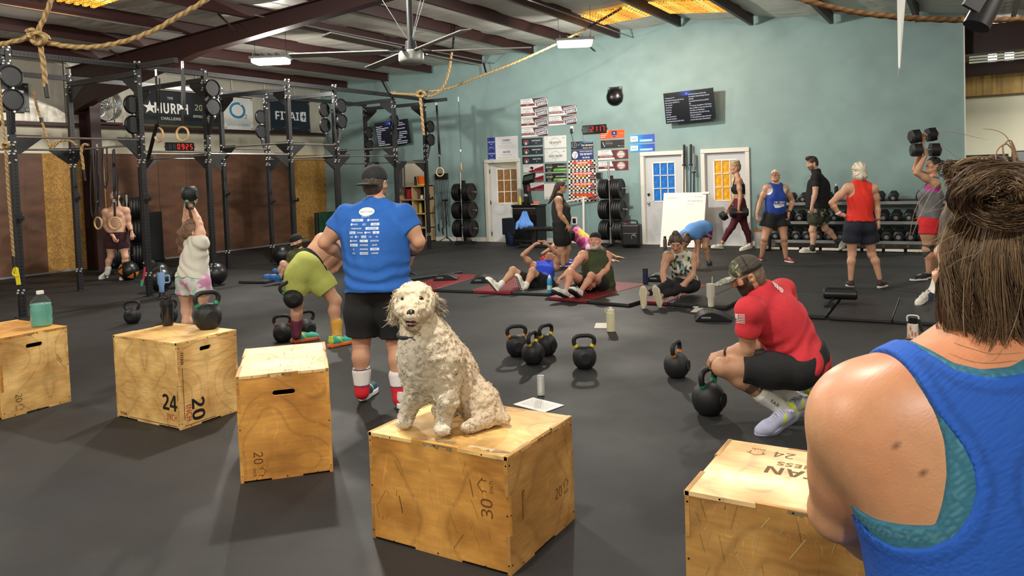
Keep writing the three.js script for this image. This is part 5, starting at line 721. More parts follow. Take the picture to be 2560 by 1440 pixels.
// ---------- drum fan on the left wall ----------
{
const c = onX(262, 262, LX + 0.35), o = thing('drum_fan', 'big silver drum fan in a cage on the left wall', 'fan', c, Math.PI / 2), R = 0.34, g = [];
for (let i = 0; i < 10; i++) g.push(XF(new THREE.TorusGeometry(R * (i + 1) / 10, 0.004, 5, 44), 0, 0, 0.12 - 0.05 * Math.pow(i / 10, 2)));
for (let i = 0; i < 12; i++) { const a = i / 12 * Math.PI * 2; g.push(rod(v3(0, 0, 0.12), v3(R * Math.cos(a), R * Math.sin(a), 0.07), 0.004, 5)); }
mesh('cage', merge(g), M.chrome, o); mesh('drum', cyl(R * 1.03, R * 1.03, 0.22, 40, 0, 0, -0.02, Math.PI / 2, 0, 0, true), M.grey, o); mesh('motor', cyl(0.09, 0.08, 0.2, 20, 0, 0, -0.05, Math.PI / 2), M.black, o);
for (let i = 0; i < 3; i++) { const b = new THREE.SphereGeometry(0.15, 14, 8).scale(1, 0.55, 0.06).translate(0.17, 0, 0).rotateX(0.5).rotateZ(i * 2.094); mesh('blade', b, M.chrome, o); }
mesh('bracket', merge([box(0.06, 0.06, 0.3, 0, -R - 0.03, -0.18), box(0.8, 0.05, 0.05, 0, -R - 0.05, -0.05)]), M.steel, o);
}
// ---------- big ceiling fan ----------
{
const o = thing('ceiling_fan', 'large six-bladed ceiling fan hanging from the ridge', 'fan', v3(-5.53, 3.1, -7.08)); M.fan = paint('#9a9c98', 0.4, 0.3); M.blade = paint('#8f8d88', 0.45);
mesh('motor', lathe([[0, -0.1], [0.05, -0.1], [0.13, -0.09], [0.145, -0.05], [0.145, 0.03], [0.12, 0.06], [0.05, 0.07], [0, 0.07]], 36), M.fan, o); mesh('downrod', cyl(0.036, 0.036, 1.86, 18, 0, 0.98, 0), M.black, o); mesh('canopy', lathe([[0.0, 1.7], [0.1, 1.72], [0.07, 1.8], [0.05, 1.86]], 20), M.black, o); mesh('flange', cyl(0.07, 0.06, 0.1, 16, 0, 0.12, 0), M.black, o);
for (let i = 0; i < 6; i++) { const a = -0.5 + i * Math.PI / 3, b = mesh('blade', XF(rbox(1.15, 0.016, 0.13, 0.006, 0.82, 0, 0, 0.18).rotateY(a), 0, 0.05, 0), M.blade, o); mesh('blade_iron', rbox(0.26, 0.02, 0.05, 0.004, 0.2, 0.05, 0).rotateY(a), M.black, b); }
const w = []; for (let i = 0; i < 3; i++) { const a = i * 2.1 + 0.4; w.push(rod(v3(0.04 * Math.cos(a), 0.2, 0.04 * Math.sin(a)), v3(0.9 * Math.cos(a), 1.66, 0.9 * Math.sin(a)), 0.004, 5)); } w.forEach((g) => mesh('guy_wire', g, M.grey, o));
}
// ---------- whiteboard, barbells, plate trees ----------
{
const a = onY(1654, 618), b = onZ(1660, 484, WZ + 0.34), c = onZ(1766, 483, WZ + 0.34), o = thing('whiteboard', 'tall whiteboard leaning on the wall between two doors', 'whiteboard', v3((b.x + c.x) / 2, 0.012, WZ + 0.68)); const L = Math.hypot(b.y, 0.34), w = c.x - b.x; o.rotation.x = -Math.atan2(0.34, b.y);
mesh('panel', rbox(w, L, 0.02, 0.004, 0, L / 2, 0), M.white, o);
decal('writing', o, w * 0.94, L * 0.9, (g, W, H) => { txt(g, 'Sat. Practice Only', W * 0.18, H * 0.05, 16, '#5b8d80', 'sans-serif', 'normal'); txt(g, 'Sun. PRs Only', W * 0.85, H * 0.035, 16, '#5a6a66', 'sans-serif', 'normal'); txt(g, 'PRs: Steady Warm-up', W * 0.78, H * 0.12, 19, '#3c4443', 'sans-serif', 'normal'); txt(g, '5+1+5+1+1+5', W * 0.66, H * 0.19, 14, '#5a6160', 'sans-serif', 'normal'); }, 500, 620, basis(v3(0, L * 0.5, 0.0108), v3(1, 0, 0), v3(0, 1, 0)));
mesh('clip', rbox(0.16, 0.05, 0.05, 0.008, w * 0.5, L - 0.02, 0.01), M.white, o);
}
function barbell(label, x, y0, lean, m, sleeve) {
const t = onZ(x, y0, WZ + 0.07), L = 2.15, o = thing('barbell', label, 'barbell', v3(t.x + lean, 0.002, WZ + 0.22), 0, 'barbells stood against the wall'); const top = v3(-lean, t.y, -0.13), d = top.clone().normalize();
const P = (s) => d.clone().multiplyScalar(top.length() * s);
mesh('shaft', rod(P(0.2), P(0.8), 0.014, 12), m, o); mesh('sleeve', rod(P(0.0), P(0.2), 0.025, 14), sleeve, o); mesh('sleeve', rod(P(0.8), P(1), 0.025, 14), sleeve, o); mesh('collar', rod(P(0.79), P(0.805), 0.042, 16), m, o); mesh('collar', rod(P(0.195), P(0.21), 0.042, 16), m, o);
}
barbell('black barbell stood against the wall, left of the pair', 1711, 362, -0.02, M.black, M.black); barbell('dark blue-shafted barbell stood between the two closed doors', 1728, 361, -0.03, paint('#1c2c4c', 0.4, 0.4), M.black); barbell('grey steel barbell half hidden behind the blue one', 1736, 384, -0.03, M.black, M.grey);
M.plate = std({ color: '#131416', roughness: 0.45 });
const plateGeo = (w) => lathe([[0.026, -w / 2], [0.06, -w / 2], [0.07, -w * 0.3], [0.17, -w * 0.3], [0.18, -w / 2], [0.215, -w / 2], [0.225, -w * 0.35], [0.225, w * 0.35], [0.215, w / 2], [0.18, w / 2], [0.17, w * 0.3], [0.07, w * 0.3], [0.06, w / 2], [0.026, w / 2]], 40).rotateZ(-Math.PI / 2);
const plates = [0.04, 0.055, 0.075].map(plateGeo);
function plateTree(label, p, turn, rows, bar, nm) {           // horizontal pegs carrying bumper plates on both sides
const o = thing('plate_tree', 'black plate tree frame ' + label, 'plate rack', p, turn);
mesh('upright', rbox(0.075, 1.6, 0.075, 0.006, 0, 0.8, 0), M.rigPlain, o); mesh('foot', merge([rbox(0.6, 0.06, 0.08, 0.006, 0, 0.03, 0.0), rbox(0.08, 0.06, 0.66, 0.006, 0, 0.031, 0.1)]), M.rigPlain, o);
const M4 = new THREE.Matrix4().makeRotationY(turn).setPosition(p);
rows.forEach((y, ri) => {
mesh('peg', rod(v3(-0.36, y, 0), v3(0.36, y, 0), 0.024, 14), M.chrome, o);
for (const s of [-1, 1]) { let x = 0.055; const n = s < 0 ? 4 : 4; for (let i = 0; i < n; i++) { const k = (i + ri) % 3 === 0 ? 1 : (i % 2), w = [0.04, 0.055, 0.075][k]; x += w / 2; const q = thing('bumper_plate', `${['inmost', 'second', 'third', 'outmost'][i]} bumper plate, ${s < 0 ? 'left' : 'right'} side of ${['bottom', 'middle', 'top'][ri]} peg, tree ${nm}`, 'weight plate', v3(s * x, y, 0).applyMatrix4(M4), turn, 'bumper plates ' + nm); mesh('rubber', plates[k], M.plate, q); x += w / 2 + 0.003; } }
});
if (bar) { const b = thing('barbell', 'chrome barbell stood upright in the plate tree ' + nm, 'barbell', v3(0.0, 0.07, 0.13).applyMatrix4(M4), turn); mesh('shaft', cyl(0.014, 0.014, bar - 0.8, 12, 0, bar / 2, 0), M.chrome, b); mesh('sleeve', cyl(0.025, 0.025, 0.4, 14, 0, bar - 0.2, 0), M.chrome, b); mesh('sleeve', cyl(0.025, 0.025, 0.38, 14, 0, 0.19, 0), M.chrome, b); mesh('collar', cyl(0.04, 0.04, 0.03, 16, 0, bar - 0.41, 0), M.chrome, b); }
}
plateTree('left of the open door', v3(-11.0, 0, WZ + 0.55), 0.0, [0.38, 0.84, 1.3], 1.75, 'left of the open door');
plateTree('left of the blue-paned door', v3(-6.98, 0, WZ + 0.5), 0.0, [0.36, 0.83, 1.3], 1.85, 'by the blue-paned door');
plateTree('behind the bare-chested man', v3(-14.35, 0, -9.1), 1.0, [0.36, 0.83, 1.3], 1.5, 'behind the bare-chested man');
{ const p = onY(345, 668), o = thing('storage_rack', 'black storage rack between the bare-chested man and third upright', 'rack', p.setX(-15.2), 0.2); mesh('side', rbox(0.8, 1.15, 0.5, 0.01, 0, 0.6, 0), M.black, o); mesh('shelf', rbox(0.86, 0.03, 0.6, 0.005, 0, 0.16, 0.05), M.rigPlain, o); mesh('gear', merge([cyl(0.03, 0.03, 0.3, 10, 0.5, 0.2, 0.3, 0, 0, 1.3), cyl(0.03, 0.03, 0.26, 10, 0.62, 0.18, 0.4, 0.4, 0, 1.2)]), M.chrome, o); }
{ const p = onY(288, 668), o = thing('towel', 'bright blue towel crumpled at the foot of the plate tree', 'towel', p.setY(0.06)); mesh('cloth', ball(0.1, 0, 0, 0, 14, 8).scale(2.2, 0.5, 1), paint('#1e7fae', 0.8), o); }
// ---------- jump-rope hanger, microphone stand, shelf ----------
{
const c = onZ(1106, 441, WZ), o = thing('rope_hanger', 'black wall hanger with jump ropes dangling from it', 'hanger', v3(c.x, c.y, WZ + 0.002)); mesh('board', rbox(0.4, 0.16, 0.08, 0.01, 0, 0, 0.04), M.black, o); mesh('peg', rod(v3(-0.26, 0, 0.05), v3(0.2, 0.01, 0.05), 0.012, 8), M.grey, o);
const cols = ['#30343a', '#4a7f86', '#7a4658', '#30343a', '#2c5a52'];
for (let i = 0; i < 9; i++) { const x = -0.19 + i * 0.047, e = x * 0.7 + rr(-0.05, 0.08), L = rr(1.0, 1.5); mesh('jump_rope', tube([v3(x, -0.05, 0.06), v3(x + rr(-0.02, 0.02), -0.5, 0.05), v3(e, -L + 0.25, 0.04), v3(e + 0.02, -L, 0.04), v3(e + 0.05, -L + 0.2, 0.05), v3(x + 0.06, -0.5, 0.06), v3(x + 0.04, -0.05, 0.06)], 0.006, 50, 5), paint(cols[i % 5], 0.5), o); if (i % 3 === 0) mesh('grip', rod(v3(e, -L + 0.02, 0.05), v3(e + 0.02, -L - 0.16, 0.05), 0.017, 10), M.black, o); }
}
{ const p = v3(-11.62, 0, WZ + 0.5), o = thing('tripod_stand', 'thin black tripod stand left of the plate tree by the open door', 'stand', p); mesh('pole', rod(v3(0, 0.1, 0), v3(-0.02, 1.08, 0), 0.014, 8), M.black, o); for (let i = 0; i < 3; i++) { const a = 0.4 + i * 2.094; mesh('leg', rod(v3(0, 0.16, 0), v3(0.26 * Math.cos(a), 0.012, 0.26 * Math.sin(a)), 0.011, 8), M.black, o); } mesh('head', merge([rod(v3(-0.1, 1.1, 0), v3(0.06, 1.1, 0), 0.022, 10), rod(v3(-0.02, 1.0, 0), v3(-0.02, 1.1, 0), 0.02, 8)]), M.black, o); }
{
const p = v3(-12.75, 0, WZ + 0.25), o = thing('cube_shelf', 'pale wooden cube shelf behind the blue-shirted man', 'shelf', p), w = 0.84, h = 1.5, d = 0.38, t = 0.03; M.birch = paint('#b79c74', 0.55);
for (const x of [-w / 2, 0, w / 2]) mesh('side', rbox(t, h, d, 0.003, x, h / 2, 0), M.birch, o); for (let i = 0; i <= 4; i++) mesh('board', rbox(w + t, t, d, 0.003, 0, clamp(i * h / 4, t / 2, h - t / 2), 0.0), M.birch, o); mesh('back', box(w, h, 0.01, 0, h / 2, -d / 2), M.dark, o);
const put = (name, label, cat, x, y, g, m) => { const q = thing(name, label, cat, v3(p.x + x, y, p.z + 0.02)); mesh('body', g, m, q); };
put('bucket', 'orange bucket on top of the cube shelf', 'bucket', 0.22, 1.5, lathe([[0, 0.002], [0.1, 0.002], [0.13, 0.24], [0.14, 0.25], [0.12, 0.24]], 24), paint('#e0641c', 0.5)); put('tub', 'yellow tub under the orange bucket on the shelf', 'tub', 0.3, 1.5, lathe([[0.1, 0.0], [0.17, 0.0], [0.175, 0.03], [0.15, 0.035], [0, 0.03]], 24), paint('#d8c23a', 0.5));
put('pitcher', 'red pitcher in the upper left cube of the shelf', 'pitcher', -0.2, 1.14, lathe([[0, 0.003], [0.08, 0.003], [0.11, 0.28]], 20), paint('#a51f2c', 0.5)); put('jar', 'small white jar in the upper right cube', 'jar', 0.2, 1.14, cyl(0.04, 0.04, 0.1, 16, 0, 0.052, 0), M.white); put('bottle', 'yellow bottle in the second cube row', 'bottle', 0.14, 0.77, cyl(0.05, 0.035, 0.25, 16, 0, 0.127, 0), paint('#b5a22a', 0.5));
put('spray_can', 'dark can on top of the cube shelf', 'can', 0.0, 1.5, cyl(0.035, 0.03, 0.24, 14, 0, 0.122, 0), M.black);
const c = onZ(1032, 438, WZ + 0.03); mesh('panel', cladding(0.78, 0.62).translate(c.x - p.x - 0.39, c.y - 0.3, WZ + 0.012 - p.z), M.clad, o);
}
{ const a = onX(820, 560, LX + 0.3), o = thing('folded_mat', 'dark green folded mat stood in the left corner', 'mat', v3(LX + 0.42, 0.004, a.z), Math.PI / 2); for (let i = 0; i < 4; i++) mesh('panel', rbox(1.25, 0.82, 0.05, 0.012, 0, 0.41, i * 0.055), i % 2 ? paint('#1c4a35', 0.6) : M.black, o); }
// ---------- tool cart with screen, bench and clutter ----------
{
const p = v3(-9.12, 0, WZ + 0.55), o = thing('tool_cart', 'black rolling tool cabinet right of the open door', 'cabinet', p); mesh('body', rbox(0.68, 0.84, 0.44, 0.01, 0, 0.5, 0), M.black, o); mesh('worktop', rbox(0.72, 0.05, 0.48, 0.01, 0, 0.945, 0), M.blackGloss, o); mesh('drawer', rbox(0.64, 0.1, 0.02, 0.004, 0, 0.84, 0.225), M.black, o); mesh('drawer_pull', rbox(0.62, 0.02, 0.02, 0.004, 0, 0.885, 0.24), M.chrome, o); mesh('door', rbox(0.64, 0.6, 0.02, 0.006, 0, 0.45, 0.225), M.blackGloss, o); for (const s of [-1, 1]) mesh('caster', cyl(0.045, 0.045, 0.03, 16, s * 0.28, 0.045, 0.16, 0, 0, Math.PI / 2), M.rigPlain, o);
const q = (n, label, cat, x, y, z = 0.05) => thing(n, label, cat, v3(p.x + x, y, p.z + z));
{ const m = q('console_screen', 'black console screen on an arm over the tool cabinet', 'monitor', -0.02, 0.97, -0.05); mesh('screen', rbox(0.36, 0.24, 0.05, 0.012, 0.04, 0.62, 0.04, -0.45, -0.2, 0.06), M.blackGloss, m); mesh('display', rbox(0.28, 0.12, 0.01, 0.003, 0.04, 0.635, 0.072, -0.45, -0.2, 0.06), paint('#3c4440', 0.4), m); mesh('stem', merge([rbox(0.16, 0.55, 0.12, 0.03, -0.05, 0.3, -0.02, 0, 0, 0.12), rbox(0.3, 0.06, 0.3, 0.015, 0, 0.035, 0)]), M.black, m); mesh('tag', rbox(0.05, 0.13, 0.02, 0.006, 0.03, 0.38, 0.08), paint('#a3262b', 0.5), m); }
{ const m = q('mustard_bottle', 'yellow squeeze bottle on the tool cabinet', 'bottle', -0.16, 0.972, 0.14); mesh('body', lathe([[0, 0], [0.035, 0], [0.037, 0.13], [0.02, 0.17]], 18), paint('#d3c043', 0.5), m); mesh('nozzle', cyl(0.018, 0.005, 0.05, 12, 0, 0.195, 0), paint('#d3c043', 0.5), m); }
{ const m = q('tumbler', 'dark tumbler with dome lid on the tool cabinet', 'tumbler', 0.0, 0.972, 0.14); mesh('body', lathe([[0, 0], [0.045, 0], [0.055, 0.2]], 20), M.black, m); mesh('lid', lathe([[0.057, 0.2], [0.05, 0.235], [0.02, 0.26], [0, 0.262]], 18), M.grey, m); }
{ const m = q('paper_stack', 'loose papers and an orange roll on the tool cabinet', 'papers', 0.22, 0.972, 0.08); mesh('sheet', rbox(0.2, 0.012, 0.15, 0.003, 0, 0.006, 0, 0, 0.3), M.white, m); mesh('roll', cyl(0.03, 0.03, 0.14, 14, 0.05, 0.045, 0.03, 0, 0.4, Math.PI / 2), paint('#d8643a', 0.5), m); }
{ const c = onZ(1374, 476, WZ), m = thing('paper_sheet', 'white paper sheet with tear-off strips on the teal wall', 'paper', v3(c.x, c.y, WZ + 0.004)); mesh('sheet', merge([box(0.3, 0.34, 0.003), ...[0, 1, 2, 3].map((i) => box(0.05, 0.05, 0.003, -0.12 + i * 0.08, -0.19, 0))]), M.white, m); }
const tr = thing('trash_can', 'black and blue bin on the floor right of the open door', 'bin', v3(-9.58, 0, WZ + 0.62)); mesh('lower', lathe([[0, 0.003], [0.15, 0.003], [0.18, 0.3]], 24), paint('#1d2f4c', 0.5), tr); mesh('upper', rbox(0.36, 0.4, 0.34, 0.02, 0, 0.45, 0), paint('#0e1626', 0.5), tr);
const be = thing('weight_bench', 'black weight bench in front of the tool cabinet', 'bench', v3(-8.55, 0, WZ + 1.2)); mesh('seat', rbox(0.95, 0.09, 0.3, 0.03, 0, 0.44, 0), M.pad, be); mesh('frame', merge([rbox(0.08, 0.4, 0.08, 0.01, -0.1, 0.2, 0), rbox(0.9, 0.06, 0.08, 0.01, 0, 0.04, 0), rbox(0.06, 0.05, 0.5, 0.01, 0.4, 0.035, 0), rbox(0.06, 0.05, 0.5, 0.01, -0.4, 0.035, 0)]), M.rigPlain, be);
}
{ const p = v3(-7.85, 0, WZ + 0.12), o = thing('white_pole', 'white plastic pole leaning under the chequered plaques', 'pole', p); mesh('pipe', rod(v3(0, 0.01, 0.1), v3(-0.02, 1.12, 0.01), 0.03, 12), M.white, o); mesh('cross', rod(v3(-0.5, 1.0, 0.02), v3(0.36, 1.14, 0.02), 0.02, 10), M.white, o); mesh('sleeve', rod(v3(0.1, 1.1, 0.022), v3(0.36, 1.142, 0.022), 0.026, 10), paint('#c8422a', 0.5), o); }
{ const p = v3(-6.42, 0, WZ + 0.75), o = thing('speaker_bag', 'black wheeled gear case standing by the blue-paned door', 'case', p, 0.15); mesh('body', rbox(0.42, 0.5, 0.3, 0.05, 0, 0.27, 0), M.black, o); mesh('pocket', rbox(0.34, 0.28, 0.06, 0.03, 0, 0.2, 0.15), M.rigPlain, o); mesh('handle', tube([v3(-0.13, 0.5, 0), v3(-0.12, 0.58, 0), v3(0.12, 0.58, 0), v3(0.13, 0.5, 0)], 0.018, 20, 8), M.black, o); mesh('tag', rbox(0.08, 0.05, 0.02, 0.004, -0.12, 0.53, 0.1), paint('#8e2630', 0.5), o); mesh('clip', XF(new THREE.TorusGeometry(0.05, 0.006, 6, 16, 4), 0.08, 0.24, 0.185), M.chrome, o); }
// ---------- dumbbell rack ----------
{
const x0 = -3.62, x1 = -0.3, zc = WZ + 0.42, rack = thing('dumbbell_rack', 'long three-tier black dumbbell rack along the teal wall', 'rack', v3((x0 + x1) / 2, 0, zc)), L = x1 - x0;
for (const s of [-1, 0, 1]) mesh('upright', beam(v3(s * (L / 2 - 0.05), 0.02, 0.2), v3(s * (L / 2 - 0.05), 1.05, -0.25), 0.08, 0.06, v3(0, 0, 1)), M.rigPlain, rack);
const T = [[0.2, 0.14], [0.56, 0.0], [0.93, -0.14]]; for (const [y, z] of T) { mesh('shelf', rbox(L, 0.02, 0.32, 0.005, 0, y, z, 0.18), M.rigPlain, rack); mesh('lip', rbox(L, 0.06, 0.015, 0.004, 0, y - 0.02, z + 0.16), M.grey, rack); }
for (let i = 0; i < 9; i++) mesh('base_rail', rbox(L / 9 - 0.05, 0.05, 0.03, 0.01, -L / 2 + (i + 0.5) * L / 9, 0.04, 0.34), M.white, rack);
const hex = (r, l) => new THREE.CylinderGeometry(r, r, l, 6).rotateX(Math.PI / 2).rotateZ(Math.PI / 6), head = mergeGeometries([hex(0.1, 0.1), new THREE.CylinderGeometry(0.07, 0.1, 0.025, 6).rotateX(Math.PI / 2).rotateZ(Math.PI / 6).translate(0, 0, 0.062)]);
M.hexRubber = std({ color: '#17181a', roughness: 0.5 });
const proto = (label, p) => { const d = thing('dumbbell', label, 'dumbbell', p, 0, 'hex dumbbells on the rack'); for (const s of [-1, 1]) { mesh('head', head.clone().rotateY(s > 0 ? 0 : Math.PI).translate(0, 0, s * 0.11), M.hexRubber, d); } mesh('handle', cyl(0.017, 0.017, 0.18, 12, 0, 0, 0, Math.PI / 2), M.chrome, d); mesh('badge', cyl(0.035, 0.035, 0.004, 16, 0, 0, 0.186, Math.PI / 2), M.grey, d); return d; };
let first; T.forEach(([y, z], t) => { const n = [13, 14, 15][2 - t], s = [1.12, 0.98, 0.9][t]; for (let i = 0; i < n; i++) { if (t === 2 && (i === 10 || i === 5)) continue; const p = v3(x0 + 0.15 + (i + 0.5) * (L - 0.3) / n, y + 0.02 + 0.088 * s, zc + z - 0.02), label = `hex dumbbell, ${['first', 'second', 'third', 'fourth', 'fifth', 'sixth', 'seventh', 'eighth', 'ninth', 'tenth', 'eleventh', 'twelfth', 'thirteenth', 'fourteenth', 'fifteenth'][i]} slot from the doors on the ${['bottom', 'middle', 'top'][t]} rack tier`; const d = first ? dup(first, p, 0, label, `hex dumbbells on the ${['bottom', 'middle', 'top'][t]} tier`) : (first = proto(label, p)); d.userData.group = `hex dumbbells on the ${['bottom', 'middle', 'top'][t]} tier`; d.scale.setScalar(s); d.rotation.x = 0.18; } });
{ const b = thing('water_bottle', 'blue and white bottle on the left end of the dumbbell rack', 'bottle', v3(-3.42, 1.05, zc - 0.1)); mesh('body', lathe([[0, 0], [0.035, 0], [0.035, 0.16], [0.02, 0.19]], 18), paint('#2a55c9', 0.4), b); mesh('cap', cyl(0.018, 0.015, 0.03, 12, 0, 0.205, 0), M.white, b); }
{ const b = thing('water_bottle', 'black bottle with white cap on the dumbbell rack by the black shirt', 'bottle', v3(-2.27, 1.05, zc - 0.1)); mesh('body', lathe([[0, 0], [0.035, 0], [0.035, 0.17], [0.02, 0.2]], 18), M.black, b); mesh('cap', cyl(0.02, 0.016, 0.05, 12, 0, 0.22, 0), M.white, b); }
}
{ const p = v3(-3.72, 0, WZ + 0.36), o = thing('paint_bucket', 'white bucket with orange lid left of the dumbbell rack', 'bucket', p); mesh('pail', lathe([[0, 0.002], [0.13, 0.002], [0.15, 0.34]], 28), M.white, o); mesh('lid', cyl(0.155, 0.155, 0.03, 28, 0, 0.355, 0), paint('#e08a1c', 0.5), o); }
{ const p = v3(-3.5, 0, WZ + 0.85), o = thing('small_speaker', 'small black upright speaker with a round logo by the rack', 'speaker', p); mesh('body', rbox(0.14, 0.3, 0.14, 0.03, 0, 0.152, 0), M.black, o); mesh('badge', cyl(0.04, 0.04, 0.006, 18, 0, 0.08, 0.072, Math.PI / 2), M.grey, o); }
// ---------- things at the right edge ----------
{ const p = at(2250, 90, 4.6), o = thing('fan_blade_tip', 'white tapered vane hanging down at the top right', 'vane', at(2252, 0, 4.6)); const a = at(2257, -130, 4.6).sub(o.position), b = at(2248, 172, 4.6).sub(o.position), n = 12, P = []; const r = camDir(1, 0, 0), t = camDir(0, 0, 1); const pts = (s) => { const c = a.clone().lerp(b, s), w = lerp(0.04, 0.006, s); return [c.clone().addScaledVector(r, -w), c.clone().addScaledVector(t, 0.008), c.clone().addScaledVector(r, w), c.clone().addScaledVector(t, -0.008)]; }; for (let i = 0; i < n; i++) { const q = pts(i / n), w = pts((i + 1) / n); for (let k = 0; k < 4; k++) { const m = (k + 1) % 4; for (const z of [q[k], w[k], q[m], q[m], w[k], w[m]]) P.push(z.x, z.y, z.z); } } const g = new THREE.BufferGeometry(); g.setAttribute('position', new THREE.Float32BufferAttribute(P, 3)); g.computeVertexNormals(); mesh('vane', g, paint('#d7d9d6', 0.4), o); mesh('tip', rod(at(2248, 168, 4.6).sub(o.position), at(2247, 190, 4.6).sub(o.position), 0.006, 6, 0.003), M.grey, o); mesh('hanger', rod(a, v3(a.x, roofY(o.position.x) - o.position.y - 0.1, a.z), 0.01, 6), M.grey, o); }
{ const d = 5.2, o = thing('black_sling', 'black padded sling hanging down over the rope at the top right', 'sling', at(2450, 20, d)), I = o.position.clone().negate(); mesh('pad', rod(at(2505, -60, d).add(I), at(2440, 66, d).add(I), 0.075, 18, 0.085), M.black, o); mesh('flap', beam(at(2470, -40, d - 0.05).add(I), at(2432, 26, d - 0.05).add(I), 0.16, 0.03, camDir(0, 0, 1)), M.black, o); mesh('strap', rod(at(2505, -60, d).add(I), at(2520, -160, d).setY(4.45).add(I), 0.02, 8), M.black, o); }
{ const p = onZ(2436, 392, -20.5), o = thing('wall_shelf', 'black wall shelf with hanging straps past the teal wall end', 'shelf', p); mesh('board', rbox(0.9, 0.08, 0.4, 0.01, 0.2, 0, 0), M.black, o); mesh('bracket', box(0.06, 0.3, 0.3, -0.15, -0.16, 0), M.rigPlain, o); for (let i = 0; i < 6; i++) mesh('strap', box(0.03, rr(0.15, 0.4), 0.02, 0.1 + i * 0.09, -0.16, 0.15), M.black, o); mesh('post', box(0.08, p.y, 0.08, 0.55, -p.y / 2, -0.1), M.rigPlain, o); }
{ const p = onZ(2556, 392, -20.5), o = thing('wall_speaker', 'dark speaker box at the right edge past the wall end', 'speaker', p); mesh('case', rbox(0.4, 0.28, 0.3, 0.02), M.black, o); mesh('grille', rbox(0.36, 0.22, 0.01, 0.003, 0, 0, 0.152), M.grey, o); mesh('post', box(0.06, p.y, 0.06, 0, -p.y / 2 - 0.13, -0.1), M.rigPlain, o); }
// ---------- bodies as distance fields, meshed as one smooth surface ----------
class Field {
constructor() { this.q = []; this.cut = []; this.wob = null; }
cone(a, b, ra, rb = ra, k = 0.02, neg = 0) { this.q.push({ t: 0, a, b, ra, rb, k, neg, dx: b.x - a.x, dy: b.y - a.y, dz: b.z - a.z, l2: Math.max(1e-9, a.distanceToSquared(b)) }); return this; }
ball(a, r, k = 0.02, neg = 0) { return this.cone(a, a, r, r, k, neg); }
ell(c, r, X, Y, k = 0.02, neg = 0) { const x = X.clone().normalize(), z = x.clone().cross(Y).normalize(), y = z.clone().cross(x); this.q.push({ t: 1, c, r, x, y, z, k, neg }); return this; }
plane(p, n) { this.cut.push([n.x, n.y, n.z, n.dot(p)]); return this; }        // keeps the side n points away from
trim(p, n) { this.q.push({ t: 3, n: [n.x, n.y, n.z, n.dot(p)] }); return this; }   // the same for what is added so far
add(F, k = 0.03) { this.q.push({ t: 2, F, k, neg: 0 }); return this; }
at(X, Y, Z) {
let d = 1e3;
for (const p of this.q) {
let e;
if (p.t === 3) { e = X * p.n[0] + Y * p.n[1] + Z * p.n[2] - p.n[3]; if (e > d) d = e; continue; }
if (p.t === 2) e = p.F.at(X, Y, Z);
else if (p.t) {
const x = X - p.c.x, y = Y - p.c.y, z = Z - p.c.z, u = (x * p.x.x + y * p.x.y + z * p.x.z) / p.r[0], v = (x * p.y.x + y * p.y.y + z * p.y.z) / p.r[1], w = (x * p.z.x + y * p.z.y + z * p.z.z) / p.r[2];
const k0 = Math.sqrt(u * u + v * v + w * w), k1 = Math.sqrt(u * u / (p.r[0] * p.r[0]) + v * v / (p.r[1] * p.r[1]) + w * w / (p.r[2] * p.r[2])); e = k1 > 1e-6 ? k0 * (k0 - 1) / k1 : -Math.min(...p.r);
} else {
const x = X - p.a.x, y = Y - p.a.y, z = Z - p.a.z; let t = (x * p.dx + y * p.dy + z * p.dz) / p.l2; t = t < 0 ? 0 : t > 1 ? 1 : t;
const ex = x - p.dx * t, ey = y - p.dy * t, ez = z - p.dz * t; e = Math.sqrt(ex * ex + ey * ey + ez * ez) - (p.ra + (p.rb - p.ra) * t);
}
const k = p.k;
if (p.neg) { e = -e; const h = k > 0 ? Math.max(k - Math.abs(d - e), 0) / k : 0; d = Math.max(d, e) + h * h * k * 0.25; }
else { const h = k > 0 ? Math.max(k - Math.abs(d - e), 0) / k : 0; d = Math.min(d, e) - h * h * k * 0.25; }
}
if (this.wob && d < 0.06 && d > -0.06) d += this.wob(X, Y, Z);
for (const c of this.cut) { const e = X * c[0] + Y * c[1] + Z * c[2] - c[3]; if (e > d) d = e; }
return d;
}
bounds(pad) {
const lo = v3(1e9, 1e9, 1e9), hi = v3(-1e9, -1e9, -1e9);
for (const p of this.q) { if (p.neg || p.t === 3) continue; if (p.t === 2) { const [a, b] = p.F.bounds(0); lo.min(a); hi.max(b); } else if (p.t) { const R = Math.max(...p.r); lo.min(p.c.clone().subScalar(R)); hi.max(p.c.clone().addScalar(R)); } else { lo.min(p.a.clone().subScalar(p.ra)).min(p.b.clone().subScalar(p.rb)); hi.max(p.a.clone().addScalar(p.ra)).max(p.b.clone().addScalar(p.rb)); } }
return [lo.subScalar(pad), hi.addScalar(pad)];
}
}
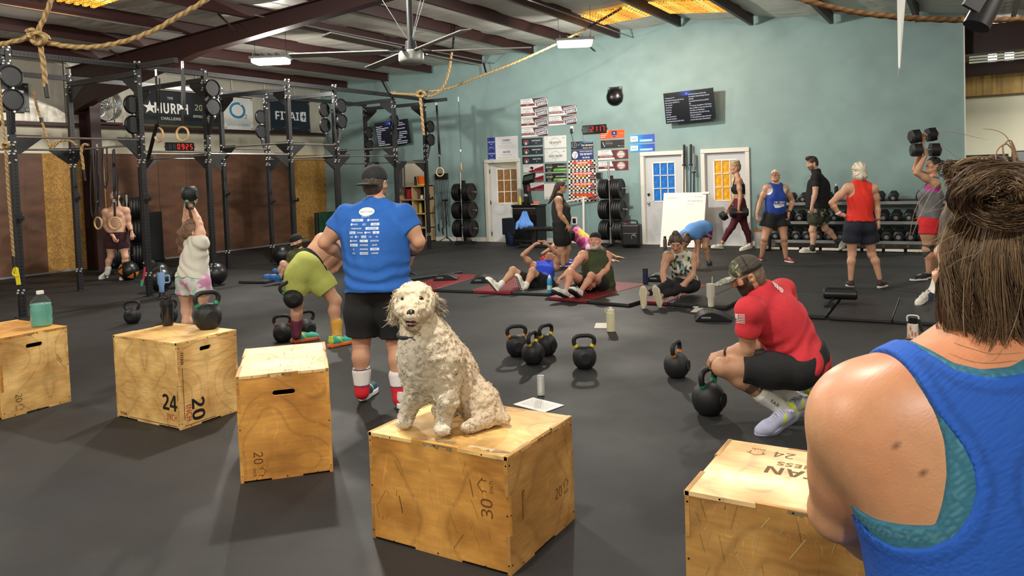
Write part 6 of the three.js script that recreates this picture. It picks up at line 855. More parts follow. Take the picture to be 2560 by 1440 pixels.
function surface(F, cell, color, smooth = 1) {                // surface nets over the blocks that the surface passes
const [lo, hi] = F.bounds(cell * 2 + 0.012), B = 6, nx = Math.ceil((hi.x - lo.x) / cell / B) * B + 1, ny = Math.ceil((hi.y - lo.y) / cell / B) * B + 1, nz = Math.ceil((hi.z - lo.z) / cell / B) * B + 1;
const val = new Float32Array(nx * ny * nz).fill(1), sx = 1, sy = nx, sz = nx * ny, half = B * cell * 0.5, lim = half * 1.7321 * 1.45 + 0.02;
for (let k = 0; k < nz - 1; k += B) for (let j = 0; j < ny - 1; j += B) for (let i = 0; i < nx - 1; i += B) {
const c = F.at(lo.x + i * cell + half, lo.y + j * cell + half, lo.z + k * cell + half);
if (Math.abs(c) > lim) { if (c < 0) for (let z = k; z <= k + B; z++) for (let y = j; y <= j + B; y++) for (let x = i; x <= i + B; x++) { const q = x + y * sy + z * sz; if (val[q] === 1) val[q] = -1; } continue; }
for (let z = k; z <= k + B; z++) for (let y = j; y <= j + B; y++) for (let x = i; x <= i + B; x++) { const q = x + y * sy + z * sz; if (val[q] === 1 || val[q] === -1) val[q] = F.at(lo.x + x * cell, lo.y + y * cell, lo.z + z * cell); }
}
const id = new Int32Array(nx * ny * nz).fill(-1), P = [], I = [], off = [0, sx, sy, sx + sy, sz, sx + sz, sy + sz, sx + sy + sz];
const E = [[0, 1], [2, 3], [4, 5], [6, 7], [0, 2], [1, 3], [4, 6], [5, 7], [0, 4], [1, 5], [2, 6], [3, 7]];
for (let k = 0; k < nz - 1; k++) for (let j = 0; j < ny - 1; j++) for (let i = 0; i < nx - 1; i++) {
const q = i + j * sy + k * sz; let m = 0; for (let a = 0; a < 8; a++) if (val[q + off[a]] < 0) m |= 1 << a;
if (m === 0 || m === 255) continue;
let x = 0, y = 0, z = 0, n = 0;
for (const [a, b] of E) { if (((m >> a) & 1) === ((m >> b) & 1)) continue; const va = val[q + off[a]], vb = val[q + off[b]], t = va / (va - vb); x += (a & 1) + ((b & 1) - (a & 1)) * t; y += ((a >> 1) & 1) + (((b >> 1) & 1) - ((a >> 1) & 1)) * t; z += (a >> 2) + ((b >> 2) - (a >> 2)) * t; n++; }
id[q] = P.length / 3; P.push(lo.x + (i + x / n) * cell, lo.y + (j + y / n) * cell, lo.z + (k + z / n) * cell);
}
for (let k = 1; k < nz - 1; k++) for (let j = 1; j < ny - 1; j++) for (let i = 1; i < nx - 1; i++) {
const q = i + j * sy + k * sz, a = val[q] < 0;
const quad = (w, x, y, z, f) => { if (w < 0 || x < 0 || y < 0 || z < 0) return; f ? I.push(w, x, y, w, y, z) : I.push(w, y, x, w, z, y); };
if (a !== val[q + sx] < 0) quad(id[q - sy - sz], id[q - sz], id[q], id[q - sy], a);
if (a !== val[q + sy] < 0) quad(id[q - sx - sz], id[q - sx], id[q], id[q - sz], a);
if (a !== val[q + sz] < 0) quad(id[q - sx - sy], id[q - sy], id[q], id[q - sx], a);
}
const N = new Float32Array(P.length), e = cell * 0.6;
for (let i = 0; i < P.length; i += 3) {                     // normals from the field itself, one relaxing step onto it
const x = P[i], y = P[i + 1], z = P[i + 2], gx = F.at(x + e, y, z) - F.at(x - e, y, z), gy = F.at(x, y + e, z) - F.at(x, y - e, z), gz = F.at(x, y, z + e) - F.at(x, y, z - e), L = Math.hypot(gx, gy, gz) || 1;
N[i] = gx / L; N[i + 1] = gy / L; N[i + 2] = gz / L;
}
const g = new THREE.BufferGeometry(); g.setAttribute('position', new THREE.Float32BufferAttribute(P, 3)); g.setAttribute('normal', new THREE.BufferAttribute(N, 3)); g.setIndex(I);
const C = new Float32Array(P.length), UV = new Float32Array(P.length / 3 * 2);
for (let i = 0, j = 0; i < P.length; i += 3, j += 2) { const c = color ? color(P[i], P[i + 1], P[i + 2], N[i], N[i + 1], N[i + 2]) : [1, 1, 1]; C[i] = c[0]; C[i + 1] = c[1]; C[i + 2] = c[2]; UV[j] = P[i] * 0.8 + P[i + 2] * 0.7; UV[j + 1] = P[i + 1] + 0.35 * (P[i + 2] - P[i]); }
g.setAttribute('color', new THREE.BufferAttribute(C, 3)); g.setAttribute('uv', new THREE.BufferAttribute(UV, 2));
return g;
}
const join = (list) => mergeGeometries(list.map((g) => g.index ? g : g));
const skinBump = dataTex(256, 256, (u, v) => { const c = 128 + 60 * noise(u * 50, v * 50, 4) + 50 * noise(u * 110, v * 110, 8); return [c, c, c]; }, false);
const knit = dataTex(256, 256, (u, v) => { const c = 128 + 45 * noise(u * 120, v * 120, 4) + 60 * fbm(u * 14, v * 9, 2); return [c, c, c]; }, false);
M.skin = phys({ color: '#ffffff', vertexColors: true, roughness: 0.48, bumpMap: rep(skinBump, 6), bumpScale: 0.0003, specularIntensity: 0.7 });
M.sweat = phys({ color: '#ffffff', vertexColors: true, roughness: 0.45, bumpMap: rep(skinBump, 9), bumpScale: 0.00022, clearcoat: 0.12, clearcoatRoughness: 0.3 });
M.cloth = std({ color: '#ffffff', vertexColors: true, roughness: 0.85, bumpMap: rep(knit, 3), bumpScale: 0.002 });
M.hair = std({ color: '#ffffff', vertexColors: true, roughness: 0.6 });
M.shoe = std({ color: '#ffffff', vertexColors: true, roughness: 0.6 });
const SKIN = { fair: [0.62, 0.36, 0.25], tan: [0.5, 0.27, 0.165], warm: [0.56, 0.3, 0.19], ruddy: [0.62, 0.3, 0.2] };
const shade = (c, k) => [c[0] * k, c[1] * k, c[2] * k], mixc = (a, b, t) => [lerp(a[0], b[0], t), lerp(a[1], b[1], t), lerp(a[2], b[2], t)];
const mottled = (c, f = 14, amt = 0.08) => (x, y, z) => shade(c, 1 + amt * 2 * fbm(x * f, y * f, z * f, 3));
const perp = (d, h) => { const r = h.clone().addScaledVector(d, -h.dot(d)); return r.lengthSq() > 1e-6 ? r.normalize() : v3(1, 0, 0); };

function headField(F, c, f, u, s, nb, nr, o = {}) {
f = f.clone().normalize(); u = perp(f, u); const L = u.clone().cross(f), P = (x, y, z) => c.clone().addScaledVector(L, x * s).addScaledVector(u, y * s).addScaledVector(f, z * s), j = (o.jaw ?? 1);
F.ell(P(0, 0.03, -0.012), [0.074 * s, 0.088 * s, 0.095 * s], L, u, 0.02);
F.ell(P(0, -0.035, 0.02), [0.06 * s * j, 0.082 * s, 0.066 * s], L, u, 0.03 * s);
F.cone(P(-0.014, -0.093, 0.052), P(0.014, -0.093, 0.052), 0.021 * s, 0.021 * s, 0.03 * s);
for (const q of [-1, 1]) { F.cone(P(q * 0.012, -0.092, 0.05), P(q * 0.052 * j, -0.055, 0.0), 0.022 * s, 0.022 * s, 0.03 * s); F.ball(P(q * 0.042, -0.02, 0.052), 0.024 * s, 0.025 * s); }
F.cone(P(-0.036, 0.03, 0.07), P(0.036, 0.03, 0.07), 0.013 * s, 0.013 * s, 0.02 * s);
for (const q of [-1, 1]) F.ball(P(q * 0.031, 0.009, 0.092), 0.015 * s, 0.012 * s, 1);
for (const q of [-1, 1]) F.ball(P(q * 0.031, 0.008, 0.07), 0.0135 * s, 0.004 * s);
F.cone(P(0, 0.014, 0.085), P(0, -0.026, 0.105), 0.008 * s, 0.012 * s, 0.014 * s); for (const q of [-1, 1]) F.ball(P(q * 0.012, -0.03, 0.092), 0.009 * s, 0.008 * s);
F.cone(P(-0.018, -0.053, 0.08), P(0.018, -0.053, 0.08), 0.008 * s, 0.008 * s, 0.008 * s); F.cone(P(-0.015, -0.066, 0.078), P(0.015, -0.066, 0.078), 0.009 * s, 0.009 * s, 0.008 * s);
for (const q of [-1, 1]) { const e = L.clone().multiplyScalar(q).addScaledVector(f, -0.45).normalize(); F.ell(P(q * 0.077, -0.008, -0.012), [0.009 * s, 0.032 * s, 0.02 * s], e, u, 0.01 * s); F.ball(P(q * 0.085, -0.006, -0.006), 0.011 * s, 0.006 * s, 1); }
F.cone(P(0, -0.05, -0.025), nb, nr * 1.0, nr * 1.08, 0.035 * s);
return { P, L, u, f, c, s };
}
function faceColor(H, skin, o = {}) {                         // lips, brows, eyes, beard as colour of the skin
const brow = o.brow ?? [0.06, 0.035, 0.02], white = [0.75, 0.72, 0.68], iris = [0.05, 0.035, 0.03];
return (x, y, z) => {
const d = v3(x, y, z).sub(H.c).divideScalar(H.s), X = Math.abs(d.dot(H.L)), Y = d.dot(H.u), Z = d.dot(H.f); let c = shade(skin, 1 + 0.14 * fbm(x * 22, y * 22, z * 22, 3));
if (Z > 0.02) {
c = mixc(c, [skin[0] * 1.02, skin[1] * 0.72, skin[2] * 0.68], 0.55 * Math.exp(-((X - 0.04) ** 2 + (Y + 0.02) ** 2) / 0.0007) + 0.4 * Math.exp(-(X * X + (Y + 0.025) ** 2) / 0.0003));
if (X < 0.024 - Math.abs(Y + 0.06) * 0.7 && Math.abs(Y + 0.06) < 0.014 && Z > 0.06) c = mixc(c, [0.45, 0.14, 0.12], 0.75); if (Math.abs(Y + 0.0595) < 0.0022 && X < 0.022) c = [0.12, 0.04, 0.035];
const ex = X - 0.031, ey = Y - 0.008; if (ex * ex / 0.00016 + ey * ey / 0.00005 < 1) c = ex * ex + ey * ey < 0.000045 ? iris : white; else if (ex * ex / 0.00026 + ey * ey / 0.0001 < 1) c = shade(c, 0.62);
if (X > 0.012 && X < 0.052 && Math.abs(Y - 0.031 + (X - 0.03) ** 2 * 5) < 0.0045) c = mixc(c, brow, 0.8);
}
if (o.beard) { const b = o.beard(X, Y, Z); if (b > 0) c = mixc(c, o.beardColor ?? brow, Math.min(1, b)); }
return c;
};
}
function handField(F, w, d, n, side, s, o = {}) {
d = d.clone().normalize(); n = perp(d, n); const t = d.clone().cross(n).multiplyScalar(side), cu = o.curl ?? 0.25, sp = o.spread ?? 0.06, P = (a, b, c) => w.clone().addScaledVector(d, a * s).addScaledVector(t, b * s).addScaledVector(n, c * s);
F.cone(P(-0.02, 0, 0), P(0.02, 0, 0), 0.026 * s, 0.024 * s, 0.01);
F.cone(P(0.02, 0.012, 0), P(0.088, 0.026, -0.002), 0.019 * s, 0.0145 * s, 0.012); F.cone(P(0.02, 0, 0), P(0.092, 0.004, -0.004), 0.02 * s, 0.0145 * s, 0.012); F.cone(P(0.02, -0.01, 0), P(0.084, -0.024, 0), 0.019 * s, 0.0135 * s, 0.012); F.ball(P(0.04, 0.022, 0.008), 0.02 * s, 0.015);
const len = [[0.04, 0.025, 0.02], [0.044, 0.028, 0.021], [0.041, 0.026, 0.02], [0.032, 0.02, 0.018]], base = [[0.088, 0.029], [0.093, 0.01], [0.089, -0.009], [0.081, -0.026]], mul = o.curls ?? [1, 1, 1, 1];
for (let i = 0; i < 4; i++) {
let p = P(base[i][0], base[i][1], -0.002), a = cu * mul[i] * 0.9; const lat = (1.3 - i) * sp; let r = (i === 3 ? 0.0078 : 0.0092) * s;
for (let k = 0; k < 3; k++) { const dir = d.clone().multiplyScalar(Math.cos(a)).addScaledVector(n, Math.sin(a)).addScaledVector(t, lat).normalize(), q = p.clone().addScaledVector(dir, len[i][k] * s); F.cone(p, q, r, r * 0.92, 0.004); p = q; r *= 0.92; a += cu * mul[i] * (k ? 0.8 : 1.25); }
}
const ta = o.thumb ?? 0.75, b0 = P(0.028, 0.026, 0.006), d1 = d.clone().multiplyScalar(Math.cos(ta)).addScaledVector(t, Math.sin(ta)).addScaledVector(n, 0.3 + (o.thumbIn ?? 0)).normalize(), b1 = b0.clone().addScaledVector(d1, 0.045 * s), d2 = d1.clone().addScaledVector(d, 0.5).addScaledVector(n, 0.2 + (o.thumbIn ?? 0)).normalize(), b2 = b1.clone().addScaledVector(d2, 0.03 * s);
F.cone(b0, b1, 0.0125 * s, 0.0105 * s, 0.01); F.cone(b1, b2, 0.0105 * s, 0.009 * s, 0.004);
}
const shoeCache = new Map();
function shoe(parent, h, d, u, len, o = {}) {
const key = [o.top, o.sole, o.accent, o.lace].join('|'); d = d.clone().normalize(); u = perp(d, u);
if (!shoeCache.has(key)) {
const F = new Field(); F.cone(v3(0, 0.05, 0.045), v3(0, 0.052, 0.1), 0.036, 0.036, 0.02).cone(v3(0, 0.052, 0.1), v3(0.004, 0.034, 0.2), 0.037, 0.036, 0.03).cone(v3(0.004, 0.034, 0.2), v3(-0.004, 0.03, 0.238), 0.038, 0.03, 0.03).cone(v3(0, 0.06, 0.04), v3(0, 0.095, 0.042), 0.034, 0.034, 0.02).cone(v3(0, 0.1, 0.045), v3(0, 0.14, 0.05), 0.03, 0.03, 0.004, 1).plane(v3(0, 0.02, 0), v3(0, -1, 0)).plane(v3(0, 0.108, 0.03), v3(0, 1, -0.1).normalize());
const top = lin(o.top ?? '#ddd'), acc = lin(o.accent ?? o.top ?? '#ddd'), lc = lin(o.lace ?? '#eee');
const up = surface(F, 0.0065, (x, y, z) => z > 0.085 && z < 0.17 && Math.abs(x) < 0.016 && y > 0.055 ? (Math.sin(z * 420) > 0.1 ? lc : shade(top, 0.6)) : Math.abs(Math.sin(z * 21 + y * 14)) < 0.2 && Math.abs(x) > 0.02 || z < 0.03 ? acc : top);
const outl = []; for (let i = 0; i < 30; i++) { const a = i / 30 * Math.PI * 2, z = 0.13 - 0.138 * Math.cos(a), w = 0.037 + 0.012 * sstep(z, 0.1, 0.2) - 0.006 * Math.exp(-((z - 0.1) ** 2) / 0.002); outl.push([w * Math.sin(a), z]); }
const sole = extrude(outl, 0.03, 0.006).rotateX(Math.PI / 2).translate(0, 0.016, 0); const lugs = []; for (let i = 0; i < 9; i++) for (const q of [-1, 1]) lugs.push(box(0.026, 0.006, 0.017, q * 0.018, 0.001, 0.025 + i * 0.026));
shoeCache.set(key, [up, sole, merge(lugs), paint(o.sole ?? '#e8e6e0', 0.6), paint(o.tread ?? '#222', 0.7)]);
}
const [up, sole, lugs, sm, tm] = shoeCache.get(key), X = u.clone().cross(d), m = mesh('shoe', up, M.shoe, parent); m.matrixAutoUpdate = true;
m.position.copy(h); m.quaternion.setFromRotationMatrix(new THREE.Matrix4().makeBasis(X, u, d)); m.scale.setScalar(len / 0.27);
mesh('sole', sole, sm, m); mesh('tread', lugs, tm, m); return m;
}
/* person(spec): joints are points of the room.
J: pel, chest, neck, head (skull middle), sh, el, wr, hip, kn, an: [left, right] of the person; face: forward direction of the face, crown: up of the head */
function person(label, S) {
const o = thing('person', label, 'person', v3(S.J.pel.x, 0, S.J.pel.z)), J = S.J, k = S.k ?? 1, fem = S.fem, W = S.wide ?? 1, arm = (S.arm ?? 1) * (fem ? 0.86 : 1), leg = (S.leg ?? 1) * (fem ? 0.98 : 1), skin = S.skin ?? SKIN.tan, cell = S.cell ?? 0.012;
const inv = o.position.clone().negate(), put = (g) => g.translate(inv.x, inv.y, inv.z);
const X = J.sh[0].clone().sub(J.sh[1]).normalize(), up = J.chest.clone().sub(J.pel).normalize(), Z = X.clone().cross(up).normalize(), HX = J.hip[0].clone().sub(J.hip[1]).normalize();
const WL = 1 + (W - 1) * 0.45, tr = (t) => J.pel.clone().lerp(J.chest, t), sl = J.pel.distanceTo(J.chest), dims = { rib: (fem ? 0.142 : 0.168) * k * W, ribd: (fem ? 0.105 : 0.122) * k * W, waist: (fem ? 0.122 : 0.15) * k * W * (S.belly ?? 1), waistd: (fem ? 0.098 : 0.115) * k * W * (S.belly ?? 1), hip: (fem ? 0.172 : 0.162) * k * WL, hipd: (fem ? 0.122 : 0.118) * k * WL };
const torso = (F, e = 0, o2 = {}) => {
F.ell(tr(0.8), [dims.rib + e, sl * 0.36 + e, dims.ribd + e], X, up, 0.05); F.ell(tr(0.42), [dims.waist + e, sl * 0.4 + e, dims.waistd + e], X, up, 0.09); F.ell(tr(0.0), [dims.hip + e, 0.12 * k + e, dims.hipd + e], HX, up, 0.09);
if (S.belly > 1.05) F.ball(tr(0.36).addScaledVector(Z, 0.05 * k), 0.1 * k * S.belly + e, 0.09);
if (!o2.noTop) { F.cone(J.sh[0].clone().lerp(J.chest, 0.15), J.sh[1].clone().lerp(J.chest, 0.15), 0.052 * k + e, 0.052 * k + e, 0.06); for (const i of [0, 1]) F.cone(J.neck, J.sh[i].clone().lerp(J.chest, 0.2), 0.045 * k + e, 0.05 * k + e, 0.06); }
if (fem && S.bust !== 0) for (const q of [-1, 1]) F.ball(tr(0.72).addScaledVector(X, q * 0.065 * k).addScaledVector(Z, dims.ribd * 0.78), 0.062 * k * (S.bust ?? 1) + e, 0.05);
if (!fem) for (const q of [-1, 1]) F.ell(tr(0.9).addScaledVector(X, q * 0.075 * k).addScaledVector(Z, dims.ribd * 0.72), [0.075 * k + e, 0.055 * k + e, 0.035 * k + e], X, up, 0.03);
for (const q of [0, 1]) F.ball(J.hip[q].clone().addScaledVector(Z, -0.045 * k).lerp(J.pel, 0.25), 0.1 * k * (S.glute ?? 1) + e, 0.07);
if (S.spine !== 0) F.cone(tr(0.15).addScaledVector(Z, -dims.waistd - 0.012 - e), tr(0.85).addScaledVector(Z, -dims.ribd - 0.018 - e), 0.012, 0.012, 0.03, 1);
};
const armF = (F, i, e = 0, t = 1) => {                       // t: 0..1 upper arm, 1..2 forearm
const a = J.sh[i], b = J.el[i], c = J.wr[i]; F.ball(a, 0.062 * k * arm + e, 0.05);
const m = a.clone().lerp(b, Math.min(1, t)); F.cone(a, m, 0.055 * k * arm + e, lerp(0.055, 0.041, Math.min(1, t)) * k * arm + e, 0.03);
if (t > 0.5) F.ball(a.clone().lerp(b, 0.5), 0.052 * k * arm + e, 0.04);
if (t > 1) { const q = b.clone().lerp(c, 0.3); F.cone(b, q, 0.039 * k * arm + e, 0.043 * k * arm + e, 0.012); F.cone(q, c, 0.043 * k * arm + e, 0.026 * k * arm + e, 0.012); }
};
const legF = (F, i, e = 0, t = 2, e2 = e, j = 0) => {
const a = J.hip[i], b = J.kn[i], c = J.an[i], bent = b.clone().sub(a).normalize().sub(c.clone().sub(b).normalize()), bk = bent.lengthSq() > 0.02 ? bent.normalize().negate() : Z.clone().negate();
const m = a.clone().lerp(b, Math.min(1, t)); F.cone(a, m, 0.088 * k * leg * WL + e, lerp(0.088 * WL, 0.056, Math.min(1, t)) * k * leg + e2, j || 0.05); if (t > 0.4) F.ball(a.clone().lerp(b, 0.35), 0.083 * k * leg * WL + lerp(e, e2, 0.35), 0.05);
if (t > 1) { F.ball(b.clone().addScaledVector(bk, -0.008), 0.054 * k * leg + e, 0.03); const q = b.clone().lerp(c, 0.28).addScaledVector(bk, 0.018 * k), end = b.clone().lerp(c, Math.min(1, t - 1)); F.cone(b, q, 0.05 * k * leg + e, 0.055 * k * leg + e, 0.02); F.cone(q, end, 0.055 * k * leg + e, lerp(0.055, 0.035, Math.min(1, t - 1)) * k * leg + e2, 0.03); }
};
const F = new Field(); torso(F, -0.004); for (const i of [0, 1]) { armF(F, i, 0, 2); legF(F, i, -0.002, 2); }
F.cone(J.neck, J.neck.clone().lerp(J.head, 0.45), (fem ? 0.05 : 0.06) * k, (fem ? 0.046 : 0.055) * k, 0.04); S.extra?.(F);
const HF = new Field(), H = headField(HF, J.head, S.face, S.crown ?? v3(0, 1, 0), (S.hs ?? 1) * k, J.neck.clone().lerp(J.head, 0.3), (fem ? 0.044 : 0.052) * k, { jaw: S.jaw ?? (fem ? 0.92 : 1.05) });
const bc = S.bodyColor ?? mottled(skin, 9, 0.07), geos = [surface(F, cell, bc), surface(HF, S.hcell ?? 0.006, faceColor(H, skin, S.faceOpt))];
(S.hands ?? []).forEach((h, i) => { if (!h) return; const G = new Field(); handField(G, J.wr[i].clone().addScaledVector(h.d, 0.005), h.d, h.n, h.side ?? (i ? -1 : 1), k * (fem ? 0.92 : 1.03), h); geos.push(surface(G, S.fcell ?? 0.0045, mottled(skin, 20, 0.1))); });
mesh('body', put(join(geos)), S.skinMat ?? M.skin, o);
const part = (name, f, c, col, mat = M.cloth, label) => mesh(name, put(surface(f, c, col)), mat, o, label);
const api = { o, part, put, torso, armF, legF, tr, X, up, Z, HX, H, J, k, sl, dims, inv };
S.dress?.(api);
(S.feet ?? []).forEach((f, i) => { if (f) { const d = f.d.clone().normalize(), u = perp(d, f.u ?? v3(0, 1, 0)); shoe(o, f.h.clone().add(inv), d, u, f.len ?? (fem ? 0.26 : 0.3) * k, f.style); if (f.sock) { const G = new Field(), a = J.an[i], b = a.clone().lerp(J.kn[i], f.sock.h ?? 0.18); G.cone(f.h.clone().addScaledVector(u, 0.06).addScaledVector(d, 0.05), a, 0.04 * k, 0.043 * k * leg, 0.02); G.cone(a, b, 0.043 * k * leg, lerp(0.043, 0.07, (f.sock.h ?? 0.18) * 1.5) * k * leg, 0.02); part('sock', G, 0.008, f.sock.color.call ? f.sock.color(a, b) : () => f.sock.color); } } });
return api;
}
function shirt(A, col, o = {}) {                               // sleeve: 0 none .. 0.6 short; hem below pelvis
const F = new Field(), { J, up } = A; A.torso(F, o.e ?? 0.014);
if (o.drape) F.cone(A.tr(0.7).addScaledVector(A.Z, -0.02), A.tr(-0.1), A.dims.waist * 0.8, A.dims.waist * 0.95, 0.1);
F.trim(A.tr(0).addScaledVector(up, -(o.hem ?? 0.07) * A.k), up.clone().negate());
if (o.sleeve) for (const i of [0, 1]) { const G = new Field(), t = o.sleeve, d = J.el[i].clone().sub(J.sh[i]).normalize(); A.armF(G, i, o.se ?? 0.014, Math.min(1, t + 0.25)); G.plane(J.sh[i].clone().lerp(J.el[i], t), d); F.add(G, 0.05); }
if (o.neck !== 0) F.ell(J.neck.clone().addScaledVector(A.up, 0.045 * A.k).addScaledVector(A.Z, 0.012), [0.075 * A.k * (o.neckW ?? 1), 0.05 * A.k * (o.neckH ?? 1), 0.075 * A.k * (o.neckW ?? 1)], A.X, A.up, 0.005, 1);
if (!o.sleeve) for (const i of [0, 1]) { const s = J.sh[i].clone().addScaledVector(A.X, (i ? -1 : 1) * (o.armOut ?? 0.012)); F.ell(s.clone().addScaledVector(up, -0.02), [0.066 * A.k, 0.11 * A.k, 0.16 * A.k], A.X, up, 0.01, 1); F.cone(s, J.el[i], 0.058 * A.k, 0.05 * A.k, 0.005, 1); }
o.more?.(F); const w = o.wr ?? 0.006; F.wob = (x, y, z) => w * fbm(x * 11, y * 7, z * 11, 3) + (o.folds ? o.folds(x, y, z) : 0);
return A.part(o.name ?? 'shirt', F, o.cell ?? 0.011, typeof col === 'function' ? col : mottled(col, 12, 0.05), o.mat);
}
function shorts(A, col, o = {}) {
const F = new Field(), { J, up } = A; F.ell(A.tr(0), [A.dims.hip + 0.016, 0.13 * A.k, A.dims.hipd + 0.018], A.HX, up, 0.06); F.ell(A.tr(0.2), [A.dims.waist + 0.012, 0.1 * A.k, A.dims.waistd + 0.014], A.X, up, 0.08);
for (const q of [0, 1]) F.ball(J.hip[q].clone().addScaledVector(A.Z, -0.045 * A.k).lerp(J.pel, 0.25), 0.112 * A.k, 0.06);
F.trim(A.tr(0).addScaledVector(up, (o.top ?? 0.11) * A.k), up);
for (const i of [0, 1]) { const t = o.len ?? 0.55, G = new Field(), d = J.kn[i].clone().sub(J.hip[i]).normalize(), m = J.hip[i].clone().lerp(J.kn[i], Math.min(1, t + 0.3)); A.legF(G, i, o.e ?? 0.016, Math.min(1, t + 0.3), (o.flare ?? 0.03), 0.03); if (o.skirt) G.cone(J.hip[i], m, 0.11, 0.13 + o.skirt, 0.06); G.plane(J.hip[i].clone().lerp(J.kn[i], t), d); F.add(G, 0.045); }
const w = o.wr ?? 0.006; F.wob = (x, y, z) => w * fbm(x * 12, y * 9, z * 12, 3);
return A.part(o.name ?? 'shorts', F, o.cell ?? 0.011, typeof col === 'function' ? col : mottled(col, 12, 0.05), o.mat);
}
function leggings(A, col, o = {}) { const F = new Field(); F.ell(A.tr(0), [A.dims.hip + 0.006, 0.13 * A.k, A.dims.hipd + 0.006], A.HX, A.up, 0.06); F.ell(A.tr(0.25), [A.dims.waist + 0.006, 0.1 * A.k, A.dims.waistd + 0.006], A.X, A.up, 0.08); for (const q of [0, 1]) F.ball(A.J.hip[q].clone().addScaledVector(A.Z, -0.045 * A.k).lerp(A.J.pel, 0.25), 0.107 * A.k, 0.06); F.trim(A.tr(o.top ?? 0.35), A.up); for (const i of [0, 1]) { const G = new Field(); A.legF(G, i, 0.006, o.len ?? 1.88); F.add(G, 0.04); } return A.part('leggings', F, o.cell ?? 0.011, mottled(col, 12, 0.05), o.mat); }
const streaks = (H, a, b, f = 60) => (x, y, z) => { const d = v3(x, y, z).sub(H.c), t = Math.atan2(d.dot(H.L), d.dot(H.u)); return mixc(a, b, clamp(0.5 + 1.3 * noise(t * f * 0.16, d.dot(H.f) * 18, d.length() * 60), 0, 1)); };
function hair(A, a, b, o = {}) {
const H = A.H, F = new Field(), s = H.s, e = o.e ?? 0.008; F.ell(H.P(0, 0.034, -0.016), [(0.074 + e) * s, (0.088 + e) * s, (0.095 + e) * s], H.L, H.u, 0.02);
F.ell(H.P(0, o.low ?? -0.02, -0.045), [(0.068 + e) * s, 0.075 * s, (0.06 + e) * s], H.L, H.u, 0.03); o.more?.(F, H);
F.ell(H.P(0, -0.02, 0.09), [0.07 * s, (o.brow ?? 0.085) * s, 0.078 * s], H.L, H.u, 0.012, 1); for (const q of [-1, 1]) F.ball(H.P(q * 0.082, -0.02, 0.0), (o.ear ?? 0.03) * s, 0.01, 1); o.cutMore?.(F, H);
F.wob = (x, y, z) => (o.rough ?? 0.004) * noise(x * 90, y * 25, z * 90); return A.part('hair', F, o.cell ?? 0.007, streaks(H, a, b), M.hair);
}
// ---------- the people ----------
function joints(D, o) { const j = {}; for (const k in o) j[k] = Array.isArray(o[k][0]) ? o[k].map(([x, y, d = 0]) => at(x, y, D + d)) : at(o[k][0], o[k][1], D + (o[k][2] ?? 0)); return j; }
const cd = camDir, UP = v3(0, 1, 0);
const foot = (x, y, d, style, sock, more = {}) => ({ h: onY(x, y, 0.004), d: d.clone().setY(0), style, sock, ...more });
const toFloor = (x0, y0, x1, y1) => onY(x1, y1).sub(onY(x0, y0)).normalize();
const polySDF = (P) => (x, y) => { let d = 1e9, s = 1; for (let i = 0, j = P.length - 1; i < P.length; j = i++) { const a = P[i], b = P[j], ex = b[0] - a[0], ey = b[1] - a[1], wx = x - a[0], wy = y - a[1], t = clamp((wx * ex + wy * ey) / (ex * ex + ey * ey), 0, 1), bx = wx - ex * t, by = wy - ey * t; d = Math.min(d, bx * bx + by * by); const c1 = y >= a[1], c2 = y < b[1], c3 = ex * wy > ey * wx; if ((c1 && c2 && c3) || (!c1 && !c2 && !c3)) s = -s; } return s * Math.sqrt(d); };
function garmentPrint(A, name, F, c, X, Y, w, h, draw, pw, ph, start = 0.25, n = 22) {
const Z = X.clone().cross(Y).normalize(), g = uvRect(new THREE.PlaneGeometry(w, h, n, n), prints.add(pw, ph, draw)), p = g.attributes.position;
for (let i = 0; i < p.count; i++) { const q = c.clone().addScaledVector(X, p.getX(i)).addScaledVector(Y, p.getY(i)).addScaledVector(Z, start); for (let k = 0; k < 40; k++) { const d = F.at(q.x, q.y, q.z); if (d < 0.0006) break; q.addScaledVector(Z, -Math.min(d * 0.8, 0.03)); } q.addScaledVector(Z, 0.0025).add(A.inv); p.setXYZ(i, q.x, q.y, q.z); }
g.computeVertexNormals(); return mesh(name, g, printMat, A.o);
}
function cap(A, cols, o = {}) {                               // baseball cap: crown and bill; bill direction in head axes (+1 front, -1 back)
const H = A.H, s = H.s * 1.02, b = o.back ? -1 : 1, F = new Field(), tilt = o.tilt ?? 0; F.ell(H.P(0, 0.048, -0.008), [0.087 * s, 0.088 * s, 0.106 * s], H.L, H.u, 0.01);
const pn = H.u.clone().negate().addScaledVector(H.f, -tilt).normalize(); F.plane(H.P(0, 0.028, 0), pn); const crown = A.part('cap', F, o.cell ?? 0.006, cols.crown, M.cloth);
const B = new Field(); B.ell(H.P(0, o.bd ?? 0.022, b * 0.135), [0.078 * s, 0.014 * s, 0.08 * s], H.L, H.u, 0.01); B.ell(H.P(0, (o.bd ?? 0.022) - 0.012, b * 0.13), [0.08 * s, 0.013 * s, 0.085 * s], H.L, H.u, 0.004, 1); B.ell(H.P(0, 0.04, -0.008), [0.08 * s, 0.07 * s, 0.098 * s], H.L, H.u, 0.002, 1);
mesh('bill', A.put(surface(B, 0.0045, cols.bill)), M.cloth, crown); return [crown, F];
}
const solid = (hex, amt = 0.05) => mottled(lin(hex), 14, amt);
const camo = (cols, f) => (x, y, z) => { const a = fbm(x * f, y * f, z * f, 3), b = fbm(x * f + 9, y * f, z * f + 4, 3); return lin(a > 0.12 ? cols[0] : b > 0.1 ? cols[1] : a < -0.15 ? cols[2] : cols[3]); };
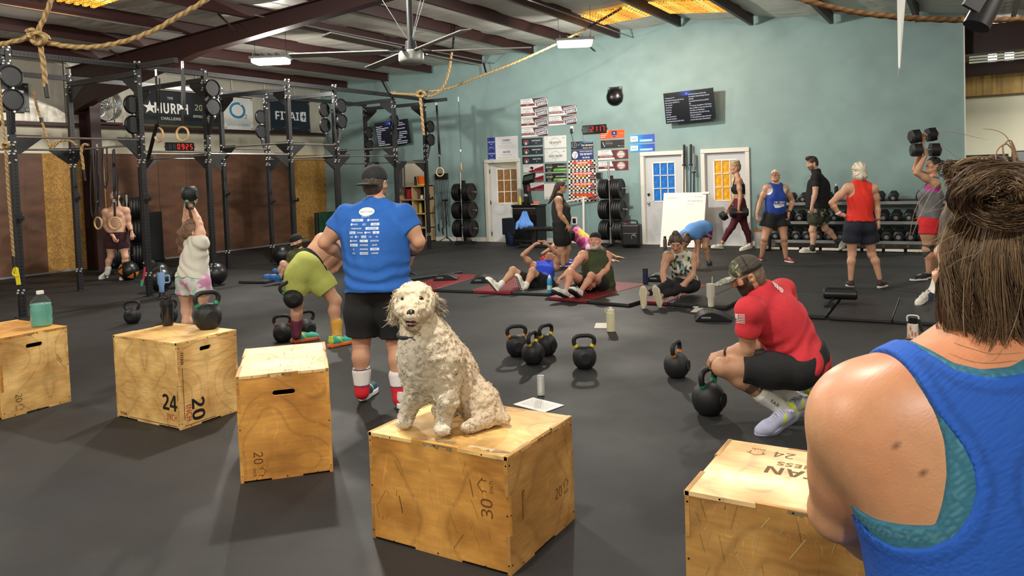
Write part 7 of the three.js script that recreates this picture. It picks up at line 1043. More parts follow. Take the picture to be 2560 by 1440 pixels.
const watch = (A, i, hex) => { const a = A.J.wr[i], d = A.J.el[i].clone().sub(a).normalize(), p = a.clone().addScaledVector(d, 0.025).add(A.inv); mesh('watch', new THREE.TorusGeometry(0.031 * A.k, 0.008, 8, 20).applyMatrix4(new THREE.Matrix4().compose(p, new THREE.Quaternion().setFromUnitVectors(v3(0, 0, 1), d), v3(1, 1, 1.6))), paint(hex, 0.5), A.o); };
const white = { top: '#dedbd2', sole: '#e6e3da', accent: '#cfccc2', tread: '#2a2a2a' };

{
const D = 5.75, J = joints(D, { pel: [945, 708], chest: [937, 556, 0.0], neck: [940, 503, 0.03], head: [938, 459, 0.06], sh: [[866, 543], [1008, 541]], el: [[812, 606, -0.02], [1046, 604, -0.02]], wr: [[866, 645, 0.17], [1030, 632, 0.1]], hip: [[908, 738], [984, 738]], kn: [[903, 858], [989, 862]], an: [[905, 980, -0.02], [1000, 996, -0.08]] });
const shoeStyle = { top: '#1d4f63', accent: '#d8d6d0', sole: '#e4e2dc', lace: '#222', tread: '#3fae7a' }, band = (a, b) => (x, y, z) => { const t = (y - 0.06) / 0.28; return t > 0.86 ? lin('#c92330') : t > 0.8 ? lin('#e8e4e2') : t > 0.76 ? lin('#1f2350') : t > 0.36 ? lin('#e2dedd') : t > 0.32 ? lin('#1f2350') : lin('#cf1f2b'); };
const A = person('man in blue T-shirt and backwards black cap, hands on hips, back turned', {
J, k: 1.06, wide: 1.38, belly: 1.06, arm: 1.22, leg: 1.12, skin: SKIN.warm, face: cd(0.25, 0, -1), cell: 0.012,
faceOpt: { beard: (X, Y, Z) => Y < -0.03 && Z > -0.03 ? 0.7 : 0, beardColor: [0.09, 0.05, 0.03] },
hands: [{ d: cd(0.75, -0.3, -0.5), n: cd(0.6, -0.3, 0.5), curl: 0.35 }, { d: cd(-0.3, -0.9, -0.2), n: cd(-0.85, 0.1, -0.3), curl: 0.3, thumb: 1.1 }],
feet: [foot(905, 1003, toFloor(905, 1003, 932, 978), shoeStyle, { color: band, h: 0.42 }), foot(1000, 1022, toFloor(1000, 1022, 1028, 998), shoeStyle, { color: band, h: 0.42 })],
dress(A) {
shorts(A, lin('#0d0e12'), { len: 0.86, e: 0.012, flare: 0.045, top: 0.05, cell: 0.01 });
let keep; shirt(A, mottled(lin('#2563b8'), 10, 0.06), { sleeve: 0.55, se: 0.014, e: 0.014, hem: 0.05, drape: 1, cell: 0.0095, wr: 0.004, more: (F) => { keep = F; }, folds: (x, y, z) => { const t = sstep(A.J.chest.y - y, 0.1, 0.5); return 0.007 * t * Math.sin(y * 70 + 3 * noise(x * 6, y * 5, z * 6) + x * 9) + 0.004 * Math.sin(x * 60 + y * 18) * (1 - t); } });
const R = cd(1, 0.02, 0), U = cd(-0.02, 1, 0);
garmentPrint(A, 'shirt_print', keep, at(917, 578, D - 0.1), R, U, 0.235, 0.36, (g, w, h) => {
g.fillStyle = '#e9ece9'; g.beginPath(); g.ellipse(w * 0.5, h * 0.1, w * 0.25, h * 0.09, 0, 0, 7); g.fill(); txt(g, 'Beavercreek', w * 0.5, h * 0.1, 26, '#4c7f73', 'serif', 'normal', 'center', w * 0.4); txt(g, 'FAMILY PRACTICE', w * 0.5, h * 0.205, 12, '#dfe6ef');
const rows = [['VITALITY', 'IRONWOOD'], ['TRUSSED', '(JC)', 'OAKS'], ['crossroads', 'AUTOCARE'], ['Ridge', 'Fieldwork', 'CHEV', 'SB'], ['ink', 'A', 'ROUTER', 'LU', 'os'], ['TOWN', 'II', 'DIGIFAX'], ['summit', 'MERIDIAN', 'peak'], ['A', 'ROWING', 'FORD'], ['SCI', 'HARBOUR', 'LODGE']];
rows.forEach((r, i) => r.forEach((s, k) => { const x = w * (k + 0.5 + (r.length > 4 ? 0 : 0)) / r.length, y = h * (0.27 + i * 0.083), bw = w / r.length * 0.8; g.globalAlpha = 0.95; if ((i + k) % 3 === 0) { g.fillStyle = '#dbe3ee'; g.fillRect(x - bw / 2, y - h * 0.026, bw, h * 0.052); txt(g, s, x, y, 20, '#2a5fb0', 'sans-serif', 'bold', 'center', bw * 0.9); } else if ((i + k) % 4 === 1) { disc(g, '#dbe3ee', x - bw * 0.35, y, h * 0.024); txt(g, s, x + bw * 0.1, y, 22, '#e6ecf4', 'sans-serif', 'bold', 'center', bw * 0.7); } else txt(g, s, x, y, 25, '#e6ecf4', 'sans-serif', 'bold', 'center', bw); }));
}, 380, 520);
hair(A, [0.05, 0.03, 0.02], [0.08, 0.05, 0.03], { e: 0.003 });
const [cr, CF] = cap(A, { crown: solid('#232427'), bill: solid('#2b2c30') }, { back: 1, bd: -0.012 });
garmentPrint(A, 'cap_patch', CF, A.H.P(0.012, 0.045, -0.05), A.H.L.clone(), A.H.u, 0.075, 0.05, (g, w, h) => { g.fillStyle = '#e7e5dd'; g.beginPath(); g.moveTo(6, h * 0.2); g.lineTo(w * 0.8, 0); g.lineTo(w, h * 0.5); g.lineTo(w, h); g.lineTo(0, h * 0.86); g.fill(); txt(g, 'The', w * 0.5, h * 0.3, h * 0.4, '#1b1b1b'); txt(g, 'WKND', w * 0.5, h * 0.68, h * 0.4, '#1b1b1b', 'sans-serif', 'bold', 'center', w * 0.9); }, 120, 80);
watch(A, 1, '#0c0c0d');
},
});
}
{
const D = 4.92, J = joints(D, { pel: [2014, 905, 0.03], chest: [1922, 765, 0.05], neck: [1904, 722, 0.04], head: [1868, 690, 0.02], sh: [[1872, 778, -0.15], [1958, 728, 0.22]], el: [[1868, 872, -0.1], [1900, 868, 0.3]], wr: [[1812, 884, 0.02], [1820, 880, 0.28]], hip: [[1990, 930, -0.1], [2016, 915, 0.12]], kn: [[1806, 918, -0.08], [1824, 905, 0.32]], an: [[1946, 1014, -0.04], [1988, 996, 0.24]] });
const st = { top: '#aeb2cf', accent: '#c9d23a', sole: '#9a9db8', lace: '#c7c9dd', tread: '#55586a' }, toeL = onY(1902, 1080, 0.01), heelL = at(1992, 1032, D - 0.03), toeR = onY(1958, 1046, 0.01), heelR = at(2030, 1012, D + 0.24);
const dl = toeL.clone().sub(heelL), dr = toeR.clone().sub(heelR);
const A = person('crouching man in red T-shirt, black shorts and camouflage mesh cap', {
J, k: 1.0, wide: 1.2, arm: 1.12, leg: 1.08, belly: 1.0, skin: SKIN.tan, face: cd(-0.95, -0.42, -0.1), crown: cd(-0.4, 0.9, 0), cell: 0.01, hcell: 0.005, fcell: 0.004, spine: 0,
bodyColor: (x, y, z) => { const b = mottled(SKIN.tan, 9, 0.06)(x, y, z), kn = J.kn[0], an = J.an[0], p = v3(x, y, z), t = p.clone().sub(kn).dot(an.clone().sub(kn)) / kn.distanceToSquared(an); return t > 0.3 && t < 0.82 && p.distanceTo(kn.clone().lerp(an, t)) < 0.085 && fbm(x * 24, y * 24, z * 24, 3) + 0.25 * Math.sin(t * 30) > 0.04 ? mixc(b, [0.03, 0.03, 0.03], 0.82) : b; },
faceOpt: { beard: (X, Y, Z) => (Y < -0.028 && Z > 0.0 && Y < 0.02 - Z * 0.55 ? 1 : 0) + (X > 0.05 && Y < 0.01 && Z > 0.01 && Z < 0.05 ? 1 : 0), beardColor: [0.035, 0.022, 0.015] },
hands: [{ d: cd(-0.75, -0.4, -0.5), n: cd(0.1, -0.8, -0.6), curl: 0.7 }, { d: cd(-0.6, -0.5, 0.5), n: cd(0, -0.9, 0.2), curl: 0.7 }],
feet: [{ h: heelL.clone().addScaledVector(UP, -0.02), d: dl, u: cd(0.25, 0.9, 0.3), style: st, len: 0.315, sock: { h: 0.3, color: [0.72, 0.71, 0.66] } }, { h: heelR, d: dr, u: cd(0.3, 0.9, 0.1), style: st, len: 0.315, sock: { h: 0.26, color: [0.72, 0.71, 0.66] } }],
dress(A) {
shorts(A, lin('#17181a'), { len: 0.74, e: 0.014, flare: 0.024, top: 0.06, cell: 0.01, wr: 0.004 });
let keep; shirt(A, mottled(lin('#cc2f3a'), 10, 0.07), { sleeve: 0.62, se: 0.014, e: 0.014, hem: 0.1, cell: 0.009, wr: 0.004, neckW: 0.95, more: (F) => { keep = F; }, folds: (x, y, z) => { const q = v3(x, y, z).sub(A.J.pel), u = q.dot(A.up), r = q.dot(A.X); return 0.007 * Math.sin(u * 62 + r * 26 + 4 * noise(x * 5, y * 5, z * 5)) * sstep(noise(x * 4 + 3, y * 4, z * 4), -0.4, 0.4); } });
const bk = A.Z.clone().negate(), R = cd(0.85, -0.5, 0.25); const side = perp(bk, cd(1, -0.55, 0)), u2 = bk.clone().cross(side);
garmentPrint(A, 'shirt_print', keep, at(1946, 716, D + 0.02), side, u2, 0.13, 0.085, (g, w, h) => { g.fillStyle = '#e8dedd'; for (const [x, y, r] of [[0.25, 0.4, 0.2], [0.45, 0.35, 0.16], [0.5, 0.65, 0.16], [0.72, 0.45, 0.2], [0.7, 0.75, 0.15], [0.3, 0.7, 0.13]]) disc(g, '#e8dedd', w * x, h * y, r * h); g.strokeStyle = '#cc2f3a'; g.lineWidth = 5; for (let i = 0; i < 7; i++) { g.beginPath(); g.arc(w * rr(0.2, 0.8), h * rr(0.3, 0.8), rr(6, 14), 0, 4); g.stroke(); } }, 160, 110, 0.3, 12);
const fz = cd(-0.35, 0.05, 0.94), fx = perp(fz, cd(1, 0, 0)), fy = fz.clone().cross(fx);
garmentPrint(A, 'sleeve_flag', keep, at(1849, 796, D - 0.15), fx, fy, 0.072, 0.062, (g, w, h) => { g.fillStyle = '#ecdedd'; for (let i = 0; i < 6; i++) g.fillRect(i < 3 ? w * 0.44 : 0, i * h / 6, w, h / 11); g.fillRect(0, 0, w * 0.4, h * 0.48); }, 100, 90, 0.2, 8);
hair(A, [0.12, 0.08, 0.05], [0.2, 0.14, 0.09], { e: 0.001, low: -0.03 });
cap(A, { crown: (x, y, z) => { const d = v3(x, y, z).sub(A.H.c); return d.dot(A.H.f) > 0.035 ? camo(['#6b6a52', '#3a3d2c', '#a8a48a', '#55543f'], 34)(x, y, z) : Math.abs(d.dot(A.H.L)) < 0.004 || Math.abs(d.dot(A.H.f) + 0.01) < 0.004 || d.dot(A.H.u) < 0.05 ? [0.012, 0.012, 0.012] : mixc([0.1, 0.075, 0.055], [0.03, 0.028, 0.025], Math.sin(x * 900) * Math.sin(y * 900) > 0 ? 0.7 : 0.2); }, bill: camo(['#8b8a78', '#4d5040', '#b3b0a0', '#6b6a58'], 30) }, { bd: 0.024 });
watch(A, 0, '#101012');
},
});
garmentPrint(A, 'sock_letters', (() => { const G = new Field(); G.cone(J.an[0], J.kn[0], 0.05, 0.06); return G; })(), J.an[0].clone().lerp(J.kn[0], 0.13), J.an[0].clone().sub(J.kn[0]).normalize(), perp(J.an[0].clone().sub(J.kn[0]).normalize(), cd(0.3, 1, 0)), 0.09, 0.035, (g, w, h) => txt(g, 'R.A.D', w / 2, h / 2, h * 0.8, '#1f2a44', 'sans-serif', 'bold'), 140, 50, 0.15, 8);
}
{
const D = 7.95, J = joints(D, { pel: [768, 668, -0.02], chest: [836, 610, 0.22], neck: [858, 596, 0.32], head: [884, 590, 0.4], sh: [[805, 600, 0.1], [856, 632, 0.36]], el: [[792, 640, 0.15], [836, 672, 0.3]], wr: [[772, 690, 0.08], [782, 700, 0.12]], hip: [[742, 690, -0.04], [790, 688, 0.04]], kn: [[742, 762, 0.02], [838, 752, 0.06]], an: [[741, 836, 0.03], [842, 838, 0.02]] });
const st = { top: '#3fa88f', accent: '#b7d23c', sole: '#e06a2e', lace: '#1c2a28', tread: '#e06a2e' };
const A = person('bare-backed man in pale green shorts bent over a kettlebell swing', {
J, k: 0.98, wide: 1.2, arm: 1.1, leg: 1.12, skin: SKIN.warm, face: cd(0.6, -0.7, -0.3), crown: cd(0.8, 0.6, -0.1), cell: 0.011, fcell: 0.005, hands: [{ d: cd(-0.5, -0.8, 0), n: cd(-0.6, 0.4, 0), curl: 1.2 }, { d: cd(-0.5, -0.8, 0), n: cd(-0.6, 0.4, 0), curl: 1.2 }],
feet: [foot(730, 857, toFloor(730, 857, 778, 850), st, { color: [0.13, 0.02, 0.05], h: 0.42 }), foot(822, 869, toFloor(822, 869, 878, 857), st, { color: [0.68, 0.36, 0.06], h: 0.36 })],
dress(A) { shorts(A, lin('#aeb45c'), { len: 0.62, e: 0.024, flare: 0.045, top: 0.09, cell: 0.01 }); const F = new Field(); A.torso(F, 0.012, { noTop: 1 }); F.plane(A.tr(0.27), A.up).plane(A.tr(0.14), A.up.clone().negate()); A.part('waistband', F, 0.009, solid('#0d0d0e'), M.cloth); hair(A, [0.05, 0.03, 0.02], [0.1, 0.06, 0.04]); },
});
kettlebell('kettlebell swung between the legs of the man in pale green shorts', at(742, 766, 7.85), facing(at(742, 766, 7.85), 0.9), 0.95, 'green').rotation.set(0, 0.9, 0.35);
}
{
const D = 12.9, J = joints(D, { pel: [768, 690, 0.1], chest: [750, 638, 0], neck: [746, 622, -0.02], head: [741, 605, -0.05], sh: [[772, 640, 0.12], [730, 640, -0.12]], el: [[790, 668, 0.05], [722, 664, -0.1]], wr: [[760, 684, -0.1], [706, 660, -0.15]], hip: [[775, 697, 0.2], [760, 697, -0.05]], kn: [[730, 672, 0.12], [708, 660, -0.1]], an: [[715, 700, 0.1], [700, 694, -0.1]] });
person('bearded man in black cap sitting on the floor behind the bare-backed man', { J, k: 1.0, wide: 1.1, skin: SKIN.fair, face: cd(-0.8, -0.35, 0.5), cell: 0.014, fcell: 0.006, hcell: 0.007, faceOpt: { beard: (X, Y, Z) => Y < -0.025 ? 1 : 0, beardColor: [0.04, 0.025, 0.015] }, hands: [{ d: cd(-0.8, -0.5, 0), n: cd(0, -1, 0), curl: 0.4 }, { d: cd(-0.5, -0.8, 0), n: cd(0.5, 0, -0.5), curl: 0.4 }],
feet: [{ h: at(712, 706, D + 0.1).setY(0.05), d: cd(-0.5, 0.5, 0.6), u: cd(0.7, 0.6, -0.4), style: { top: '#2b62a8', sole: '#21508e', tread: '#2f6bb5' } }, { h: at(700, 703, D - 0.1).setY(0.04), d: cd(-0.75, 0.25, 0.5), u: cd(0.5, 0.7, -0.3), style: { top: '#2b62a8', sole: '#21508e', tread: '#2f6bb5' } }],
dress(A) { shirt(A, camo(['#4a4d2c', '#3a3d22', '#5b5a38', '#4a4d2c'], 12), { sleeve: 0.6, cell: 0.013 }); shorts(A, lin('#141416'), { len: 0.75, cell: 0.013 }); const [c] = cap(A, { crown: solid('#121214'), bill: solid('#121214') }, { back: 1, cell: 0.007 }); const F = new Field(), H = A.H; F.ell(H.P(0, -0.1, 0.045), [0.055, 0.075, 0.05], H.L, H.u, 0.02).ell(H.P(0, -0.04, 0.06), [0.04, 0.03, 0.06], H.L, H.u, 0.01, 1); A.part('beard', F, 0.007, streaks(H, [0.03, 0.018, 0.012], [0.07, 0.04, 0.025]), M.hair); } });
}
{
const D = 7.0, J = joints(D, { pel: [483, 690, 0], chest: [491, 622, 0.02], neck: [488, 602, 0.03], head: [486, 578, 0.05], sh: [[466, 606, 0.12], [502, 606, -0.05]], el: [[465, 562, 0.16], [499, 560, 0.0]], wr: [[464, 521, 0.12], [481, 518, 0.06]], hip: [[467, 708, 0.05], [503, 708, -0.03]], kn: [[466, 778, 0.08], [505, 780, 0.0]], an: [[470, 880, 0.02], [508, 884, -0.04]] });
person('girl in white T-shirt and tie-dye shorts raising a kettlebell overhead', { J, k: 0.76, fem: 1, bust: 0, wide: 0.98, arm: 1.15, leg: 1.1, hs: 1.15, skin: SKIN.fair, face: cd(0.9, 0.05, -0.35), cell: 0.009, fcell: 0.004, hcell: 0.006, hands: [{ d: cd(0.3, 0.9, 0), n: cd(0.6, 0, 0.4), curl: 1.2 }, { d: cd(-0.15, 0.95, 0), n: cd(-0.2, 0, -0.9), curl: 1.2 }],
feet: [foot(470, 926, cd(0.8, 0, -0.5), white), foot(508, 932, cd(0.8, 0, -0.5), white)],
dress(A) {
shorts(A, (x, y, z) => { const a = fbm(x * 16, y * 16, z * 16, 3), b = fbm(x * 14 + 5, y * 14, z * 14 + 3, 3); return a > 0.1 ? lin('#c98ab0') : b > 0.08 ? lin('#9fc9b8') : lin('#d8d2d4'); }, { len: 0.36, e: 0.014, flare: 0.03, cell: 0.008, wr: 0.003 });
shirt(A, lin('#cfccc0'), { sleeve: 0.28, cell: 0.008, hem: 0.02, wr: 0.004, drape: 1, folds: (x, y, z) => 0.004 * Math.sin(y * 60 + x * 50 + 3 * noise(x * 8, y * 8, z * 8)) });
hair(A, [0.1, 0.05, 0.03], [0.2, 0.11, 0.06], { e: 0.012, rough: 0.006, more: (F, H) => { const p = [H.P(0, 0.03, -0.1), H.P(0.01, -0.02, -0.13), H.P(0.03, -0.1, -0.14), H.P(0.03, -0.19, -0.13), H.P(0.05, -0.27, -0.15)], r = [0.03, 0.034, 0.036, 0.03, 0.014]; for (let i = 0; i < 4; i++) F.cone(p[i], p[i + 1], r[i], r[i + 1], 0.02); } });
mesh('hair_tie', XF(new THREE.TorusGeometry(0.026, 0.009, 8, 18), ...A.H.P(0.005, 0.008, -0.105).add(A.inv).toArray(), 1.2, 0.5, 0), M.white, A.o);
} });
const k = kettlebell('kettlebell with mint bands held overhead by the girl', at(473, 465, 6.99), facing(J.head, 0.2), 0.72, 'mint'); k.rotation.set(Math.PI, facing(J.head, 0.2), 0);
}
{
const D = 14.28, J = joints(D, { pel: [293, 588], chest: [291, 532], neck: [291, 512, 0.02], head: [288, 489, 0.05], sh: [[315, 527, 0.02], [264, 530, 0]], el: [[322, 560, 0.05], [265, 567, 0.02]], wr: [[329, 580, -0.08], [283, 590, -0.15]], hip: [[306, 601], [278, 601]], kn: [[313, 641], [277, 641]], an: [[316, 682, 0.05], [268, 684, -0.02]] });
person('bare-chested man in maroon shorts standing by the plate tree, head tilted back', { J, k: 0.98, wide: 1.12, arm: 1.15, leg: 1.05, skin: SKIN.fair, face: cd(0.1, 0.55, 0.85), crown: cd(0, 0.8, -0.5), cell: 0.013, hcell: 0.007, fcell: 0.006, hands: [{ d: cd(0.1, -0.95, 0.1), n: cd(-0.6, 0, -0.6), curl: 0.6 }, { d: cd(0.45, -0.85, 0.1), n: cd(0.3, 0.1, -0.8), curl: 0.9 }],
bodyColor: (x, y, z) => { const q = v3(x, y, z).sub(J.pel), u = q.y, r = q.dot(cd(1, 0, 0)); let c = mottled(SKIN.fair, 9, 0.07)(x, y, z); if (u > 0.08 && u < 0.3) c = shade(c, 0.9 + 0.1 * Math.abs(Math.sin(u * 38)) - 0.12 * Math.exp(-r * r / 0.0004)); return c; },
feet: [foot(316, 696, cd(0.15, 0, 1), white, { color: [0.7, 0.69, 0.66], h: 0.2 }), foot(268, 694, cd(0.05, 0, 1), white, { color: [0.7, 0.69, 0.66], h: 0.3 })],
dress(A) { shorts(A, lin('#36161e'), { len: 0.5, cell: 0.012, top: 0.06, e: 0.016 }); hair(A, [0.03, 0.02, 0.015], [0.06, 0.04, 0.03]); watch(A, 0, '#111'); } });
}
{
const D = 10.25, J = joints(D, { pel: [1500, 712, 0.42], chest: [1488, 648, 0.42], neck: [1486, 628, 0.4], head: [1488, 603, 0.36], sh: [[1519, 640, 0.46], [1456, 638, 0.3]], el: [[1517, 673, 0.3], [1436, 664, 0.15]], wr: [[1490, 697, 0.05], [1412, 687, -0.02]], hip: [[1514, 718, 0.42], [1484, 718, 0.34]], kn: [[1478, 690, -0.05], [1424, 683, 0.0]], an: [[1450, 730, -0.12], [1414, 730, -0.1]] });
const st = { top: '#e3e0d8', accent: '#f0eee8', sole: '#17181a', tread: '#0c0c0d', lace: '#efeee8' };
person('grey-bearded man in olive tank top and black headband sitting on the mat', { J, k: 1.0, wide: 1.18, belly: 1.15, arm: 1.0, leg: 0.92, skin: SKIN.ruddy, face: cd(-0.35, 0.1, 0.9), cell: 0.0115, hcell: 0.0052, fcell: 0.0048,
faceOpt: { brow: [0.25, 0.2, 0.16], beard: (X, Y, Z) => (Y < -0.042 && Z > 0.02 && !(Y > -0.075 && X < 0.022 && Z > 0.07)) || (Y < -0.036 && Y > -0.05 && X < 0.03 && Z > 0.07) ? 0.85 : 0, beardColor: [0.55, 0.5, 0.45] },
hands: [{ d: cd(-0.6, -0.75, 0.2), n: cd(-0.4, 0, -0.9), curl: 0.3, spread: 0.16 }, { d: cd(-0.75, -0.5, 0.3), n: cd(0.3, -0.7, 0.2), curl: 0.7 }],
feet: [{ h: at(1451, 752, D - 0.13).setY(0.015), d: cd(-0.55, 0.45, 0.7), u: cd(0.3, 0.85, -0.35), style: st }, { h: at(1420, 748, D - 0.12).setY(0.015), d: cd(-0.75, 0.4, 0.5), u: cd(0.35, 0.85, -0.2), style: st }],
dress(A) {
shorts(A, lin('#101113'), { len: 0.62, cell: 0.011, top: 0.06 }); shirt(A, mottled(lin('#363f20'), 9, 0.1), { cell: 0.0105, hem: 0.1, drape: 1, name: 'tank_top', armOut: 0.0, neckW: 1.05, folds: (x, y, z) => 0.004 * Math.sin(y * 50 + x * 20 + 3 * noise(x * 6, y * 6, z * 6)) });
const F = new Field(), H = A.H; F.ell(H.P(0, 0.045, -0.01), [0.082, 0.086, 0.103], H.L, H.u, 0.01); F.plane(H.P(0, 0.04, 0), H.u.clone().negate().addScaledVector(H.f, 0.12).normalize()); A.part('headband', F, 0.006, solid('#121315')); const B = new Field(); B.ell(H.P(0, -0.085, 0.055), [0.035, 0.028, 0.03], H.L, H.u); A.part('beard', B, 0.006, streaks(H, [0.5, 0.46, 0.42], [0.68, 0.64, 0.6]), M.hair);
} });
}
{
const D = 11.2, J = joints(D, { pel: [1357, 712, 0.0], chest: [1362, 674, 0.32], neck: [1370, 660, 0.42], head: [1377, 648, 0.5], sh: [[1390, 668, 0.36], [1333, 664, 0.34]], el: [[1396, 636, 0.28], [1307, 638, 0.25]], wr: [[1370, 613, 0.2], [1337, 611, 0.2]], hip: [[1370, 716, 0.0], [1344, 716, -0.02]], kn: [[1331, 678, -0.18], [1282, 676, -0.14]], an: [[1313, 717, -0.28], [1250, 714, -0.26]] });
const st = { top: '#d9d6c8', accent: '#e6e3d8', sole: '#efece2', tread: '#101010' };
person('sit-up athlete in royal blue tank top with hands joined overhead', { J, k: 0.97, fem: 1, skin: SKIN.tan, face: cd(0.3, 0.75, -0.1), crown: cd(0.6, 0.1, -0.7), cell: 0.012, hcell: 0.006, fcell: 0.005, leg: 1.0, spine: 0,
hands: [{ d: cd(-0.75, 0.45, 0), n: cd(-0.4, -0.8, 0), curl: 0.15, spread: 0.1 }, { d: cd(0.7, 0.35, 0), n: cd(0.4, -0.8, 0), curl: 0.15, spread: 0.1 }],
feet: [{ h: at(1305, 739, D - 0.3).setY(0.02), d: cd(-0.3, 0.78, 0.1), u: cd(0.75, 0.25, -0.55), style: st, len: 0.27, sock: { h: 0.16, color: [0.72, 0.7, 0.66] } }, { h: at(1244, 738, D - 0.28).setY(0.02), d: cd(-0.6, 0.7, 0.1), u: cd(0.75, 0.5, -0.4), style: st, len: 0.27, sock: { h: 0.16, color: [0.72, 0.7, 0.66] } }],
dress(A) { shorts(A, lin('#0f1013'), { len: 0.78, e: 0.01, flare: 0.012, cell: 0.011 }); shirt(A, mottled(lin('#1d3fc0'), 9, 0.08), { cell: 0.011, hem: 0.02, name: 'tank_top' }); hair(A, [0.04, 0.025, 0.02], [0.08, 0.05, 0.03], { e: 0.004 }); } });
}
{
const D = 9.75, J = joints(D, { pel: [1714, 708, 0.2], chest: [1702, 652, 0.08], neck: [1698, 630, 0.0], head: [1690, 607, -0.08], sh: [[1731, 642, 0.1], [1668, 640, 0.02]], el: [[1732, 688, 0.0], [1657, 680, -0.08]], wr: [[1704, 716, -0.2], [1661, 719, -0.2]], hip: [[1733, 712, 0.22], [1704, 712, 0.14]], kn: [[1700, 722, -0.18], [1672, 712, -0.22]], an: [[1656, 738, -0.36], [1621, 733, -0.4]] });
const st = { top: '#cfc4b8', accent: '#d8cdc2', sole: '#d6cdb4', tread: '#c4bb9f' };
person('dark-haired woman in patterned tank top and black leggings sitting, head bowed', { J, k: 0.96, fem: 1, wide: 1.08, arm: 1.1, skin: SKIN.warm, face: cd(-0.2, -0.55, 0.8), cell: 0.0115, hcell: 0.0052, fcell: 0.0045, spine: 0,
hands: [{ d: cd(-0.45, -0.75, 0.2), n: cd(0, -0.3, -0.9), curl: 0.25, spread: 0.15 }, { d: cd(0.0, -0.85, 0.3), n: cd(0.3, -0.2, -0.9), curl: 0.35, spread: 0.12 }],
feet: [{ h: at(1650, 761, D - 0.42).setY(0.02), d: cd(-0.28, 0.93, 0.05), u: cd(0.35, 0.12, -0.9), style: st, len: 0.265 }, { h: at(1608, 757, D - 0.46).setY(0.02), d: cd(-0.02, 0.98, 0.0), u: cd(0.3, 0.05, -0.95), style: st, len: 0.265 }],
dress(A) {
leggings(A, lin('#0e0f12'), { len: 1.94 }); shirt(A, (x, y, z) => { const a = noise(x * 26, y * 26, z * 26), b = noise(x * 40 + 7, y * 40, z * 40); return a > 0.12 ? lin('#cfcabb') : b > 0.25 ? lin('#7f9a96') : b < -0.5 ? lin('#b3bf6a') : lin('#20262c'); }, { cell: 0.0105, hem: 0.03, name: 'tank_top', armOut: -0.004 });
hair(A, [0.03, 0.02, 0.016], [0.09, 0.06, 0.045], { e: 0.01, rough: 0.006, more: (F, H) => { F.ball(H.P(0, 0.125, -0.03), 0.042, 0.015); F.cone(H.P(-0.04, 0.02, -0.08), H.P(-0.1, -0.08, -0.07), 0.045, 0.02, 0.02); } });
} });
}
{
const D = 13.75, J = joints(D, { pel: [1404, 568], chest: [1398, 505], neck: [1398, 486], head: [1404, 466], sh: [[1398, 498, 0.2], [1396, 500, -0.17]], el: [[1404, 535, 0.24], [1401, 538, -0.22]], wr: [[1422, 562, 0.18], [1419, 560, -0.2]], hip: [[1405, 582, 0.1], [1402, 582, -0.1]], kn: [[1418, 622, 0.12], [1402, 624, -0.1]], an: [[1417, 654, 0.12], [1408, 662, -0.08]] });
person('woman in dark tank top and black shorts standing in profile by the tool cart', { J, k: 0.93, fem: 1, wide: 1.32, belly: 1.2, bust: 1.25, arm: 1.35, leg: 1.3, skin: SKIN.tan, face: cd(1, 0, 0.05), cell: 0.013, hcell: 0.006, fcell: 0.0055, hands: [{ d: cd(0.3, -0.95, 0), n: cd(-0.5, 0, -0.5), curl: 0.4 }, { d: cd(0.35, -0.93, 0), n: cd(-0.2, 0, -0.9), curl: 0.4 }],
feet: [foot(1408, 658, cd(1, 0, 0.2), { top: '#2b3a9c', sole: '#d9d8e2', accent: '#1f2a7a' }), foot(1398, 667, cd(1, 0, 0.2), { top: '#2b3a9c', sole: '#d9d8e2', accent: '#1f2a7a' })],
dress(A) {
shorts(A, lin('#101012'), { len: 0.78, e: 0.014, cell: 0.012 }); shirt(A, lin('#2b2a28'), { cell: 0.012, hem: 0.04, name: 'tank_top' });
hair(A, [0.03, 0.018, 0.015], [0.08, 0.045, 0.035], { e: 0.009, more: (F, H) => { const p = [H.P(0, 0, -0.1), H.P(0, -0.08, -0.12), H.P(0, -0.2, -0.17), H.P(0, -0.33, -0.25)], r = [0.04, 0.04, 0.035, 0.015]; for (let i = 0; i < 3; i++) F.cone(p[i], p[i + 1], r[i], r[i + 1], 0.02); } });
const H = A.H; mesh('glasses', merge([...[-1, 1].map((q) => rbox(0.05, 0.034, 0.006, 0.003).applyMatrix4(basis(H.P(q * 0.034, 0.006, 0.094), H.L, H.u))), ...[-1, 1].map((q) => rod(H.P(q * 0.062, 0.012, 0.09), H.P(q * 0.078, 0.01, -0.005), 0.003, 6))]).translate(A.inv.x, A.inv.y, A.inv.z), M.blackGloss, A.o);
} });
}
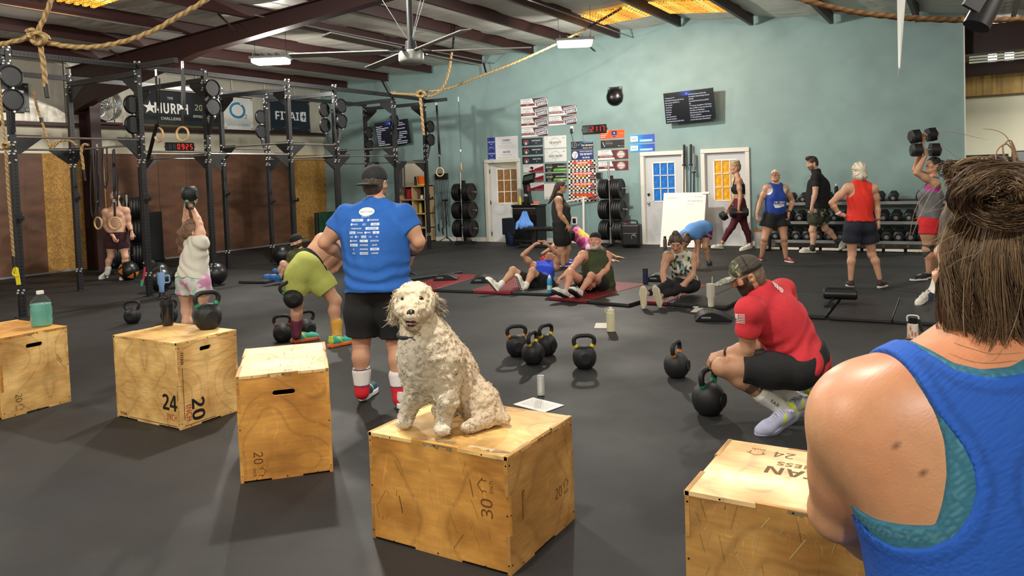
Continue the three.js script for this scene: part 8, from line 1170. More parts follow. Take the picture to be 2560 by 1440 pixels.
{
const D = 14.7, J = joints(D, { pel: [1436, 582], chest: [1474, 612, -0.1], neck: [1490, 620, -0.12], head: [1503, 632, -0.15], sh: [[1484, 606, 0.08], [1474, 624, -0.25]], el: [[1512, 628, 0.1], [1500, 640, -0.3]], wr: [[1541, 642, 0.05], [1528, 650, -0.4]], hip: [[1430, 584, 0.1], [1428, 588, -0.1]], kn: [[1394, 604, 0.1], [1396, 612, -0.1]], an: [[1362, 632, 0.1], [1356, 634, -0.1]] });
person('person in pink and yellow tie-dye shirt bent down with hands on the floor', { J, k: 0.9, fem: 1, skin: SKIN.warm, face: cd(0.6, -0.7, 0.3), crown: cd(0.8, 0.2, 0), cell: 0.013, hcell: 0.007, fcell: 0.0055, spine: 0, hands: [{ d: cd(0.95, -0.1, 0.1), n: cd(0, -1, 0), curl: 0.1, spread: 0.15 }, { d: cd(0.9, -0.1, 0.3), n: cd(0, -1, 0), curl: 0.1, spread: 0.15 }],
feet: [{ h: at(1356, 637, D + 0.1).setY(0.07), d: cd(0.55, -0.5, 0.35), u: cd(0.5, 0.8, 0), style: { top: '#b3202f', sole: '#c72a38', accent: '#d94a55' } }, { h: at(1350, 640, D - 0.1).setY(0.07), d: cd(0.55, -0.5, 0.35), u: cd(0.5, 0.8, 0), style: { top: '#b3202f', sole: '#c72a38', accent: '#d94a55' } }],
dress(A) { shorts(A, lin('#131416'), { len: 0.5, cell: 0.012 }); shirt(A, (x, y, z) => { const q = v3(x, y, z).sub(A.tr(0.35).addScaledVector(A.Z, -0.12)), r = q.length() + 0.06 * noise(x * 14, y * 14, z * 14), a = Math.sin(Math.atan2(q.dot(A.up), q.dot(A.X)) * 9); return r + a * 0.03 < 0.12 ? lin('#d6c24a') : r < 0.16 ? lin('#d98a9a') : a > 0.7 ? lin('#d9a0c0') : lin('#c2387f'); }, { sleeve: 0.5, cell: 0.012, drape: 1, hem: 0.04 }); hair(A, [0.03, 0.02, 0.015], [0.06, 0.04, 0.03]); } });
}
{
const D = 13.1, J = joints(D, { pel: [1757, 572, 0.1], chest: [1726, 580, -0.15], neck: [1718, 588, -0.2], head: [1714, 602, -0.25], sh: [[1741, 586, -0.12], [1708, 588, -0.12]], el: [[1744, 616, -0.12], [1712, 620, -0.15]], wr: [[1744, 645, -0.15], [1716, 648, -0.15]], hip: [[1764, 582, 0.05], [1748, 582, 0.14]], kn: [[1763, 617, -0.02], [1744, 617, 0.1]], an: [[1770, 650, 0.05], [1740, 652, 0.15]] });
person('person in light blue shirt and flowered shorts folded forward before the leaning whiteboard', { J, k: 0.95, fem: 1, skin: SKIN.tan, face: cd(-0.35, -0.75, 0.5), crown: cd(-0.3, -0.4, 0.7), cell: 0.013, hcell: 0.007, fcell: 0.0055, spine: 0, hands: [{ d: cd(-0.1, -0.9, 0.3), n: cd(0, 0, -1), curl: 0.2 }, { d: cd(-0.1, -0.9, 0.3), n: cd(0, 0, -1), curl: 0.2 }],
feet: [foot(1770, 659, cd(-0.1, 0, 1), { top: '#1b1c1f', sole: '#2a2a2c' }), foot(1742, 660, cd(-0.2, 0, 1), { top: '#1b1c1f', sole: '#2a2a2c' })],
dress(A) { shorts(A, (x, y, z) => noise(x * 30, y * 30, z * 30) > 0.2 ? lin('#b5507a') : lin('#20264a'), { len: 0.42, cell: 0.012 }); shirt(A, lin('#5e92d2'), { sleeve: 0.3, cell: 0.012, hem: 0.05, drape: 1 }); hair(A, [0.05, 0.03, 0.022], [0.13, 0.085, 0.06], { e: 0.012, more: (F, H) => F.cone(H.P(0, 0.03, -0.09), H.P(0.0, 0.16, -0.04), 0.04, 0.02, 0.02) }); } });
}
function handDumbbell(label, c, axis, s = 1) { const src = scene.children.find((q) => q.name === 'dumbbell'), d = dup(src, c, 0, label, 'hex dumbbells held by people'); d.scale.setScalar(s); d.quaternion.setFromUnitVectors(v3(0, 0, 1), axis.clone().normalize()); return d; }
{
const D = 15.75, J = joints(D, { pel: [1849, 516], chest: [1847, 456, 0], neck: [1842, 439], head: [1838, 419], sh: [[1846, 452, -0.17], [1848, 452, 0.18]], el: [[1851, 490, -0.22], [1840, 490, 0.25]], wr: [[1847, 520, -0.22], [1820, 520, 0.26]], hip: [[1849, 526, -0.09], [1849, 526, 0.09]], kn: [[1830, 567, -0.05], [1864, 571, 0.06]], an: [[1806, 606, -0.06], [1874, 609, 0.05]] });
person('woman in black bra and maroon leggings walking past the yellow-paned door', { J, k: 1.02, fem: 1, wide: 1.05, arm: 1.1, leg: 1.08, skin: SKIN.tan, face: cd(-1, 0, 0), cell: 0.013, hcell: 0.0065, fcell: 0.006, hands: [{ d: cd(-0.1, -1, 0), n: cd(-0.2, 0, -0.9), curl: 1.1 }, { d: cd(-0.3, -0.9, 0), n: cd(0.3, 0, 0.8), curl: 1.1 }],
feet: [{ h: onY(1808, 622, 0.01), d: cd(-1, 0.06, 0.1), style: { top: '#cfcbc0', sole: '#dcd8cc' } }, { h: onY(1880, 620, 0.05), d: cd(-1, -0.25, 0.1), style: { top: '#cfcbc0', sole: '#dcd8cc' } }],
dress(A) { leggings(A, lin('#4d1220'), { len: 1.86, cell: 0.012 }); const F = new Field(); A.torso(F, 0.007); F.plane(A.tr(0.92), A.up).plane(A.tr(0.52), A.up.clone().negate()); for (const i of [0, 1]) F.cone(J.sh[i], J.el[i], 0.07, 0.06, 0.005, 1); A.part('sports_bra', F, 0.011, solid('#0f0f12')); const S2 = []; for (const q of [-1, 1]) S2.push(tube([A.tr(0.88).addScaledVector(A.X, q * 0.06).addScaledVector(A.Z, 0.12), A.J.neck.clone().addScaledVector(A.X, q * 0.06).addScaledVector(A.up, 0.01), A.tr(0.86).addScaledVector(A.X, q * 0.05).addScaledVector(A.Z, -0.12)], 0.008, 16, 6)); mesh('bra_strap', merge(S2).translate(A.inv.x, A.inv.y, A.inv.z), M.black, A.o); hair(A, [0.16, 0.1, 0.06], [0.34, 0.24, 0.15], { e: 0.004, more: (F, H) => F.ball(H.P(0, 0.115, -0.06), 0.035, 0.015) }); } });
handDumbbell('dumbbell in the near hand of the woman in maroon leggings', J.wr[0].clone().addScaledVector(UP, -0.09), cd(1, 0.05, 0.1)); handDumbbell('dumbbell in the far hand of the woman in maroon leggings', J.wr[1].clone().addScaledVector(UP, -0.1), cd(0.8, 0.55, 0));
}
{
const D = 13.0, J = joints(D, { pel: [1938, 538, 0], chest: [1939, 475, -0.03], neck: [1939, 459], head: [1938, 440, -0.02], sh: [[1963, 471, 0], [1916, 471, -0.02]], el: [[1982, 503, 0.08], [1900, 506, 0.02]], wr: [[1972, 533, -0.1], [1892, 536, -0.05]], hip: [[1953, 548, 0.02], [1924, 548, -0.02]], kn: [[1960, 596, -0.06], [1912, 596, -0.02]], an: [[1965, 644, 0], [1904, 640, 0.1]] });
const A = person('fair-haired woman with glasses in royal blue tank top and black skirt, looking up', { J, k: 0.93, fem: 1, wide: 1.18, belly: 1.15, bust: 1.15, arm: 1.15, leg: 1.08, skin: SKIN.warm, face: cd(-0.45, 0.3, 0.85), cell: 0.0125, hcell: 0.0055, fcell: 0.0052, hands: [{ d: cd(-0.1, -0.97, 0.1), n: cd(-0.8, 0, -0.3), curl: 0.5 }, { d: cd(0.1, -0.97, 0.1), n: cd(0.8, 0, -0.3), curl: 0.35 }],
feet: [foot(1963, 654, cd(0.25, 0, 1), { top: '#8e1f35', sole: '#d9d2cc' }), foot(1903, 648, cd(-0.3, 0, 1), { top: '#8e1f35', sole: '#d9d2cc' })],
dress(A) {
shorts(A, lin('#17181a'), { len: 0.42, skirt: 0.02, flare: 0.06, cell: 0.012, name: 'skirt', top: 0.06 }); let keep; const U = new Field(); A.torso(U, 0.009); U.plane(A.tr(0.6), A.up.clone().negate()).plane(A.tr(1.06), A.up); for (const i of [0, 1]) U.cone(J.sh[i], J.el[i], 0.06, 0.05, 0.005, 1); U.ell(J.neck.clone().addScaledVector(A.up, 0.03), [0.085, 0.1, 0.1], A.X, A.up, 0.005, 1); A.part('under_top', U, 0.011, solid('#d9d7d2'));
shirt(A, lin('#1f3f96'), { cell: 0.011, hem: -0.02, name: 'tank_top', armOut: -0.022, neckW: 1.15, neckH: 1.7, more: (F) => { keep = F; } }); const n = A.Z; garmentPrint(A, 'chest_print', keep, A.tr(0.46), A.X, A.up, 0.24, 0.13, (g, w, h) => { txt(g, 'CR', w * 0.25, h * 0.25, h * 0.34, '#e8e8ec'); txt(g, 'O', w * 0.44, h * 0.25, h * 0.34, '#a5283a'); txt(g, 'SSFIT', w * 0.72, h * 0.25, h * 0.34, '#e8e8ec', 'sans-serif', 'bold', 'center', w * 0.44); poly(g, '#ecebea', [w * 0.1, h * 0.5], [w * 0.86, h * 0.46], [w * 0.9, h * 0.72], [w * 0.4, h * 0.96], [w * 0.2, h * 0.96]); txt(g, 'SUPREMACY', w * 0.5, h * 0.62, h * 0.22, '#15171c', 'sans-serif', 'bold', 'center', w * 0.7); txt(g, 'USA', w * 0.66, h * 0.88, h * 0.16, '#a5283a'); }, 200, 110, 0.3, 14);
hair(A, [0.5, 0.44, 0.35], [0.72, 0.66, 0.56], { e: 0.004 }); const H = A.H; mesh('glasses', merge([...[-1, 1].map((q) => new THREE.TorusGeometry(0.023, 0.003, 6, 20).applyMatrix4(basis(H.P(q * 0.032, 0.004, 0.097), H.L, H.u))), rod(H.P(-0.01, 0.006, 0.1), H.P(0.01, 0.006, 0.1), 0.003, 6), ...[-1, 1].map((q) => rod(H.P(q * 0.055, 0.008, 0.095), H.P(q * 0.078, 0.008, -0.005), 0.003, 6))]).translate(A.inv.x, A.inv.y, A.inv.z), paint('#3a2320', 0.4), A.o); watch(A, 0, '#0e0f10');
} });
}
{
const D = 14.6, J = joints(D, { pel: [2044, 515], chest: [2046, 452], neck: [2040, 428], head: [2030, 408], sh: [[2040, 444, -0.2], [2048, 446, 0.22]], el: [[2038, 484, -0.26], [2052, 484, 0.26]], wr: [[2030, 514, -0.26], [2040, 512, 0.25]], hip: [[2043, 532, -0.1], [2046, 532, 0.1]], kn: [[2031, 576, -0.08], [2064, 572, 0.08]], an: [[2031, 620, -0.08], [2094, 603, 0.08]] });
const st = { top: '#c7c3ba', accent: '#8fc3b8', sole: '#dad6cc', lace: '#d9b0a8' }, hr = at(2108, 600, D + 0.08), tr = onY(2092, 634);
person('man in black T-shirt and camouflage shorts walking along the dumbbell rack', { J, k: 1.05, wide: 1.25, belly: 1.12, arm: 1.1, leg: 1.08, skin: SKIN.fair, face: cd(-0.95, -0.3, 0.1), cell: 0.013, hcell: 0.0065, fcell: 0.006, spine: 0, faceOpt: { beard: (X, Y, Z) => Y < -0.045 && Z > 0.02 ? 0.8 : 0, beardColor: [0.05, 0.03, 0.02] }, hands: [{ d: cd(-0.1, -1, 0.1), n: cd(-0.3, 0, -0.9), curl: 0.8 }, { d: cd(-0.1, -1, 0), n: cd(0, 0, 0.9), curl: 0.8 }],
feet: [{ h: onY(2038, 632, 0.005), d: cd(-1, 0.0, 0.1), style: st, sock: { h: 0.1, color: [0.03, 0.03, 0.03] } }, { h: hr, d: tr.sub(hr), u: cd(0.8, 0.5, 0), style: st, sock: { h: 0.1, color: [0.03, 0.03, 0.03] } }],
dress(A) { shorts(A, camo(['#3a3a2c', '#1b1c18', '#8a8772', '#2a2b22'], 11), { len: 0.72, e: 0.026, flare: 0.05, cell: 0.012 }); shirt(A, lin('#0e0f11'), { sleeve: 0.6, e: 0.026, cell: 0.012, hem: 0.04, drape: 1 }); hair(A, [0.03, 0.018, 0.012], [0.07, 0.042, 0.028], { e: 0.006, more: (F, H) => F.ell(H.P(0, 0.11, 0.04), [0.05, 0.035, 0.065], H.L, H.u, 0.02), brow: 0.07 }); } });
}
{
const D = 10.45, J = joints(D, { pel: [2150, 556], chest: [2150, 476], neck: [2149, 453], head: [2147, 430, 0.01], sh: [[2119, 470], [2184, 472]], el: [[2079, 507, 0.05], [2193, 514, 0.03]], wr: [[2098, 536, 0.06], [2196, 553, 0.0]], hip: [[2130, 575], [2170, 575]], kn: [[2130, 636, 0.02], [2180, 636, 0.02]], an: [[2127, 698], [2199, 696]] });
const st = { top: '#2a2434', accent: '#3b2030', sole: '#d8d2c4', lace: '#ddd' };
person('woman with blond bob in red tank top and navy shorts, one hand on hip', { J, k: 1.0, fem: 1, wide: 1.12, arm: 1.12, leg: 0.98, skin: SKIN.warm, face: cd(0.05, 0, -1), cell: 0.0115, hcell: 0.006, fcell: 0.005, hands: [{ d: cd(0.85, -0.15, -0.2), n: cd(0.2, -0.6, -0.7), curl: 0.3 }, { d: cd(0.05, -0.98, 0), n: cd(-0.9, 0, -0.2), curl: 0.8 }],
feet: [foot(2130, 721, toFloor(2130, 721, 2118, 712), st), foot(2196, 721, toFloor(2196, 721, 2220, 714), st)],
dress(A) { shorts(A, lin('#131728'), { len: 0.52, e: 0.024, flare: 0.05, cell: 0.011, top: 0.08 }); shirt(A, mottled(lin('#cf2a1c'), 8, 0.08), { cell: 0.0105, hem: -0.015, name: 'tank_top', drape: 1, armOut: -0.008, neckH: 0.8, folds: (x, y, z) => 0.004 * Math.sin(x * 70 + y * 25 + 2 * noise(x * 6, y * 6, z * 6)) }); hair(A, [0.3, 0.24, 0.17], [0.78, 0.7, 0.56], { e: 0.02, low: -0.055, rough: 0.004, more: (F, H) => F.ell(H.P(0, -0.045, -0.03), [0.088, 0.075, 0.085], H.L, H.u, 0.03) }); const p = J.wr[0]; watch(A, 0, '#dedad2'); watch(A, 1, '#8a6a6a'); } });
}
{
const D = 10.9, J = joints(D, { pel: [2321, 550], chest: [2330, 468, -0.02], neck: [2332, 446], head: [2333, 413, 0], sh: [[2336, 458, -0.16], [2334, 456, 0.17]], el: [[2291, 432, -0.18], [2288, 424, 0.2]], wr: [[2314, 388, -0.12], [2308, 352, 0.14]], hip: [[2320, 566, -0.09], [2324, 566, 0.09]], kn: [[2318, 624, -0.1], [2328, 624, 0.1]], an: [[2322, 680, -0.1], [2334, 682, 0.1]] });
person('woman in grey tank top and red shorts pressing dumbbells overhead', { J, k: 0.98, fem: 1, wide: 1.15, bust: 1.15, arm: 1.2, leg: 1.1, skin: SKIN.tan, face: cd(-0.97, 0.12, 0.1), cell: 0.012, hcell: 0.006, fcell: 0.005, hands: [{ d: cd(0.1, 0.95, 0), n: cd(-0.1, 0, -0.9), curl: 1.1 }, { d: cd(0.1, 0.95, 0), n: cd(-0.1, 0, 0.9), curl: 1.1 }],
feet: [foot(2318, 700, cd(-1, 0, 0.1), { top: '#26272a', sole: '#ddd' }), foot(2330, 696, cd(-1, 0, 0.1), { top: '#26272a', sole: '#ddd' })],
dress(A) { shorts(A, mottled(lin('#c9222a'), 14, 0.12), { len: 0.34, cell: 0.011, top: 0.12 }); const bra = new Field(); A.torso(bra, 0.008); bra.plane(A.tr(0.72), A.up.clone().negate()).plane(A.tr(1.02), A.up); for (const i of [0, 1]) bra.cone(J.sh[i], J.el[i], 0.06, 0.05, 0.005, 1); A.part('sports_bra', bra, 0.011, solid('#b5389e')); shirt(A, (x, y, z) => mixc(lin('#77787c'), lin('#4c4d50'), clamp(0.5 + fbm(x * 7, y * 7, z * 7) * 1.4, 0, 1)), { cell: 0.011, hem: -0.03, name: 'tank_top', drape: 1, neckW: 1.2, armOut: -0.012 }); for (const i of [0, 1]) { const F = new Field(); F.cone(J.kn[i].clone().lerp(J.hip[i], 0.18), J.kn[i].clone().lerp(J.an[i], 0.22), 0.066, 0.06); A.part('knee_sleeve', F, 0.011, camo(['#3a3a35', '#22231f', '#55554c', '#2c2d28'], 20)); } hair(A, [0.02, 0.015, 0.015], [0.06, 0.045, 0.04], { e: 0.008, more: (F, H) => F.ball(H.P(0, 0.05, -0.13), 0.04, 0.02) }); } });
handDumbbell('lower dumbbell pressed overhead by the woman in the grey tank top', J.wr[0].clone().add(v3(0, 0.075, 0)), cd(1, 0.0, 0.15), 1.05); handDumbbell('upper dumbbell pressed overhead by the woman in the grey tank top', J.wr[1].clone().add(v3(0, 0.075, 0)), cd(1, 0.12, 0), 1.05);
}
{
const D = 9.0, J = joints(D, { pel: [2340, 752, 0.1], chest: [2368, 676, 0.1], neck: [2374, 650, 0.08], head: [2380, 622, 0.05], sh: [[2378, 672, 0.28], [2366, 676, -0.08]], el: [[2400, 716, 0.25], [2398, 720, -0.12]], wr: [[2424, 750, 0.15], [2424, 752, -0.1]], hip: [[2332, 764, 0.2], [2326, 764, 0.0]], kn: [[2404, 764, 0.25], [2398, 782, -0.14]], an: [[2340, 790, 0.12], [2322, 800, -0.14]] });
person('person in white top and navy shorts sitting cross-legged behind the blue tank top', { J, k: 0.95, fem: 1, skin: SKIN.warm, face: cd(0.9, 0, 0.2), cell: 0.013, hcell: 0.007, fcell: 0.0055, spine: 0, leg: 1.0, hands: [{ d: cd(0.6, -0.7, 0), n: cd(0, -0.8, 0), curl: 0.4 }, { d: cd(0.6, -0.7, 0), n: cd(0, -0.8, 0), curl: 0.4 }], feet: [{ h: at(2330, 796, D + 0.1).setY(0.07), d: cd(-0.6, -0.2, 0.3), u: cd(0, 0.9, 0), style: white }, { h: at(2318, 806, D - 0.14).setY(0.08), d: cd(-0.55, -0.15, 0.4), u: cd(0, 0.9, 0), style: white }],
dress(A) { shorts(A, lin('#141a33'), { len: 0.5, e: 0.03, flare: 0.05, cell: 0.012 }); shirt(A, lin('#d9d6cf'), { sleeve: 0.4, cell: 0.012 }); hair(A, [0.06, 0.04, 0.03], [0.15, 0.1, 0.07], { e: 0.01 }); } });
}
// ---------- the dog ----------
{
const D = 3.55, P = (x, y, d = 0) => at(x, y, D + d), o = thing('dog', 'cream curly-coated dog with dark ear tips sitting on a wooden box', 'dog', v3(P(1100, 1090).x, 0.506, P(1100, 1090).z)), I = o.position.clone().negate();
const F = new Field(), R = cd(1, 0, 0), U = cd(0, 1, 0), T = cd(0, 0, 1), top = 0.512, fl = (x, y) => onY(x, y, top);
const hd = P(1037, 752, -0.06), nose = P(1028, 783, -0.215), chest = P(1060, 880, -0.02), mid = P(1132, 930, 0.14), rump = P(1196, 1015, 0.26), hf = T.clone().addScaledVector(U, -0.12).normalize();
F.ell(chest, [0.118, 0.165, 0.13], R, U, 0.05).ell(P(1086, 915, 0.06), [0.125, 0.17, 0.14], R, U, 0.08).ell(mid, [0.118, 0.18, 0.13], cd(0.9, 0.55, 0), cd(-0.55, 0.8, 0), 0.09).ell(rump, [0.105, 0.12, 0.14], R, U, 0.09);
F.cone(P(1068, 850, 0.03), P(1046, 795, -0.02), 0.105, 0.082, 0.06);
F.ell(hd, [0.094, 0.088, 0.092], R, U, 0.03).ell(hd.clone().lerp(nose, 0.35).addScaledVector(U, -0.02), [0.082, 0.062, 0.075], R, U, 0.04).cone(hd.clone().lerp(nose, 0.55).addScaledVector(U, -0.012), nose.clone().addScaledVector(U, -0.014).addScaledVector(T, -0.02), 0.052, 0.036, 0.03).cone(P(1030, 812, -0.13), P(1029, 814, -0.17), 0.034, 0.026, 0.025);
for (const s of [-1, 1]) F.ball(hd.clone().addScaledVector(R, s * 0.036).addScaledVector(U, 0.052).addScaledVector(hf, 0.062), 0.026, 0.02);
const mouth = P(1029, 806, -0.198); F.ell(mouth, [0.021, 0.013, 0.03], R, U, 0.006, 1);
const legs = [[[1040, 905, 0.0], [1036, 990, 0.02], [1016, 1068]], [[1118, 905, -0.03], [1120, 1000, -0.06], [1108, 1086]]];
for (const [a, b, c] of legs) { const A0 = P(...a), B0 = P(...b), C0 = fl(c[0], c[1]).add(v3(0, 0.03, 0)); F.cone(A0, B0, 0.07, 0.046, 0.05); F.cone(B0, C0.clone().addScaledVector(T, -0.03).add(v3(0, 0.02, 0)), 0.046, 0.038, 0.03); F.cone(C0.clone().addScaledVector(T, -0.03), C0.clone().addScaledVector(T, 0.022).addScaledVector(R, -0.006), 0.036, 0.032, 0.02); for (const q of [-1, 0, 1]) F.ball(C0.clone().addScaledVector(T, 0.038).addScaledVector(R, q * 0.02), 0.017, 0.012); }
const hp = fl(1176, 1082).add(v3(0, 0.03, 0)), hock = fl(1244, 1072).add(v3(0, 0.045, 0)).addScaledVector(T, -0.06); F.ell(P(1208, 1012, 0.1), [0.085, 0.105, 0.1], R, U, 0.05); F.cone(hock, hp, 0.038, 0.033, 0.03); for (const q of [-1, 0, 1]) F.ball(hp.clone().addScaledVector(T, 0.016 + q * 0.012).addScaledVector(R, -0.02 + q * 0.01), 0.017, 0.012);
F.cone(P(1110, 1000, 0.3), fl(1096, 1040).add(v3(0, 0.03, 0)), 0.06, 0.034, 0.04); F.cone(fl(1240, 1058).add(v3(0, 0.04, 0)), fl(1264, 1064).add(v3(0, 0.032, 0)), 0.04, 0.024, 0.03);
F.plane(v3(0, top - 0.001, 0), v3(0, -1, 0)); F.wob = (x, y, z) => 0.006 * noise(x * 55, y * 55, z * 55) + 0.003 * noise(x * 110, y * 110, z * 110);
const eyeAt = (s) => { const e = hd.clone().addScaledVector(R, s * 0.036).addScaledVector(U, 0.028).addScaledVector(hf, 0.16); for (let k = 0; k < 60 && F.at(e.x, e.y, e.z) > -0.006; k++) e.addScaledVector(hf, -0.002); return e; }, eyes = [eyeAt(-1), eyeAt(1)];
const cream = [0.7, 0.57, 0.4], pale = [0.76, 0.69, 0.56], buff = [0.58, 0.43, 0.3];
const coat = (x, y, z) => { const q = v3(x, y, z), a = q.clone().sub(chest), dx = a.dot(R), dy = a.dot(U); let c = mixc(cream, pale, clamp(0.7 - dx * 3.2 - dy * 1.3, 0, 1)); c = mixc(c, buff, clamp((dx - 0.07) * 3.6, 0, 0.75) * clamp(0.9 + dy * 1.4, 0, 1)); const hq = q.distanceTo(hd); if (hq < 0.16) c = mixc(c, [0.74, 0.62, 0.44], 0.8); if (q.distanceTo(nose) < 0.055 || q.distanceTo(mouth) < 0.06) c = mixc(c, [0.6, 0.46, 0.3], 0.4); return shade(c, 1 + 0.16 * noise(x * 70, y * 70, z * 70) + 0.1 * noise(x * 20, y * 20, z * 20)); };
const mouthCol = (x, y, z) => { const q = v3(x, y, z).sub(mouth); return Math.hypot(q.dot(R) / 0.026, q.dot(U) / 0.018, q.dot(T) / 0.035) < 1.05 ? [0.03, 0.015, 0.015] : coat(x, y, z); };
M.fur = std({ color: '#ffffff', vertexColors: true, roughness: 0.9 });
const body = surface(F, 0.0075, mouthCol); mesh('body', body.clone().translate(I.x, I.y, I.z), M.fur, o);
const p = body.attributes.position, n = body.attributes.normal, ix = body.index.array, PO = [], CO = [], IN = [], tris = ix.length / 3;
const strand = (a, dir, bend, L, r, c0, c1, seg = 5) => { const x = perp(dir, Math.abs(dir.y) < 0.9 ? UP : R), y = dir.clone().cross(x), b0 = PO.length / 3; let q = a.clone(), d = dir.clone(); for (let i = 0; i <= seg; i++) { const t = i / seg, w = r * (1 - 0.75 * t), c = mixc(c0, c1, t); for (let k = 0; k < 3; k++) { const an = k * 2.094; PO.push(q.x + (x.x * Math.cos(an) + y.x * Math.sin(an)) * w, q.y + (x.y * Math.cos(an) + y.y * Math.sin(an)) * w, q.z + (x.z * Math.cos(an) + y.z * Math.sin(an)) * w); CO.push(...c); } if (i < seg) for (let k = 0; k < 3; k++) { const u = b0 + i * 3 + k, v = b0 + i * 3 + (k + 1) % 3; IN.push(u, v, u + 3, v, v + 3, u + 3); } d.addScaledVector(bend, 1.5 / seg).normalize(); q.addScaledVector(d, L / seg); } };
const grow = (count, Lmin, Lmax, r) => { for (let i = 0; i < count; i++) { const t = Math.floor(rnd() * tris) * 3, a = v3().fromBufferAttribute(p, ix[t]), m = v3().fromBufferAttribute(n, ix[t]), f = rnd(); a.lerp(v3().fromBufferAttribute(p, ix[t + 1]), f); const hq = a.distanceTo(hd), nq = a.distanceTo(nose), eye = Math.min(a.distanceTo(eyes[0]), a.distanceTo(eyes[1])); if (nq < 0.034 || eye < 0.03 || a.distanceTo(mouth) < 0.03) continue; const low = hq < 0.14 && a.clone().sub(hd).dot(T) > 0.02 ? 0.7 : 1; const t0 = perp(m, v3(rr(-1, 1), rr(-1.6, 0.4), rr(-1, 1))), t1 = m.clone().cross(t0).multiplyScalar(rnd() < 0.5 ? -1 : 1), dn = t0.clone().addScaledVector(m, 0.75).normalize(), bend = t1.multiplyScalar(1.5).addScaledVector(m, -1.15); const c = coat(a.x, a.y, a.z), k = rr(0.82, 1.12); strand(a.addScaledVector(m, -0.003), dn, bend, rr(Lmin, Lmax) * low, r, shade(c, k * 0.86), shade(c, k * 1.08)); } };
grow(36000, 0.014, 0.024, 0.0031);
const lock = (pts, n0, w, L, c0, c1) => { for (let i = 0; i < n0; i++) { const t = rnd(), a = pts[0].clone().lerp(pts[1], t).add(v3(rr(-w, w), rr(-w, w), rr(-w, w))), dir = pts[2].clone().sub(pts[1]).normalize().add(v3(rr(-0.35, 0.35), rr(-0.2, 0.2), rr(-0.35, 0.35))).normalize(); strand(a, dir, v3(rr(-1.2, 1.2), rr(-0.6, 0.4), rr(-1.2, 1.2)), rr(0.5, 1) * L, 0.0042, shade(c0, rr(0.8, 1.1)), shade(c1, rr(0.8, 1.15)), 6); } };
lock([P(994, 732, -0.03), P(982, 792, -0.01), P(992, 850, 0)], 620, 0.018, 0.055, [0.6, 0.5, 0.36], [0.5, 0.42, 0.32]); lock([P(1084, 738, -0.03), P(1092, 800, 0), P(1082, 860, 0.01)], 700, 0.018, 0.055, [0.56, 0.47, 0.35], [0.16, 0.14, 0.125]); lock([P(1092, 745, -0.02), P(1100, 775, 0), P(1128, 795, 0.01)], 90, 0.01, 0.055, [0.5, 0.42, 0.32], [0.3, 0.25, 0.2]);
const fur = new THREE.BufferGeometry(); fur.setAttribute('position', new THREE.Float32BufferAttribute(PO, 3)); fur.setAttribute('color', new THREE.Float32BufferAttribute(CO, 3)); fur.setIndex(IN); fur.computeVertexNormals(); mesh('coat', fur.translate(I.x, I.y, I.z), M.fur, o).userData.kind = 'stuff';
for (const s of [-1, 1]) { const E = new Field(), a = P(s < 0 ? 992 : 1086, 742, -0.02), b = P(s < 0 ? 984 : 1088, 800, 0); E.cone(a, b, 0.022, 0.028, 0.02); mesh('ear', surface(E, 0.007, (x, y, z) => shade(s > 0 && y < b.y + 0.02 ? [0.2, 0.17, 0.15] : coat(x, y, z), 0.9)).translate(I.x, I.y, I.z), M.fur, o); }
const put = (name, g, m) => mesh(name, g.translate(I.x, I.y, I.z), m, o);
put('nose', (() => { const N = new Field(); N.ell(nose, [0.021, 0.017, 0.017], R, U, 0.01).ball(nose.clone().addScaledVector(U, -0.012), 0.012, 0.01); for (const s of [-1, 1]) N.ball(nose.clone().addScaledVector(R, s * 0.009).addScaledVector(T, 0.015).addScaledVector(U, -0.004), 0.0045, 0.003, 1); return surface(N, 0.003, () => [0.012, 0.011, 0.011]); })(), phys({ color: '#fff', vertexColors: true, roughness: 0.3, clearcoat: 0.5 }));
for (const s of [-1, 1]) { const e = eyes[s < 0 ? 0 : 1]; put('eye', ball(0.0125, e.x, e.y, e.z, 18, 14), phys({ color: '#1c0f09', roughness: 0.08, clearcoat: 1 })); put('eyelid', XF(new THREE.TorusGeometry(0.0125, 0.003, 8, 20), 0, 0, 0).applyMatrix4(basis(e.clone().addScaledVector(hf, 0.004), R, perp(hf, U))), paint('#6b4a2e', 0.8)); }
put('tongue', (() => { const N = new Field(); N.ell(mouth.clone().addScaledVector(U, -0.004).addScaledVector(T, 0.004), [0.016, 0.0075, 0.024], R, U); return surface(N, 0.003, () => [0.62, 0.2, 0.22]); })(), phys({ color: '#fff', vertexColors: true, roughness: 0.35 }));
put('lip', tube([-1, -0.6, 0, 0.6, 1].map((t) => mouth.clone().addScaledVector(R, t * 0.024).addScaledVector(U, -0.016 * (1 - t * t) + 0.006).addScaledVector(T, 0.016 * (1 - t * t))), 0.0042, 20, 8), paint('#150d0b', 0.5));
for (const s of [-1, 1]) put('tooth', XF(new THREE.ConeGeometry(0.003, 0.009, 8), ...mouth.clone().addScaledVector(R, s * 0.016).addScaledVector(U, -0.002).addScaledVector(T, 0.014).toArray()), M.white);
{ const c = P(1050, 826, -0.02), q = []; for (let i = 0; i < 24; i++) { const a = i / 24 * 6.283; q.push(c.clone().addScaledVector(R, 0.1 * Math.cos(a)).addScaledVector(T, 0.1 * Math.sin(a)).addScaledVector(U, -0.012 * Math.sin(a) + 0.02 * Math.cos(a))); } put('collar', tube(q, 0.0085, 60, 8, true), paint('#1d2733', 0.6)); put('collar_tag', cyl(0.012, 0.012, 0.002, 16, ...c.clone().addScaledVector(T, 0.11).addScaledVector(U, -0.03).addScaledVector(R, -0.015).toArray(), Math.PI / 2), M.chrome); }
}
